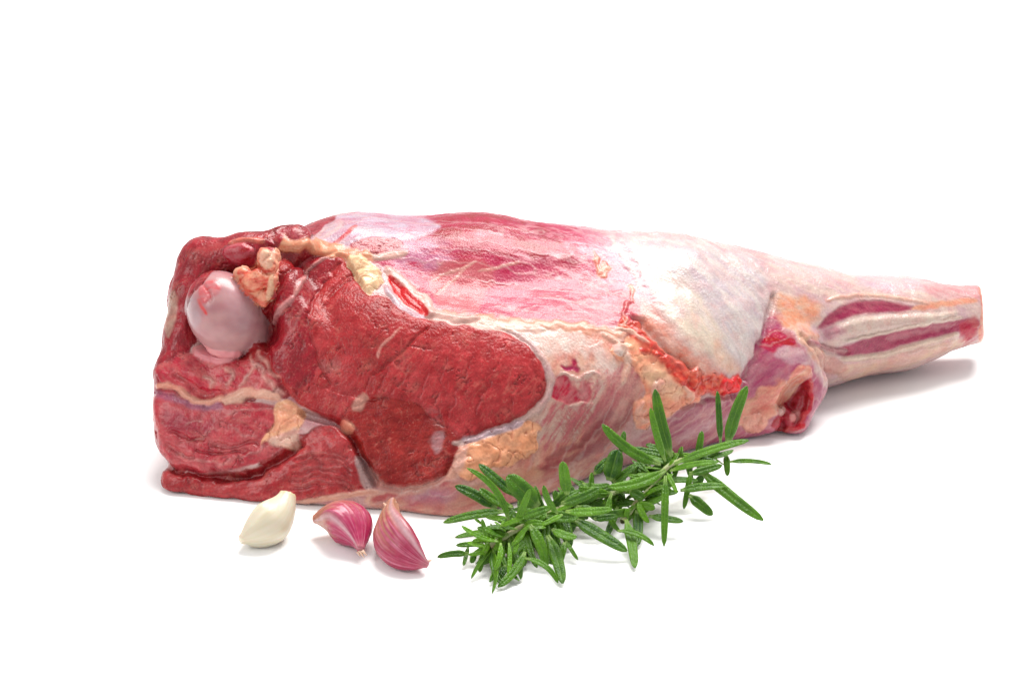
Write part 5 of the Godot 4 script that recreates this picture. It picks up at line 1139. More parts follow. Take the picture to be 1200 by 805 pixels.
func build_rosemary() -> void:
	var green := surface("rosemary_leaf", 0.34, 0.4, grain(noise(FastNoiseLite.TYPE_SIMPLEX_SMOOTH, 0.09, 2, 71), Color(0.72, 0.78, 0.6), Color(1, 1, 1), 256), bumps(noise(FastNoiseLite.TYPE_SIMPLEX_SMOOTH, 0.09, 2, 71), 6.0, 256), 0.8, 45.0, 0.0)
	green.backlight_enabled = true
	green.backlight = Color(0.12, 0.22, 0.03)
	var wood := surface("rosemary_stem", 0.6, 0.4, null, bumps(noise(FastNoiseLite.TYPE_SIMPLEX_SMOOTH, 0.05, 2, 72), 4.0, 256), 0.8, 60.0, 0.0)
	var s := Node3D.new()
	s.name = "rosemary_sprig"
	add_child(s)
	s.position = up(Vector3(0.00, -8.93, 8.41))
	tag(s, "green rosemary sprig nearest the garlic, its tender tip pointing left", "rosemary sprig", "rosemary sprigs lying before the meat")
	stalk(s, wood, [Vector3(-1.05, -9.49, 12.13), Vector3(-0.36, -9.05, 11.62), Vector3(0.62, -8.54, 10.96), Vector3(1.91, -7.97, 9.94), Vector3(3.5, -7.48, 8.83), Vector3(5.11, -7.18, 7.91), Vector3(6.62, -6.8, 6.83)], 0.13, 0.09)
	leaf(s, green, Vector3(1.25, -7.69, 11.03), Vector3(-0.22, -6.2, 11.33), 1.09, Vector3(0, 0, 0.12), 0.25, -0.17)
	leaf(s, green, Vector3(0.21, -7.35, 8.55), Vector3(-1.59, -5.79, 8.75), 0.63, Vector3(0, 0, 0.12), 0.12, 0.22)
	leaf(s, green, Vector3(-0.73, -7.92, 8.6), Vector3(-2.73, -6.84, 8.7), 0.6, Vector3(0.04, 0.08, 0.12), 0.08, -0.18)
	leaf(s, green, Vector3(0.06, -7.75, 10.17), Vector3(-1.52, -6.84, 10.67), 0.63, Vector3(-0.06, -0.11, 0.12), 0.35, 0.25)
	leaf(s, green, Vector3(-0.15, -8.38, 11.59), Vector3(-2.09, -5.79, 12.49), 0.38, Vector3(0.34, 0.26, 0.12), 0.45, -0.01)
	leaf(s, green, Vector3(-0.3, -8.05, 8.88), Vector3(-3.29, -8.57, 9.18), 0.54, Vector3(-0.02, 0.12, 0.12), 0.35, 0.07)
	leaf(s, green, Vector3(0.2, -8.38, 12.09), Vector3(0.85, -6.75, 12.59), 0.38, Vector3(0, 0, 0.12), 0.55, 0.16)
	leaf(s, green, Vector3(0.2, -8.21, 11.21), Vector3(1.88, -7.65, 11.61), 0.51, Vector3(0, 0, 0.12), 0.4, 0.01)
	leaf(s, green, Vector3(1.61, -7.97, 10.67), Vector3(0.2, -8.4, 10.97), 0.45, Vector3(0, 0, 0.12), 0.6, -0.12)
	leaf(s, green, Vector3(2.15, -7.93, 12.05), Vector3(1.47, -6.58, 12.65), 0.36, Vector3(-0.11, -0.06, 0.12), 0.45, -0.19)
	leaf(s, green, Vector3(2.57, -7.06, 12.07), Vector3(2.35, -5.49, 12.27), 0.6, Vector3(0, 0, 0.12), 0.5, -0.25)
	leaf(s, green, Vector3(2.32, -7.54, 10.69), Vector3(4.14, -6.78, 10.99), 0.54, Vector3(0.03, -0.09, 0.12), 0.25, 0.14)
	leaf(s, green, Vector3(2.5, -7.84, 11.86), Vector3(4.66, -7.68, 12.56), 0.54, Vector3(0, -0.06, 0.12), 0.62, -0.04)
	leaf(s, green, Vector3(2.88, -8.24, 10.79), Vector3(5.41, -9.74, 11.39), 0.78, Vector3(0, 0, 0.12), 0.22, -0.21)
	leaf(s, green, Vector3(3.06, -7.8, 9.32), Vector3(4.78, -8.39, 9.12), 0.6, Vector3(0, 0, 0.12), 0.1, 0.23)
	leaf(s, green, Vector3(2.37, -7.99, 11.71), Vector3(1.38, -8.43, 12.41), 0.3, Vector3(0, 0, 0.12), 0.8, -0.14)
	leaf(s, green, Vector3(2.33, -7.99, 9.73), Vector3(2.58, -9.45, 10.07), 0.39, Vector3(0, 0, 0.12), 0.25, -0.05)
	leaf(s, green, Vector3(1.87, -8.63, 12.15), Vector3(3.01, -8.97, 12.65), 0.51, Vector3(-0.03, -0.09, 0.12), 0.6, -0.12)
	leaf(s, green, Vector3(0.83, -8.47, 11.81), Vector3(1.61, -10.4, 12.41), 0.57, Vector3(0.11, 0.05, 0.12), 0.45, 0.08)
	leaf(s, green, Vector3(1.67, -8.99, 11.48), Vector3(2.33, -11.04, 13.64), 0.63, Vector3(0.09, 0.03, 0.12), 0.3, 0.05)
	leaf(s, green, Vector3(2.46, -9.29, 11.68), Vector3(2.19, -10.37, 12.13), 0.39, Vector3(0, 0, 0.12), 0.35, 0.06)
	leaf(s, green, Vector3(2.52, -9.26, 11.1), Vector3(3.09, -10.13, 11.58), 0.24, Vector3(0, 0, 0.12), 0.45, -0.14)
	leaf(s, green, Vector3(0.61, -9.92, 13.1), Vector3(2.12, -11.02, 13.59), 0.33, Vector3(0.17, 0.22, 0.12), 0.45, -0.13)
	leaf(s, green, Vector3(0.61, -9.67, 12.52), Vector3(-0.65, -11.17, 13.92), 0.45, Vector3(0.12, -0.09, 0.12), 0.4, -0.15)
	leaf(s, green, Vector3(-0.15, -9.25, 12.56), Vector3(-0.24, -11.02, 13.59), 0.24, Vector3(0.09, -0, 0.12), 0.75, -0.1)
	leaf(s, green, Vector3(-0.52, -9.22, 12.98), Vector3(-0.79, -10.43, 13.58), 0.3, Vector3(0.09, -0.02, 0.12), 0.75, -0.21)
	leaf(s, green, Vector3(0.06, -9.16, 12.85), Vector3(0.82, -8.37, 13.25), 0.27, Vector3(0, 0, 0.12), 0.6, -0.2)
	leaf(s, green, Vector3(-0.63, -9.2, 12.46), Vector3(-2.34, -8.43, 12.96), 0.35, Vector3(-0.05, -0.11, 0.12), 0.65, 0.28)
	leaf(s, green, Vector3(-0.71, -8.84, 10.66), Vector3(-2.68, -9.14, 10.86), 0.42, Vector3(-0.01, 0.06, 0.12), 0.4, 0.28)
	leaf(s, green, Vector3(-0.57, -8.53, 11.94), Vector3(0.55, -8.09, 12.34), 0.33, Vector3(0, 0, 0.12), 0.6, -0.19)
	leaf(s, green, Vector3(-2.03, -9.82, 11.88), Vector3(-3.49, -9.97, 11.98), 0.36, Vector3(-0.01, 0.09, 0.12), 0.3, -0.29)
	leaf(s, green, Vector3(-1.34, -9.35, 11.32), Vector3(-2.63, -9.46, 11.42), 0.33, Vector3(0, 0, 0.12), 0.3, -0.18)
	leaf(s, green, Vector3(-1.19, -9.67, 12.52), Vector3(-2.02, -9.78, 12.82), 0.27, Vector3(0, 0, 0.12), 0.8, 0.12)
	leaf(s, green, Vector3(-2.05, -9.5, 11.17), Vector3(-2.26, -10.36, 12.11), 0.24, Vector3(0, 0, 0.12), 0.3, 0.17)
	leaf(s, green, Vector3(-1.76, -9.82, 11.62), Vector3(-1.89, -10.26, 11.87), 0.33, Vector3(0, 0, 0.12), 0.2, -0.29)
	leaf(s, green, Vector3(-0.29, -10.26, 12.87), Vector3(-0.63, -10.87, 13.26), 0.42, Vector3(0, 0, 0.12), 0.2, 0.05)
	leaf(s, green, Vector3(-1.12, -9.28, 12.15), Vector3(-1.4, -8.16, 12.35), 0.27, Vector3(0, 0, 0.12), 0.5, -0.3)
	leaf(s, green, Vector3(-0.5, -8.9, 11.77), Vector3(-0.98, -9.83, 12.27), 0.27, Vector3(0.06, -0.03, 0.12), 0.7, 0.01)
	leaf(s, green, Vector3(0.2, -9, 12.24), Vector3(0.06, -9.79, 12.74), 0.27, Vector3(0.06, -0.01, 0.12), 0.7, 0.08)
	leaf(s, green, Vector3(-1.35, -8.57, 10.54), Vector3(-1.77, -8.24, 10.74), 0.21, Vector3(0, 0, 0.12), 0.5, 0.29)
	leaf(s, green, Vector3(0.9, -9.39, 10.9), Vector3(0.34, -10.51, 12.44), 0.39, Vector3(0, 0, 0.12), 0.12, -0.14)
	leaf(s, green, Vector3(3.33, -8.49, 9.63), Vector3(4.47, -9.27, 9.67), 0.45, Vector3(0, 0, 0.12), 0.12, 0.18)
	leaf(s, green, Vector3(3.9, -8.36, 9.57), Vector3(5.04, -8.21, 9.57), 0.39, Vector3(0, 0, 0.12), 0.15, 0.22)
	leaf(s, green, Vector3(-1.12, -9.22, 12.02), Vector3(-1.47, -9.96, 12.42), 0.33, Vector3(0.06, -0.03, 0.12), 0.75, 0.25)
	leaf(s, green, Vector3(0.62, -8.73, 12.13), Vector3(-0.01, -9.38, 12.63), 0.3, Vector3(0, 0, 0.12), 0.7, -0.3)
	leaf(s, green, Vector3(3.38, -6.77, 7.97), Vector3(4.7, -6.78, 8.27), 0.39, Vector3(0, -0.12, 0.12), 0.4, -0.02)
	leaf(s, green, Vector3(3.94, -7.29, 8.41), Vector3(3.08, -7.86, 8.51), 0.51, Vector3(0, 0, 0.12), 0.2, 0.29)
	leaf(s, green, Vector3(0.76, -9.14, 11.33), Vector3(-0.5, -10.39, 12.18), 0.36, Vector3(0, 0, 0.12), 0.3, -0.06)
	leaf(s, green, Vector3(2.39, -7.86, 9.13), Vector3(2.08, -7.01, 9.25), 0.41, Vector3(-0.11, -0.04, 0.12), 0.16, 0.56)
	leaf(s, green, Vector3(-0.12, -8.96, 11.07), Vector3(1.12, -9.29, 10.83), 0.31, Vector3(0.01, 0.04, 0.12), 0.22, 0.08)
	leaf(s, green, Vector3(3.59, -7.49, 8.3), Vector3(2.86, -7.16, 7.91), 0.42, Vector3(0.01, 0.02, 0.12), 0.22, 0.49)
	leaf(s, green, Vector3(3.76, -7.46, 8.21), Vector3(2.8, -7.74, 8.23), 0.42, Vector3(-0.02, 0.06, 0.12), 0.2, -0.03)
	leaf(s, green, Vector3(1.04, -8.39, 10.18), Vector3(2.77, -7.83, 10.3), 0.44, Vector3(-0.03, 0.1, 0.12), 0.25, -0.85)
	leaf(s, green, Vector3(-0.67, -9.28, 11.5), Vector3(-1.16, -8.78, 11.08), 0.26, Vector3(0.02, 0.02, 0.12), 0.53, -0.74)
	leaf(s, green, Vector3(0.24, -8.77, 10.8), Vector3(-0.1, -9.74, 10.71), 0.48, Vector3(-0.06, 0.02, 0.12), 0.22, -0.7)
	leaf(s, green, Vector3(1.55, -8.16, 9.76), Vector3(1.86, -8.97, 9.23), 0.41, Vector3(-0, 0, 0.12), 0.25, -0.45)
	leaf(s, green, Vector3(3.9, -7.44, 8.13), Vector3(3.88, -6.24, 7.83), 0.45, Vector3(-0.05, 0, 0.12), 0.24, 0.84)
	leaf(s, green, Vector3(2.6, -7.79, 8.99), Vector3(1.99, -8.71, 8.58), 0.31, Vector3(0.12, -0.08, 0.12), 0.2, 0.24)
	leaf(s, green, Vector3(3.74, -7.47, 8.22), Vector3(2.78, -6.47, 8.1), 0.4, Vector3(0.1, 0.09, 0.12), 0.15, 0.57)
	leaf(s, green, Vector3(-0.17, -8.98, 11.1), Vector3(0.38, -9.57, 10.95), 0.33, Vector3(-0.07, -0.07, 0.12), 0.45, 0.12)
	leaf(s, green, Vector3(3.65, -7.48, 8.27), Vector3(2.07, -7.16, 8.41), 0.36, Vector3(-0.02, -0.1, 0.12), 0.37, 0.24)
	leaf(s, green, Vector3(1.75, -8.08, 9.6), Vector3(2.65, -7.03, 9.73), 0.44, Vector3(-0.03, 0.03, 0.12), 0.25, 0.56)
	leaf(s, green, Vector3(2.41, -7.85, 9.12), Vector3(2.76, -8.6, 9.15), 0.46, Vector3(0.13, 0.06, 0.12), 0.42, 0.77)
	leaf(s, green, Vector3(2.32, -7.88, 9.18), Vector3(3.49, -8.43, 9.21), 0.5, Vector3(0, -0, 0.12), 0.28, 0.74)
	leaf(s, green, Vector3(-0.06, -8.92, 11.02), Vector3(0.35, -9.55, 10.93), 0.49, Vector3(-0.09, -0.06, 0.12), 0.26, 0.58)
	leaf(s, green, Vector3(-0.85, -9.39, 11.65), Vector3(-0.61, -10.1, 11.52), 0.31, Vector3(-0.07, -0.02, 0.12), 0.6, -0.73)
	leaf(s, green, Vector3(6.23, -6.93, 6.69), Vector3(5.38, -7.24, 6.15), 0.31, Vector3(0.04, -0.13, 0.12), 0.31, -0.25)
	leaf(s, green, Vector3(5.16, -7.2, 7.43), Vector3(5.71, -7.95, 7.55), 0.45, Vector3(-0.04, -0.03, 0.12), 0.14, -0.84)
	leaf(s, green, Vector3(5.4, -7.14, 7.27), Vector3(4.96, -8.33, 7.56), 0.34, Vector3(0.1, -0.03, 0.12), 0.37, 0.08)
	leaf(s, green, Vector3(0.82, -8.49, 10.36), Vector3(0.67, -7.76, 10.1), 0.37, Vector3(-0.11, -0.02, 0.12), 0.17, 0.53)
	leaf(s, green, Vector3(5.54, -7.1, 7.17), Vector3(6.15, -5.74, 6.73), 0.38, Vector3(0.07, -0.03, 0.12), 0.41, -0.81)
	leaf(s, green, Vector3(6.31, -6.91, 6.63), Vector3(5.86, -5.91, 6.7), 0.36, Vector3(-0.1, -0.05, 0.12), 0.15, -0.56)
	leaf(s, green, Vector3(-0.07, -8.93, 11.03), Vector3(0.78, -7.82, 10.65), 0.37, Vector3(0.02, -0.01, 0.12), 0.31, -0.24)
	leaf(s, green, Vector3(-0.66, -9.27, 11.49), Vector3(-0.22, -8.76, 11.07), 0.33, Vector3(-0.11, 0.09, 0.12), 0.63, -0.46)
	leaf(s, green, Vector3(0.7, -8.54, 10.46), Vector3(2.21, -8.2, 9.9), 0.48, Vector3(0.03, -0.13, 0.12), 0.38, 0.53)
	leaf(s, green, Vector3(0.45, -8.66, 10.65), Vector3(-0.55, -8.59, 10.45), 0.51, Vector3(-0.01, -0.1, 0.12), 0.15, -0.27)
	leaf(s, green, Vector3(1.74, -8.08, 9.6), Vector3(3.42, -8.64, 9.06), 0.4, Vector3(-0.04, -0.12, 0.12), 0.31, 0.25)
	leaf(s, green, Vector3(-0.74, -9.32, 11.56), Vector3(-0.43, -9.87, 11.43), 0.28, Vector3(0.03, 0.02, 0.12), 0.5, -0.01)
	leaf(s, green, Vector3(3.04, -7.66, 8.68), Vector3(3.69, -8.41, 8.2), 0.47, Vector3(-0.06, -0.06, 0.12), 0.21, 0.15)
	leaf(s, green, Vector3(1.75, -8.08, 9.6), Vector3(2.64, -8.12, 9.13), 0.4, Vector3(0, 0.06, 0.12), 0.4, 0.79)
	leaf(s, green, Vector3(2.65, -7.78, 8.95), Vector3(2.22, -6.89, 8.7), 0.31, Vector3(0.04, 0.02, 0.12), 0.33, 0.8)
	leaf(s, green, Vector3(-0.5, -9.16, 11.36), Vector3(-0.36, -9.94, 11.16), 0.25, Vector3(0.13, 0.02, 0.12), 0.47, -0.7)
	leaf(s, green, Vector3(-0.45, -9.13, 11.32), Vector3(-0.71, -8.56, 10.75), 0.3, Vector3(0.02, 0.01, 0.12), 0.37, 0.62)
	leaf(s, green, Vector3(0.11, -8.84, 10.9), Vector3(-0.14, -8.17, 11.09), 0.36, Vector3(-0.14, -0.05, 0.12), 0.29, -0.28)
	leaf(s, green, Vector3(4.17, -7.39, 7.98), Vector3(3.26, -6.65, 7.52), 0.48, Vector3(-0.06, -0.08, 0.12), 0.13, -0.72)
	leaf(s, green, Vector3(5.42, -7.13, 7.25), Vector3(4.82, -6.23, 7.02), 0.44, Vector3(-0.07, -0.05, 0.12), 0.16, -0.21)
	leaf(s, green, Vector3(1.98, -7.99, 9.42), Vector3(3.27, -7.01, 9.02), 0.35, Vector3(-0.08, 0.1, 0.12), 0.24, 0.02)
	leaf(s, green, Vector3(-0.82, -9.37, 11.62), Vector3(-0.99, -8.83, 11.4), 0.32, Vector3(0, 0, 0.12), 0.52, 0.83)
	leaf(s, green, Vector3(0.37, -8.7, 10.71), Vector3(1.63, -8.01, 10.83), 0.47, Vector3(0.04, -0.07, 0.12), 0.44, -0.23)
	leaf(s, green, Vector3(5.38, -7.14, 7.28), Vector3(3.9, -7.1, 7.29), 0.33, Vector3(0, 0.1, 0.12), 0.31, -0.88)
	leaf(s, green, Vector3(-0.53, -9.19, 11.38), Vector3(0.27, -9.48, 11.32), 0.28, Vector3(0.03, 0.08, 0.12), 0.71, 0.65)
	leaf(s, green, Vector3(-0.71, -9.3, 11.53), Vector3(-1.3, -8.83, 11.36), 0.31, Vector3(-0.01, -0.01, 0.12), 0.67, -0.7)
	leaf(s, green, Vector3(1.53, -8.17, 9.78), Vector3(-0.02, -7.93, 9.52), 0.32, Vector3(0.02, 0.12, 0.12), 0.17, -0.04)
	leaf(s, green, Vector3(-1.05, -9.51, 11.81), Vector3(-0.89, -9.99, 11.67), 0.29, Vector3(0.09, 0.03, 0.12), 0.54, 0.63)
	leaf(s, green, Vector3(5.64, -7.08, 7.1), Vector3(4.32, -7.86, 7), 0.42, Vector3(-0.04, 0.06, 0.12), 0.45, 0.03)
	leaf(s, green, Vector3(4.5, -7.32, 7.8), Vector3(5.41, -8.22, 7.3), 0.51, Vector3(-0.04, -0.04, 0.12), 0.38, -0.1)
	leaf(s, green, Vector3(-0.89, -9.42, 11.68), Vector3(-0.91, -8.78, 11.52), 0.32, Vector3(-0.14, 0, 0.12), 0.49, 0.54)
	leaf(s, green, Vector3(2.62, -7.79, 8.97), Vector3(3.99, -8.12, 9.16), 0.39, Vector3(0.03, 0.13, 0.12), 0.17, -0.86)
	leaf(s, green, Vector3(-0.88, -9.41, 11.68), Vector3(-0.43, -9.75, 11.51), 0.32, Vector3(0.01, 0.01, 0.12), 0.53, 0.13)
	leaf(s, green, Vector3(-1.03, -9.5, 11.8), Vector3(-1.91, -10.04, 11.65), 0.33, Vector3(-0.05, 0.08, 0.12), 0.69, -0.16)
	leaf(s, green, Vector3(1.32, -8.27, 9.95), Vector3(0.54, -7.74, 9.63), 0.37, Vector3(0.02, 0.03, 0.12), 0.13, 0.87)
	leaf(s, green, Vector3(3.44, -7.53, 8.4), Vector3(4.17, -8.53, 8.35), 0.43, Vector3(-0.05, -0.04, 0.12), 0.22, 0.54)
	leaf(s, green, Vector3(4.36, -7.35, 7.88), Vector3(3.59, -7.89, 7.29), 0.49, Vector3(0.06, -0.1, 0.12), 0.22, -0.8)
	leaf(s, green, Vector3(0.99, -8.41, 10.22), Vector3(2.3, -8.3, 9.95), 0.45, Vector3(-0.01, 0.13, 0.12), 0.37, -0.56)
	leaf(s, green, Vector3(1.76, -8.08, 9.59), Vector3(2.84, -8.57, 9.22), 0.41, Vector3(0, 0.01, 0.12), 0.19, -0.09)
	leaf(s, green, Vector3(1.86, -8.03, 9.51), Vector3(0.31, -7.82, 9.49), 0.46, Vector3(0, 0.02, 0.12), 0.28, 0.37)
	leaf(s, green, Vector3(5.48, -7.12, 7.21), Vector3(4.39, -8.06, 7.35), 0.51, Vector3(0.01, -0.01, 0.12), 0.23, -0.3)
	leaf(s, green, Vector3(3.07, -7.65, 8.65), Vector3(2.51, -6.68, 8.42), 0.37, Vector3(0.11, 0.06, 0.12), 0.22, -0.25)
	leaf(s, green, Vector3(-0.45, -9.14, 11.32), Vector3(-1.01, -8.46, 10.74), 0.23, Vector3(-0.06, -0.05, 0.12), 0.49, 0.76)
	leaf(s, green, Vector3(1.96, -7.99, 9.43), Vector3(2.93, -8.29, 9.32), 0.45, Vector3(0.03, 0.1, 0.12), 0.46, 0.82)
	leaf(s, green, Vector3(0.82, -8.48, 10.36), Vector3(-0.14, -7.82, 10.07), 0.41, Vector3(-0.08, -0.12, 0.12), 0.34, -0.17)
	leaf(s, green, Vector3(-0.47, -9.14, 11.33), Vector3(-0.83, -8.36, 11.18), 0.34, Vector3(0.14, 0.06, 0.12), 0.65, 0.72)
	leaf(s, green, Vector3(6.01, -6.99, 6.84), Vector3(5.87, -5.98, 6.84), 0.38, Vector3(0.12, 0.02, 0.12), 0.39, -0.31)
	leaf(s, green, Vector3(1.9, -8.01, 9.48), Vector3(3.48, -8.61, 8.96), 0.38, Vector3(-0.03, -0.09, 0.12), 0.42, -0.75)
	leaf(s, green, Vector3(-0.33, -9.06, 11.22), Vector3(0.03, -7.84, 10.97), 0.32, Vector3(-0.08, 0.02, 0.12), 0.29, 0.05)
	leaf(s, green, Vector3(5.41, -7.13, 7.26), Vector3(4.28, -7.93, 7.33), 0.35, Vector3(0.06, -0.09, 0.12), 0.32, 0.29)
	leaf(s, green, Vector3(0.56, -8.6, 10.57), Vector3(-0.29, -9.52, 10.38), 0.33, Vector3(-0.05, 0.04, 0.12), 0.24, 0.71)
	leaf(s, green, Vector3(0.55, -8.61, 10.57), Vector3(1.08, -7.97, 10.1), 0.35, Vector3(0.12, -0.09, 0.12), 0.27, 0.84)
	leaf(s, green, Vector3(5.22, -7.18, 7.39), Vector3(6.36, -6.58, 7.49), 0.39, Vector3(-0, 0.01, 0.12), 0.31, 0.49)
	leaf(s, green, Vector3(3.33, -7.56, 8.47), Vector3(4.89, -8.21, 8.3), 0.32, Vector3(0.05, 0.12, 0.12), 0.31, 0.47)
	leaf(s, green, Vector3(0.69, -8.54, 10.47), Vector3(0.43, -7.24, 9.91), 0.43, Vector3(-0.11, -0.02, 0.12), 0.13, 0.38)
	leaf(s, green, Vector3(3.61, -7.49, 8.29), Vector3(4.45, -7.04, 8.25), 0.41, Vector3(0.05, -0.09, 0.12), 0.21, 0.36)
	leaf(s, green, Vector3(-0.78, -9.34, 11.59), Vector3(-0.47, -9.71, 11.59), 0.25, Vector3(0.05, 0.04, 0.12), 0.64, 0.48)
	leaf(s, green, Vector3(3.43, -7.53, 8.4), Vector3(3.73, -6.83, 7.82), 0.42, Vector3(0, 0, 0.12), 0.42, 0.85)
	leaf(s, green, Vector3(1.69, -8.1, 9.65), Vector3(1.37, -8.92, 9.78), 0.39, Vector3(0.14, -0.05, 0.12), 0.38, -0.23)
	leaf(s, green, Vector3(6.51, -6.86, 6.49), Vector3(6.6, -5.97, 6.47), 0.39, Vector3(-0.06, 0.01, 0.12), 0.36, -0.75)
	leaf(s, green, Vector3(1.81, -8.05, 9.55), Vector3(2.98, -9.14, 9.73), 0.35, Vector3(-0.08, -0.08, 0.12), 0.46, -0.47)
	leaf(s, green, Vector3(0.95, -8.43, 10.26), Vector3(1.27, -7.86, 9.85), 0.4, Vector3(-0.05, 0.03, 0.12), 0.35, -0.5)
	leaf(s, green, Vector3(1.61, -8.14, 9.71), Vector3(1.1, -6.78, 9.56), 0.32, Vector3(-0.05, -0.02, 0.12), 0.34, -0.25)
	leaf(s, green, Vector3(0.2, -8.79, 10.83), Vector3(0.98, -8.22, 10.61), 0.48, Vector3(0.07, -0.09, 0.12), 0.41, 0.56)
	leaf(s, green, Vector3(-0.73, -9.31, 11.55), Vector3(-0.49, -8.68, 11.59), 0.34, Vector3(0.03, -0.01, 0.12), 0.42, -0.79)
	leaf(s, green, Vector3(0.22, -8.78, 10.81), Vector3(1.77, -8.82, 10.36), 0.32, Vector3(0, -0.08, 0.12), 0.26, -0.09)
	leaf(s, green, Vector3(3.7, -7.47, 8.24), Vector3(2.38, -7.86, 7.91), 0.32, Vector3(-0.02, 0.09, 0.12), 0.38, 0.56)
	leaf(s, green, Vector3(-0.98, -9.47, 11.76), Vector3(-1.69, -9.05, 11.19), 0.29, Vector3(0.04, 0.06, 0.12), 0.45, -0.42)
	leaf(s, green, Vector3(0.23, -8.77, 10.81), Vector3(0.08, -10.11, 11.54), 0.47, Vector3(0.07, -0.01, 0.12), 0.24, -0.79)
	leaf(s, green, Vector3(6.1, -6.96, 6.78), Vector3(5.04, -7.07, 6.39), 0.46, Vector3(0.01, -0.1, 0.12), 0.38, -0.46)
	leaf(s, green, Vector3(0.37, -8.7, 10.71), Vector3(-1.19, -9.02, 10.53), 0.44, Vector3(-0.02, 0.09, 0.12), 0.23, -0.75)
	leaf(s, green, Vector3(3.77, -7.46, 8.2), Vector3(2.2, -7.81, 7.89), 0.45, Vector3(-0.03, 0.12, 0.12), 0.36, 0.55)
	leaf(s, green, Vector3(0.79, -8.5, 10.38), Vector3(-0.11, -8.22, 10.12), 0.33, Vector3(-0.02, -0.05, 0.12), 0.16, -0.59)
	leaf(s, green, Vector3(4.55, -7.31, 7.78), Vector3(5.51, -6.37, 7.37), 0.46, Vector3(0.09, -0.09, 0.12), 0.24, -0.55)
	leaf(s, green, Vector3(-0.53, -9.19, 11.39), Vector3(-1.38, -9.55, 11.47), 0.25, Vector3(-0.01, 0.01, 0.12), 0.43, 0.57)
	leaf(s, green, Vector3(3.27, -7.59, 8.52), Vector3(2.14, -7.92, 8.71), 0.41, Vector3(0.02, -0.07, 0.12), 0.22, 0.56)
	leaf(s, green, Vector3(5.97, -7, 6.87), Vector3(6.49, -7.89, 7.06), 0.38, Vector3(-0.13, -0.08, 0.12), 0.35, 0.16)
	leaf(s, green, Vector3(1.99, -7.98, 9.41), Vector3(2.85, -8.94, 9.43), 0.47, Vector3(-0.1, -0.09, 0.12), 0.4, 0.75)
	leaf(s, green, Vector3(0.72, -8.53, 10.44), Vector3(1.58, -7.66, 10.44), 0.32, Vector3(-0.01, 0.01, 0.12), 0.28, -0.79)
	leaf(s, green, Vector3(3.23, -7.6, 8.54), Vector3(2.39, -7.86, 8.17), 0.49, Vector3(-0.02, 0.07, 0.12), 0.14, 0.84)
	leaf(s, green, Vector3(3.99, -7.42, 8.08), Vector3(5.16, -6.89, 7.74), 0.47, Vector3(0.02, -0.03, 0.12), 0.22, 0.13)
	leaf(s, green, Vector3(0.39, -8.69, 10.69), Vector3(-0.71, -8.36, 10.64), 0.32, Vector3(0.02, 0.06, 0.12), 0.26, -0.36)
	leaf(s, green, Vector3(-0.25, -9.02, 11.16), Vector3(1.21, -9.36, 11.3), 0.39, Vector3(-0.03, -0.14, 0.12), 0.41, 0.59)
	leaf(s, green, Vector3(-0.98, -9.47, 11.75), Vector3(-0.74, -9.84, 11.44), 0.29, Vector3(-0.05, -0.03, 0.12), 0.71, 0.29)
	leaf(s, green, Vector3(2.65, -7.78, 8.95), Vector3(4.27, -7.18, 8.87), 0.37, Vector3(0.03, -0.09, 0.12), 0.25, 0.88)
	leaf(s, green, Vector3(3.68, -7.48, 8.26), Vector3(2.81, -7.18, 8.27), 0.32, Vector3(-0.02, -0.06, 0.12), 0.35, -0.71)
	leaf(s, green, Vector3(0.55, -8.61, 10.57), Vector3(-1.24, -8.2, 10.53), 0.45, Vector3(0.02, 0.09, 0.12), 0.74, 0.15)
	leaf(s, green, Vector3(-1.05, -9.51, 11.81), Vector3(-1.06, -10.12, 11.56), 0.33, Vector3(0.11, 0, 0.12), 0.99, -0.05)
	leaf(s, green, Vector3(-0.83, -9.38, 11.63), Vector3(-1.25, -9.2, 11.07), 0.27, Vector3(-0.07, -0.12, 0.12), 0.8, 0.27)
	leaf(s, green, Vector3(0.51, -8.63, 10.6), Vector3(0.92, -7.37, 10.06), 0.34, Vector3(-0.03, 0.01, 0.12), 0.46, -0.46)
	leaf(s, green, Vector3(0.09, -8.84, 10.91), Vector3(-1.09, -9.43, 10.73), 0.5, Vector3(-0.05, 0.11, 0.12), 0.46, -0.84)
	leaf(s, green, Vector3(-0.28, -9.03, 11.18), Vector3(-1.77, -8.87, 11.1), 0.39, Vector3(0, 0.03, 0.12), 0.62, 0.08)
	leaf(s, green, Vector3(0.16, -8.81, 10.86), Vector3(0.69, -9.65, 10.81), 0.41, Vector3(-0.06, -0.04, 0.12), 0.59, -0.24)
	leaf(s, green, Vector3(-0.12, -8.95, 11.07), Vector3(0.85, -8.43, 10.62), 0.44, Vector3(0, 0, 0.12), 0.46, 0.71)
	leaf(s, green, Vector3(0.45, -8.66, 10.65), Vector3(-1.11, -9.18, 10.77), 0.39, Vector3(-0.01, 0.03, 0.12), 0.52, -0.07)
	leaf(s, green, Vector3(-0.22, -9.01, 11.14), Vector3(0.77, -7.96, 10.61), 0.43, Vector3(-0.02, 0.02, 0.12), 0.49, -0.15)
	leaf(s, green, Vector3(0.09, -8.85, 10.91), Vector3(1.19, -8.25, 10.36), 0.43, Vector3(-0.01, 0.01, 0.12), 0.45, 0.24)
	leaf(s, green, Vector3(-0.14, -8.96, 11.08), Vector3(-1.22, -9.9, 11.08), 0.31, Vector3(0.04, -0.04, 0.12), 0.58, 0.05)
	leaf(s, green, Vector3(-0.23, -9.01, 11.14), Vector3(0.53, -8.18, 10.95), 0.47, Vector3(-0.1, 0.09, 0.12), 0.63, 0.83)
	leaf(s, green, Vector3(-0.85, -9.39, 11.65), Vector3(-1.55, -10.01, 11.32), 0.26, Vector3(-0.01, 0.01, 0.12), 0.79, 0.52)
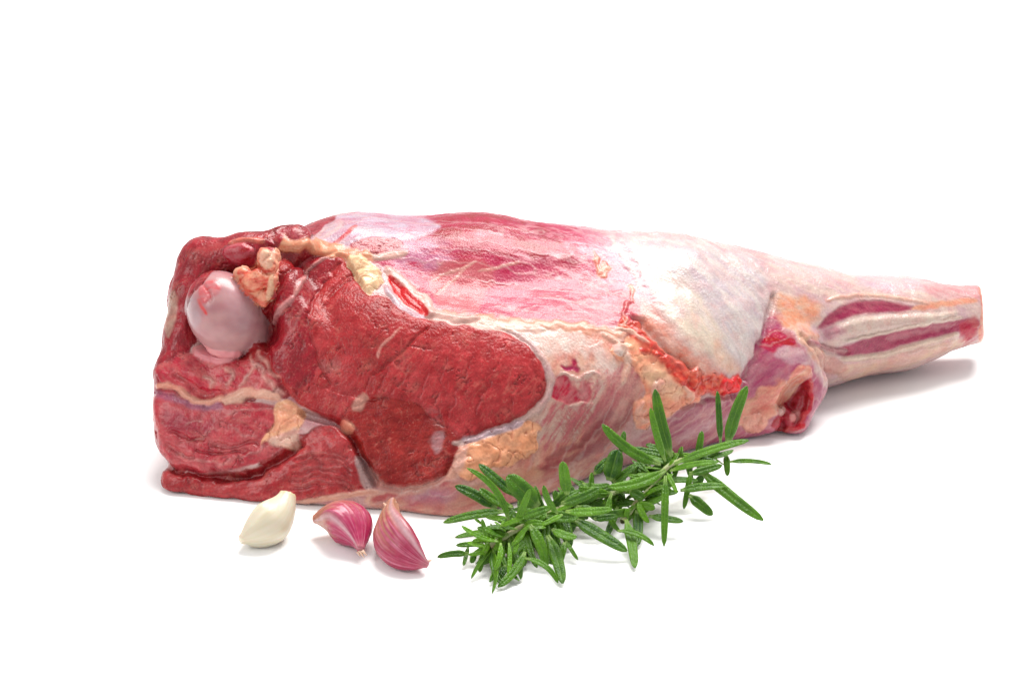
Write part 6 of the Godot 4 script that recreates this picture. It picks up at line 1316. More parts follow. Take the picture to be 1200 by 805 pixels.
	leaf(s, green, Vector3(-0.13, -8.96, 11.08), Vector3(-1.17, -9.31, 10.81), 0.39, Vector3(0.04, -0.12, 0.12), 0.74, -0.01)
	leaf(s, green, Vector3(-0.12, -8.96, 11.07), Vector3(1.27, -9.56, 11.13), 0.45, Vector3(-0.02, -0.04, 0.12), 0.42, -0.52)
	leaf(s, green, Vector3(-0.15, -8.97, 11.09), Vector3(1.02, -9.84, 10.95), 0.47, Vector3(0.08, 0.11, 0.12), 0.46, 0.19)
	leaf(s, green, Vector3(0.5, -8.63, 10.61), Vector3(-1.11, -8.89, 10.8), 0.46, Vector3(0.02, -0.14, 0.12), 0.41, 0.45)
	leaf(s, green, Vector3(-1.03, -9.51, 11.8), Vector3(-1.54, -9.41, 11.63), 0.31, Vector3(-0.01, -0.05, 0.12), 0.8, 0.46)
	leaf(s, green, Vector3(-0.68, -9.28, 11.51), Vector3(0.24, -9.1, 10.99), 0.21, Vector3(-0.01, 0.04, 0.12), 0.75, 0.89)
	leaf(s, green, Vector3(-0.49, -9.16, 11.35), Vector3(-0.35, -8.63, 11.33), 0.35, Vector3(-0.02, 0, 0.12), 0.71, -0.51)
	leaf(s, green, Vector3(-0.49, -9.16, 11.35), Vector3(-0.4, -8.35, 10.86), 0.22, Vector3(-0.07, 0.01, 0.12), 0.94, -0.13)
	leaf(s, green, Vector3(-0.93, -9.44, 11.72), Vector3(-0.46, -8.81, 11.39), 0.31, Vector3(0.01, -0.01, 0.12), 0.78, -0.14)
	leaf(s, green, Vector3(0.3, -8.74, 10.76), Vector3(-0.26, -9.51, 10.89), 0.5, Vector3(0.12, -0.08, 0.12), 0.68, -0.33)
	leaf(s, green, Vector3(-0.94, -9.44, 11.72), Vector3(-0.22, -9.78, 11.83), 0.34, Vector3(0.02, 0.04, 0.12), 0.98, -0.24)
	leaf(s, green, Vector3(-0.85, -9.39, 11.65), Vector3(-0.72, -9.94, 11.29), 0.25, Vector3(-0.11, -0.03, 0.12), 0.78, -0.04)
	leaf(s, green, Vector3(-1.02, -9.49, 11.78), Vector3(-2.08, -9.31, 11.68), 0.28, Vector3(-0.01, -0.03, 0.12), 0.98, 0.08)
	leaf(s, green, Vector3(0.09, -8.84, 10.91), Vector3(0.64, -8.07, 10.46), 0.49, Vector3(0.02, -0.02, 0.12), 0.66, -0.42)
	leaf(s, green, Vector3(-0.6, -9.23, 11.44), Vector3(0.2, -8.74, 11.02), 0.24, Vector3(0.08, -0.12, 0.12), 0.95, -0.66)
	leaf(s, green, Vector3(-0.59, -9.22, 11.43), Vector3(-1.12, -9.56, 11.2), 0.23, Vector3(-0.04, 0.07, 0.12), 0.85, -0.36)
	leaf(s, green, Vector3(-0.78, -9.34, 11.59), Vector3(-1.87, -9.27, 11.75), 0.27, Vector3(0.01, 0.14, 0.12), 0.84, -0.65)
	leaf(s, green, Vector3(-0.17, -8.98, 11.1), Vector3(1.59, -8.65, 11.11), 0.41, Vector3(-0.03, 0.14, 0.12), 0.66, -0.33)
	leaf(s, green, Vector3(0.52, -8.62, 10.59), Vector3(1.79, -8.27, 10.14), 0.44, Vector3(0.01, -0.02, 0.12), 0.7, 0.32)
	leaf(s, green, Vector3(-0.21, -9, 11.14), Vector3(-0.39, -9.75, 10.74), 0.35, Vector3(-0.08, 0.02, 0.12), 0.53, 0.18)
	leaf(s, green, Vector3(-1, -9.48, 11.77), Vector3(-0.6, -9.01, 11.68), 0.3, Vector3(0.09, -0.07, 0.12), 0.68, 0.9)
	leaf(s, green, Vector3(-0.84, -9.38, 11.64), Vector3(-0.27, -9.34, 11.74), 0.27, Vector3(0, 0.03, 0.12), 0.66, 0.11)
	leaf(s, green, Vector3(0.4, -8.69, 10.69), Vector3(-0.37, -9.21, 10.56), 0.37, Vector3(-0.08, 0.12, 0.12), 0.63, 0.09)
	leaf(s, green, Vector3(-0.15, -8.97, 11.09), Vector3(0.02, -9.93, 11.13), 0.34, Vector3(0.03, 0, 0.12), 0.56, 0.26)
	leaf(s, green, Vector3(0.3, -8.73, 10.76), Vector3(0.72, -9.68, 10.58), 0.44, Vector3(-0.04, -0.02, 0.12), 0.64, 0.41)
	leaf(s, green, Vector3(-0.72, -9.3, 11.54), Vector3(-1.29, -9.79, 11.64), 0.27, Vector3(0.07, -0.08, 0.12), 0.94, 0.21)
	leaf(s, green, Vector3(-0.92, -9.52, 12.03), Vector3(-0.41, -11.13, 13.84), 0.31, Vector3(-0.19, -0.05, 0.12), 0.2, 0.16)
	leaf(s, green, Vector3(1.45, -8.29, 10.21), Vector3(1.84, -9.9, 11.06), 0.32, Vector3(-0.15, -0.04, 0.12), 0.15, 0.19)
	leaf(s, green, Vector3(0.6, -8.67, 10.9), Vector3(-0.85, -9.95, 11.23), 0.51, Vector3(-0.03, 0.04, 0.12), 0.24, -0.26)
	leaf(s, green, Vector3(1.71, -8.18, 10.01), Vector3(2.3, -10.02, 11.35), 0.49, Vector3(0.01, 0, 0.12), 0.15, 0.5)
	leaf(s, green, Vector3(-0.17, -9.07, 11.45), Vector3(0.22, -10.35, 12.09), 0.4, Vector3(-0.12, -0.03, 0.12), 0.4, 0.19)
	leaf(s, green, Vector3(1.78, -8.15, 9.95), Vector3(0.76, -9.06, 10.21), 0.43, Vector3(-0.03, 0.04, 0.12), 0.24, -0.34)
	leaf(s, green, Vector3(2.27, -7.98, 9.59), Vector3(1.57, -9.86, 10.99), 0.41, Vector3(0.15, -0.05, 0.12), 0.4, -0.46)
	leaf(s, green, Vector3(2.77, -7.83, 9.25), Vector3(1.96, -9.17, 9.62), 0.37, Vector3(-0.13, 0.08, 0.12), 0.24, -0.77)
	leaf(s, green, Vector3(-0.41, -9.2, 11.62), Vector3(-1.03, -10.98, 13.5), 0.37, Vector3(0.12, -0.04, 0.12), 0.35, -0.27)
	leaf(s, green, Vector3(-0.38, -9.17, 11.59), Vector3(-1.47, -10.29, 11.96), 0.46, Vector3(0.11, -0.11, 0.12), 0.36, -0.88)
	leaf(s, green, Vector3(-0.59, -9.31, 11.76), Vector3(0.34, -10.94, 13.42), 0.38, Vector3(-0.18, -0.09, 0.12), 0.33, -0.6)
	leaf(s, green, Vector3(2.24, -7.99, 9.62), Vector3(1.2, -8.78, 9.54), 0.48, Vector3(-0.03, 0.04, 0.12), 0.23, -0.79)
	leaf(s, green, Vector3(0.98, -8.5, 10.6), Vector3(0.71, -10.06, 11.43), 0.41, Vector3(-0.11, 0.02, 0.12), 0.16, -0.4)
	leaf(s, green, Vector3(2.31, -7.97, 9.56), Vector3(2.73, -9.68, 10.57), 0.5, Vector3(0.12, 0.03, 0.12), 0.09, -0.27)
	leaf(s, green, Vector3(0.66, -8.64, 10.85), Vector3(0.62, -10.36, 12.11), 0.47, Vector3(-0.18, 0, 0.12), 0.32, 0.16)
	leaf(s, green, Vector3(1.7, -8.18, 10.01), Vector3(2.6, -9.66, 10.54), 0.33, Vector3(0.18, 0.11, 0.12), 0.42, 0.5)
	leaf(s, green, Vector3(1.6, -8.23, 10.1), Vector3(1.44, -10.2, 11.75), 0.46, Vector3(0.07, -0, 0.12), 0.31, 0.22)
	leaf(s, green, Vector3(0.54, -8.7, 10.95), Vector3(0.51, -10.1, 11.52), 0.36, Vector3(0.09, 0, 0.12), 0.15, -0.61)
	leaf(s, green, Vector3(1.96, -8.08, 9.81), Vector3(0.72, -9.54, 10.25), 0.35, Vector3(-0.07, 0.06, 0.12), 0.44, 0.71)
	leaf(s, green, Vector3(3.01, -7.75, 9.08), Vector3(2.56, -8.87, 9.13), 0.33, Vector3(-0.15, 0.06, 0.12), 0.28, 0.42)
	leaf(s, green, Vector3(-0.33, -9.14, 11.56), Vector3(0.41, -10.13, 11.82), 0.37, Vector3(-0.07, -0.05, 0.12), 0.29, -0)
	leaf(s, green, Vector3(-0.03, -8.99, 11.35), Vector3(0.68, -9.88, 11.3), 0.36, Vector3(-0.15, -0.12, 0.12), 0.39, 0.26)
	leaf(s, green, Vector3(0.6, -8.67, 10.9), Vector3(1.17, -10.44, 12.28), 0.37, Vector3(-0.07, -0.02, 0.12), 0.35, 0.02)
	leaf(s, green, Vector3(-0.23, -9.1, 11.49), Vector3(0.4, -10.88, 13.28), 0.42, Vector3(0.16, 0.05, 0.12), 0.19, -0.6)
	leaf(s, green, Vector3(0.79, -8.58, 10.75), Vector3(1.94, -10.31, 12), 0.47, Vector3(-0.11, -0.07, 0.12), 0.47, 0.25)
	leaf(s, green, Vector3(-0.96, -9.54, 12.05), Vector3(-0.91, -11.42, 14.48), 0.37, Vector3(0.2, 0, 0.12), 0.36, 0.88)
	leaf(s, green, Vector3(-0.16, -9.06, 11.44), Vector3(-1.49, -9.83, 11.33), 0.5, Vector3(0.09, -0.16, 0.12), 0.38, 0.49)
	leaf(s, green, Vector3(-0.93, -9.52, 12.03), Vector3(-1.49, -10.61, 12.67), 0.41, Vector3(-0.15, 0.08, 0.12), 0.41, -0.57)
	leaf(s, green, Vector3(3.24, -7.68, 8.91), Vector3(2.76, -9.1, 9.28), 0.44, Vector3(0.04, -0.01, 0.12), 0.25, -0.68)
	leaf(s, green, Vector3(-0.63, -9.34, 11.8), Vector3(-1.71, -10.3, 11.98), 0.32, Vector3(-0.01, 0.01, 0.12), 0.13, 0.77)
	leaf(s, green, Vector3(1.66, -8.2, 10.05), Vector3(2.36, -8.95, 10.41), 0.32, Vector3(0.06, 0.06, 0.12), 0.42, 0.74)
	leaf(s, green, Vector3(2.22, -8, 9.63), Vector3(2.84, -9.48, 10.13), 0.42, Vector3(-0.05, -0.02, 0.12), 0.19, 0.45)
	leaf(s, green, Vector3(-0.8, -9.44, 11.93), Vector3(-1.88, -10.85, 13.2), 0.3, Vector3(-0.08, 0.06, 0.12), 0.4, 0.47)
	leaf(s, green, Vector3(0.65, -8.64, 10.86), Vector3(0.55, -9.93, 11.27), 0.43, Vector3(0.21, -0.02, 0.12), 0.09, -0.64)
	leaf(s, green, Vector3(0.27, -8.7, 11.51), Vector3(-1.24, -8.58, 12.17), 0.49, Vector3(0, 0.07, 0.12), 0.21, 0.56)
	leaf(s, green, Vector3(1.97, -7.93, 10.21), Vector3(3.33, -7.22, 10.59), 0.47, Vector3(0.05, -0.11, 0.12), 0.55, -0.55)
	leaf(s, green, Vector3(6.23, -6.88, 7.41), Vector3(7.81, -6.31, 7.74), 0.5, Vector3(0.03, -0.09, 0.12), 0.6, -0.62)
	leaf(s, green, Vector3(1.5, -8.13, 10.58), Vector3(3.13, -8.17, 11.2), 0.45, Vector3(-0.01, -0.12, 0.12), 0.28, -0.17)
	leaf(s, green, Vector3(5.55, -7.04, 7.9), Vector3(7.05, -6.77, 8.49), 0.37, Vector3(-0.02, 0.11, 0.12), 0.43, -0.9)
	leaf(s, green, Vector3(4.8, -7.21, 8.4), Vector3(3.17, -7.11, 8.75), 0.35, Vector3(0, 0.01, 0.12), 0.29, 0.62)
	leaf(s, green, Vector3(4.76, -7.22, 8.42), Vector3(3.19, -6.93, 8.88), 0.49, Vector3(-0.01, -0.08, 0.12), 0.53, -0.61)
	leaf(s, green, Vector3(-0.29, -8.99, 11.88), Vector3(-1.34, -8.53, 12.51), 0.47, Vector3(-0.02, -0.06, 0.12), 0.28, 0.43)
	leaf(s, green, Vector3(5.42, -7.08, 8), Vector3(6.66, -6.67, 8.35), 0.48, Vector3(0.03, -0.11, 0.12), 0.63, 0.15)
	leaf(s, green, Vector3(6.13, -6.9, 7.49), Vector3(4.89, -7.24, 7.99), 0.42, Vector3(-0.01, 0.04, 0.12), 0.6, 0.49)
	leaf(s, green, Vector3(0.51, -8.57, 11.36), Vector3(1.56, -8.44, 11.91), 0.36, Vector3(-0.01, 0.12, 0.12), 0.59, 0.18)
	leaf(s, green, Vector3(4.99, -7.18, 8.29), Vector3(6.33, -6.43, 8.91), 0.34, Vector3(0.01, -0.01, 0.12), 0.58, 0.83)
	leaf(s, green, Vector3(1.24, -8.24, 10.78), Vector3(0.29, -8.38, 11.41), 0.42, Vector3(-0.01, 0.06, 0.12), 0.53, -0.22)
	leaf(s, green, Vector3(-0.16, -8.92, 11.8), Vector3(-1.62, -8.57, 12.21), 0.49, Vector3(-0.01, -0.04, 0.12), 0.4, -0.01)
	leaf(s, green, Vector3(2.41, -7.79, 9.9), Vector3(3.2, -7.17, 10.55), 0.48, Vector3(0.01, -0.01, 0.12), 0.37, -0.29)
	leaf(s, green, Vector3(1.63, -8.07, 10.48), Vector3(3.06, -8.17, 11.15), 0.45, Vector3(0, 0.03, 0.12), 0.22, 0.44)

	s = Node3D.new()
	s.name = "rosemary_sprig_001"
	add_child(s)
	s.position = up(Vector3(8.56, -6.74, 3.48))
	tag(s, "green rosemary sprig under the knee, its leaves spread like a star", "rosemary sprig", "rosemary sprigs lying before the meat")
	stalk(s, wood, [Vector3(5.27, -8.52, 9.21), Vector3(5.97, -7.74, 8.18), Vector3(6.85, -6.9, 7.77), Vector3(7.57, -5.97, 7.42), Vector3(8.71, -5.6, 6.09), Vector3(9.8, -5.34, 5.27), Vector3(10.76, -4.98, 4.45)], 0.13, 0.09)
	leaf(s, green, Vector3(7.71, -5.47, 8), Vector3(6.9, -2.2, 8.3), 0.63, Vector3(-0.09, -0.02, 0.12), 0.3, -0.12)
	leaf(s, green, Vector3(7.39, -5.68, 8.47), Vector3(6.64, -3.08, 8.97), 0.42, Vector3(-0.06, -0.02, 0.12), 0.55, 0.18)
	leaf(s, green, Vector3(7.21, -5.84, 7.85), Vector3(4.35, -3.89, 8.25), 0.6, Vector3(-0.16, -0.23, 0.12), 0.38, -0.25)
	leaf(s, green, Vector3(7.83, -5.81, 8.29), Vector3(11.37, -4.64, 8.89), 0.54, Vector3(-0.04, 0.12, 0.12), 0.48, -0.16)
	leaf(s, green, Vector3(7.57, -6.11, 8.96), Vector3(9.83, -5.64, 9.86), 0.39, Vector3(-0.02, 0.12, 0.12), 0.55, -0.04)
	leaf(s, green, Vector3(7.36, -6.06, 8.84), Vector3(4.58, -6.83, 9.64), 0.6, Vector3(0.06, -0.21, 0.12), 0.55, -0.22)
	leaf(s, green, Vector3(7.33, -6.3, 9.39), Vector3(7.2, -9.6, 10.39), 0.41, Vector3(0, 0, 0.12), 0.42, -0.18)
	leaf(s, green, Vector3(9.15, -6.14, 7.05), Vector3(12.15, -8.54, 8.02), 0.63, Vector3(-0.04, -0.05, 0.12), 0.35, 0.2)
	leaf(s, green, Vector3(8.73, -6.25, 6.81), Vector3(8.37, -8.05, 7.11), 0.33, Vector3(0, 0, 0.12), 0.35, -0.08)
	leaf(s, green, Vector3(8.17, -7.13, 7.55), Vector3(10.3, -6.9, 7.75), 0.57, Vector3(-0.01, 0.09, 0.12), 0.3, -0.17)
	leaf(s, green, Vector3(8.62, -7.36, 7.33), Vector3(9.74, -8.31, 7.53), 0.57, Vector3(0, 0, 0.12), 0.3, 0.21)
	leaf(s, green, Vector3(10.79, -5.92, 4.1), Vector3(12.96, -6.02, 4.2), 0.3, Vector3(0.01, 0.12, 0.12), 0.4, 0.05)
	leaf(s, green, Vector3(10.65, -5.48, 4.58), Vector3(10.69, -6.57, 4.88), 0.36, Vector3(0, 0, 0.12), 0.4, 0.08)
	leaf(s, green, Vector3(10.59, -5.02, 6.01), Vector3(11.53, -2.09, 6.31), 0.66, Vector3(-0.12, 0.04, 0.12), 0.3, 0.23)
	leaf(s, green, Vector3(10.32, -4.9, 5.26), Vector3(10.14, -2.34, 5.46), 0.36, Vector3(0, 0, 0.12), 0.2, 0.13)
	leaf(s, green, Vector3(9.12, -5.5, 6.1), Vector3(9.31, -4.29, 6.3), 0.39, Vector3(0, 0, 0.12), 0.35, -0.14)
	leaf(s, green, Vector3(6.56, -8.25, 9.08), Vector3(8.19, -8.49, 9.28), 0.54, Vector3(0, 0, 0.12), 0.22, -0.29)
	leaf(s, green, Vector3(7.54, -5.46, 6.01), Vector3(5.93, -5.14, 5.91), 0.45, Vector3(0, 0, 0.12), 0.2, 0.03)
	leaf(s, green, Vector3(5.33, -5.4, 6.37), Vector3(5.5, -4.29, 6.37), 0.36, Vector3(0, 0, 0.12), 0.2, 0.12)
	leaf(s, green, Vector3(4.7, -6.62, 8.12), Vector3(5.11, -5.13, 7.92), 0.97, Vector3(0, 0, 0.12), 0.12, 0.18)
	leaf(s, green, Vector3(4.9, -6.72, 7.86), Vector3(6.05, -5.85, 7.86), 0.54, Vector3(0, 0, 0.12), 0.2, -0.19)
	leaf(s, green, Vector3(7.46, -6.2, 8.66), Vector3(7.87, -7.11, 9.46), 0.26, Vector3(0, 0, 0.12), 0.85, 0.08)
	leaf(s, green, Vector3(7.52, -5.84, 8.6), Vector3(7.76, -5.58, 8.9), 0.18, Vector3(0, 0, 0.12), 0.9, 0.26)
	leaf(s, green, Vector3(4.78, -7.19, 8.91), Vector3(5.2, -9.02, 9.31), 0.36, Vector3(-0.33, -0.08, 0.12), 0.45, -0.15)
	leaf(s, green, Vector3(4.99, -8.84, 10.66), Vector3(6.69, -9.51, 11.06), 0.35, Vector3(0.08, 0.2, 0.12), 0.45, -0.12)
	leaf(s, green, Vector3(5.44, -8.38, 9.63), Vector3(5.72, -10.45, 12.31), 0.54, Vector3(0.06, 0.01, 0.12), 0.42, -0.04)
	leaf(s, green, Vector3(6.02, -8, 8.53), Vector3(5.9, -9.6, 10.39), 0.54, Vector3(0.06, 0, 0.12), 0.14, 0.04)
	leaf(s, green, Vector3(5.66, -7.06, 8.63), Vector3(6.36, -7.43, 8.93), 0.54, Vector3(0, 0, 0.12), 0.28, 0.29)
	leaf(s, green, Vector3(6.1, -7.52, 8.91), Vector3(6.56, -8.55, 9.31), 0.38, Vector3(-0.11, -0.05, 0.12), 0.75, 0.05)
	leaf(s, green, Vector3(7.14, -7.33, 7.76), Vector3(6.27, -7.9, 7.86), 0.39, Vector3(0, 0, 0.12), 0.2, 0.23)
	leaf(s, green, Vector3(8.02, -5.44, 5.48), Vector3(9.12, -5.52, 5.58), 0.24, Vector3(0, 0, 0.12), 0.9, 0.09)
	leaf(s, green, Vector3(6.83, -5.99, 5.72), Vector3(5.51, -6.44, 5.52), 0.54, Vector3(0, 0, 0.12), 0.16, -0.02)
	leaf(s, green, Vector3(6.3, -6.92, 7.33), Vector3(7.45, -7.13, 7.43), 0.51, Vector3(0, 0, 0.12), 0.2, -0.12)
	leaf(s, green, Vector3(4.02, -6.4, 6.17), Vector3(4.79, -5.61, 5.97), 0.54, Vector3(0, 0, 0.12), 0.08, -0.09)
	leaf(s, green, Vector3(8.64, -6.36, 7.05), Vector3(10.24, -5.92, 7.05), 0.45, Vector3(0, 0, 0.12), 0.25, 0.17)
	leaf(s, green, Vector3(9.47, -6.43, 5.73), Vector3(8.74, -7.31, 5.73), 0.42, Vector3(0, 0, 0.12), 0.2, -0.19)
	leaf(s, green, Vector3(6.86, -7.62, 7.68), Vector3(5.84, -8.48, 7.88), 0.45, Vector3(0, 0, 0.12), 0.14, -0.22)
	leaf(s, green, Vector3(5.11, -7.89, 8.03), Vector3(4.47, -9.27, 9.67), 0.39, Vector3(0, 0, 0.12), 0.15, -0.17)
	leaf(s, green, Vector3(7.27, -5.18, 5.64), Vector3(6.61, -4.96, 5.64), 0.36, Vector3(0, 0, 0.12), 0.2, 0.1)
	leaf(s, green, Vector3(9.15, -5.54, 5.1), Vector3(11, -5.29, 4.69), 0.41, Vector3(0.02, -0.15, 0.12), 0.27, -0.23)
	leaf(s, green, Vector3(6.89, -6.92, 7.24), Vector3(5.52, -6.78, 7.08), 0.42, Vector3(-0.01, -0.08, 0.12), 0.37, -0.53)
	leaf(s, green, Vector3(7.72, -5.98, 6.54), Vector3(6.68, -6.4, 6.21), 0.51, Vector3(-0.03, 0.08, 0.12), 0.14, -0.3)
	leaf(s, green, Vector3(9.75, -5.4, 4.67), Vector3(10.66, -6.09, 4.25), 0.32, Vector3(-0.02, -0.03, 0.12), 0.43, -0.75)
	leaf(s, green, Vector3(6.63, -7.16, 7.42), Vector3(7.55, -7.11, 7.12), 0.38, Vector3(-0.01, 0.08, 0.12), 0.45, -0.11)
	leaf(s, green, Vector3(6.52, -7.26, 7.5), Vector3(5.46, -7.63, 7.41), 0.47, Vector3(-0.04, 0.13, 0.12), 0.33, 0.56)
	leaf(s, green, Vector3(8.73, -5.65, 5.43), Vector3(10.07, -5.84, 5.62), 0.47, Vector3(0, 0.03, 0.12), 0.13, -0.1)
	leaf(s, green, Vector3(7.05, -6.72, 7.11), Vector3(7.67, -7.83, 6.63), 0.35, Vector3(0.01, 0.01, 0.12), 0.16, -0.09)
	leaf(s, green, Vector3(8.36, -5.77, 5.84), Vector3(10.15, -5.24, 5.71), 0.38, Vector3(-0.01, 0.05, 0.12), 0.3, -0.85)
	leaf(s, green, Vector3(7.14, -6.61, 7.04), Vector3(8.1, -6.66, 6.79), 0.39, Vector3(-0, -0.1, 0.12), 0.31, -0.4)
	leaf(s, green, Vector3(7.61, -6.02, 6.66), Vector3(7.39, -5.13, 6.72), 0.39, Vector3(-0.03, -0.01, 0.12), 0.37, -0.76)
	leaf(s, green, Vector3(7.29, -6.43, 6.92), Vector3(8.12, -5.36, 6.49), 0.48, Vector3(0.05, -0.04, 0.12), 0.29, -0.81)
	leaf(s, green, Vector3(7.22, -6.5, 6.97), Vector3(5.84, -5.67, 7.13), 0.41, Vector3(-0.04, -0.06, 0.12), 0.18, 0.65)
	leaf(s, green, Vector3(7.72, -5.98, 6.54), Vector3(6.16, -5.5, 6.18), 0.47, Vector3(0.03, 0.11, 0.12), 0.34, 0.39)
	leaf(s, green, Vector3(5.31, -8.51, 8.94), Vector3(5.5, -7.88, 9.13), 0.36, Vector3(0.08, -0.03, 0.12), 0.67, 0.59)
	leaf(s, green, Vector3(8.82, -5.62, 5.34), Vector3(8.96, -6.82, 5.33), 0.51, Vector3(-0.12, -0.01, 0.12), 0.3, -0.66)
	leaf(s, green, Vector3(7.11, -6.65, 7.07), Vector3(9.09, -6.68, 6.64), 0.49, Vector3(0, 0.03, 0.12), 0.29, -0.24)
	leaf(s, green, Vector3(6.7, -7.1, 7.37), Vector3(5.26, -6.93, 6.82), 0.48, Vector3(-0, -0.03, 0.12), 0.3, 0.74)
	leaf(s, green, Vector3(5.84, -7.91, 8.09), Vector3(6.42, -8.48, 7.89), 0.34, Vector3(-0.02, -0.02, 0.12), 0.68, -0.12)
	leaf(s, green, Vector3(7.16, -6.58, 7.02), Vector3(6.42, -7.24, 6.57), 0.31, Vector3(0.01, -0.01, 0.12), 0.31, 0.77)
	leaf(s, green, Vector3(7.41, -6.27, 6.83), Vector3(6.87, -7.59, 6.6), 0.48, Vector3(0.07, -0.03, 0.12), 0.39, 0.83)
	leaf(s, green, Vector3(6.74, -7.06, 7.35), Vector3(7.26, -7.85, 7.06), 0.35, Vector3(-0.13, -0.08, 0.12), 0.22, -0.89)
	leaf(s, green, Vector3(7.38, -6.31, 6.85), Vector3(6.09, -6.8, 6.99), 0.46, Vector3(-0.02, 0.05, 0.12), 0.21, -0.12)
	leaf(s, green, Vector3(7.16, -6.58, 7.03), Vector3(6.35, -6.09, 6.59), 0.31, Vector3(0.04, 0.07, 0.12), 0.27, 0.15)
	leaf(s, green, Vector3(7.79, -5.96, 6.47), Vector3(7.18, -7.35, 6.37), 0.49, Vector3(-0.05, 0.02, 0.12), 0.18, -0.27)
	leaf(s, green, Vector3(7.95, -5.9, 6.29), Vector3(7.74, -5.2, 6.4), 0.47, Vector3(-0.04, -0.01, 0.12), 0.37, -0.22)
	leaf(s, green, Vector3(9.1, -5.55, 5.14), Vector3(10.34, -5.27, 4.79), 0.31, Vector3(0.02, -0.1, 0.12), 0.25, -0.26)
	leaf(s, green, Vector3(7.26, -6.46, 6.94), Vector3(7.73, -5.06, 7.11), 0.36, Vector3(0.09, -0.03, 0.12), 0.27, -0.48)
	leaf(s, green, Vector3(5.92, -7.83, 7.96), Vector3(5.9, -8.24, 7.67), 0.25, Vector3(0, 0, 0.12), 0.48, -0.85)
	leaf(s, green, Vector3(5.33, -8.49, 8.92), Vector3(5.83, -8.18, 8.32), 0.24, Vector3(0.04, -0.06, 0.12), 0.47, 0.42)
	leaf(s, green, Vector3(7.52, -6.14, 6.74), Vector3(5.78, -5.96, 6.88), 0.47, Vector3(0, -0.01, 0.12), 0.45, 0.9)
	leaf(s, green, Vector3(8.84, -5.61, 5.33), Vector3(9.45, -6.76, 5.45), 0.5, Vector3(0.1, 0.05, 0.12), 0.35, -0.83)
	leaf(s, green, Vector3(9.63, -5.43, 4.76), Vector3(9.63, -6.68, 4.69), 0.33, Vector3(0.06, 0, 0.12), 0.36, 0.65)
	leaf(s, green, Vector3(7.24, -6.48, 6.96), Vector3(5.71, -7.22, 6.62), 0.4, Vector3(-0.06, 0.13, 0.12), 0.35, 0.08)
	leaf(s, green, Vector3(8.5, -5.72, 5.68), Vector3(6.82, -5.7, 5.48), 0.44, Vector3(0, 0.1, 0.12), 0.25, -0.86)
	leaf(s, green, Vector3(8.35, -5.77, 5.84), Vector3(8.36, -5.07, 5.73), 0.39, Vector3(-0.07, 0, 0.12), 0.26, -0.78)
	leaf(s, green, Vector3(7.41, -6.27, 6.82), Vector3(6.51, -6.91, 6.88), 0.37, Vector3(-0.08, 0.11, 0.12), 0.13, 0.05)
	leaf(s, green, Vector3(8.09, -5.85, 6.13), Vector3(6.86, -6.96, 5.86), 0.34, Vector3(-0.02, 0.02, 0.12), 0.3, -0.71)
	leaf(s, green, Vector3(5.83, -7.93, 8.11), Vector3(6.76, -7.86, 8.02), 0.35, Vector3(0, 0.04, 0.12), 0.58, -0.37)
	leaf(s, green, Vector3(6.19, -7.57, 7.72), Vector3(5.94, -8.33, 7.8), 0.45, Vector3(-0.08, 0.03, 0.12), 0.14, -0.41)
	leaf(s, green, Vector3(6.89, -6.91, 7.24), Vector3(7.9, -6.75, 7.26), 0.42, Vector3(0.02, -0.09, 0.12), 0.24, 0.85)
	leaf(s, green, Vector3(6.08, -7.66, 7.79), Vector3(4.26, -7.99, 7.28), 0.44, Vector3(-0.01, 0.05, 0.12), 0.37, -0.05)
	leaf(s, green, Vector3(9.82, -5.38, 4.63), Vector3(8.89, -6.24, 4.3), 0.35, Vector3(-0.07, 0.08, 0.12), 0.18, -0.39)
	leaf(s, green, Vector3(6.42, -7.35, 7.56), Vector3(7.58, -7.65, 6.98), 0.32, Vector3(0.03, 0.14, 0.12), 0.23, 0.79)
	leaf(s, green, Vector3(8.11, -5.85, 6.11), Vector3(7.86, -6.85, 6.14), 0.47, Vector3(0.01, 0, 0.12), 0.24, 0.84)
	leaf(s, green, Vector3(6.54, -7.24, 7.48), Vector3(7.31, -6.77, 6.91), 0.38, Vector3(-0.02, 0.03, 0.12), 0.45, 0.39)
	leaf(s, green, Vector3(7.5, -6.16, 6.75), Vector3(6.73, -6.88, 6.27), 0.45, Vector3(0.04, -0.05, 0.12), 0.18, -0.65)
	leaf(s, green, Vector3(6.34, -7.43, 7.62), Vector3(7.54, -7.26, 7.74), 0.5, Vector3(0.01, -0.09, 0.12), 0.13, 0.7)
	leaf(s, green, Vector3(6.76, -7.04, 7.33), Vector3(6.11, -5.72, 7.02), 0.38, Vector3(0.1, 0.05, 0.12), 0.38, -0.11)
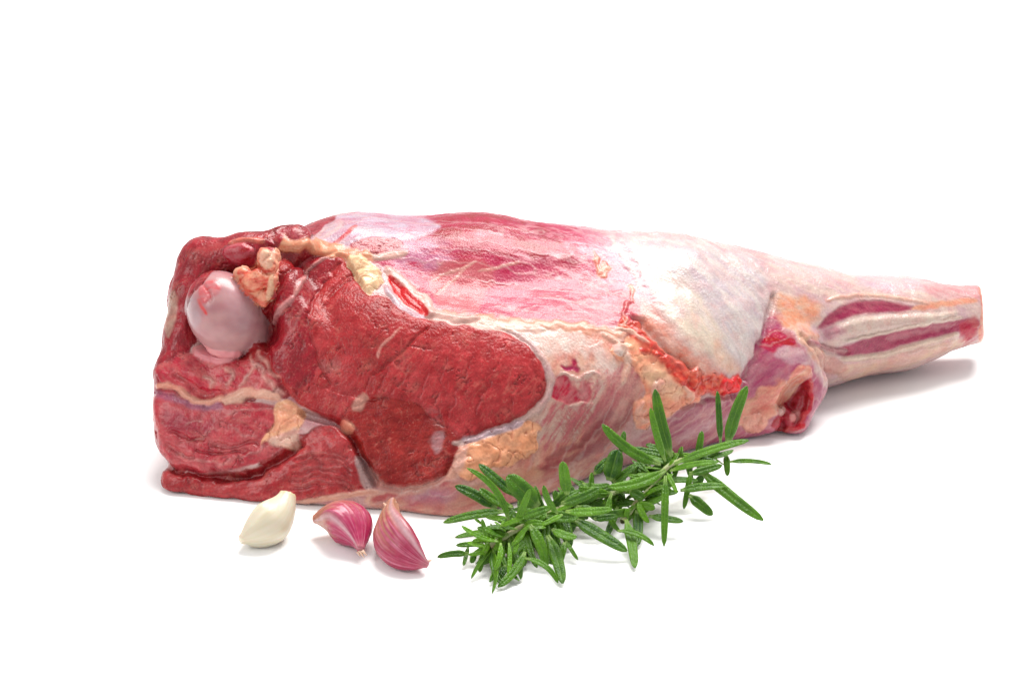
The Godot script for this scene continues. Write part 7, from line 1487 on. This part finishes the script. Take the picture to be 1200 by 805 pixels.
	leaf(s, green, Vector3(7.13, -6.62, 7.05), Vector3(6.06, -6.71, 7), 0.31, Vector3(0, 0.01, 0.12), 0.41, 0.52)
	leaf(s, green, Vector3(5.38, -8.43, 8.84), Vector3(5.92, -7.77, 8.5), 0.25, Vector3(-0.06, 0.04, 0.12), 0.63, 0.4)
	leaf(s, green, Vector3(8.72, -5.65, 5.43), Vector3(9.91, -6.16, 5.62), 0.48, Vector3(0.03, 0.06, 0.12), 0.4, 0.28)
	leaf(s, green, Vector3(5.67, -8.1, 8.36), Vector3(6.4, -8.04, 8.3), 0.24, Vector3(0.01, -0.15, 0.12), 0.52, 0.48)
	leaf(s, green, Vector3(8.16, -5.83, 6.06), Vector3(9.43, -5.88, 5.55), 0.33, Vector3(0, 0.14, 0.12), 0.15, 0.56)
	leaf(s, green, Vector3(6.65, -7.05, 8.18), Vector3(8.01, -7.1, 8.55), 0.41, Vector3(-0.01, -0.1, 0.12), 0.3, -0.07)
	leaf(s, green, Vector3(7.25, -6.35, 7.9), Vector3(5.59, -6.34, 8.43), 0.39, Vector3(0, -0.12, 0.12), 0.58, -0.03)
	leaf(s, green, Vector3(5.71, -7.98, 8.85), Vector3(4.48, -8.09, 9.45), 0.45, Vector3(0.01, -0.08, 0.12), 0.28, -0.72)
	leaf(s, green, Vector3(5.98, -7.69, 8.49), Vector3(7.23, -7.34, 9.08), 0.48, Vector3(0.02, -0.09, 0.12), 0.47, -0.23)
	leaf(s, green, Vector3(5.83, -7.85, 8.68), Vector3(6.84, -7.9, 9.27), 0.48, Vector3(0.01, 0.11, 0.12), 0.61, 0.7)
	leaf(s, green, Vector3(6.15, -7.52, 8.41), Vector3(7.3, -6.86, 8.9), 0.4, Vector3(-0.05, 0.1, 0.12), 0.61, -0.5)
	leaf(s, green, Vector3(6.62, -7.08, 8.19), Vector3(7.68, -7.13, 8.8), 0.47, Vector3(0.01, 0.12, 0.12), 0.39, 0.45)
	leaf(s, green, Vector3(7.18, -6.43, 7.93), Vector3(5.97, -6.32, 8.61), 0.44, Vector3(0, 0.06, 0.12), 0.4, 0.55)
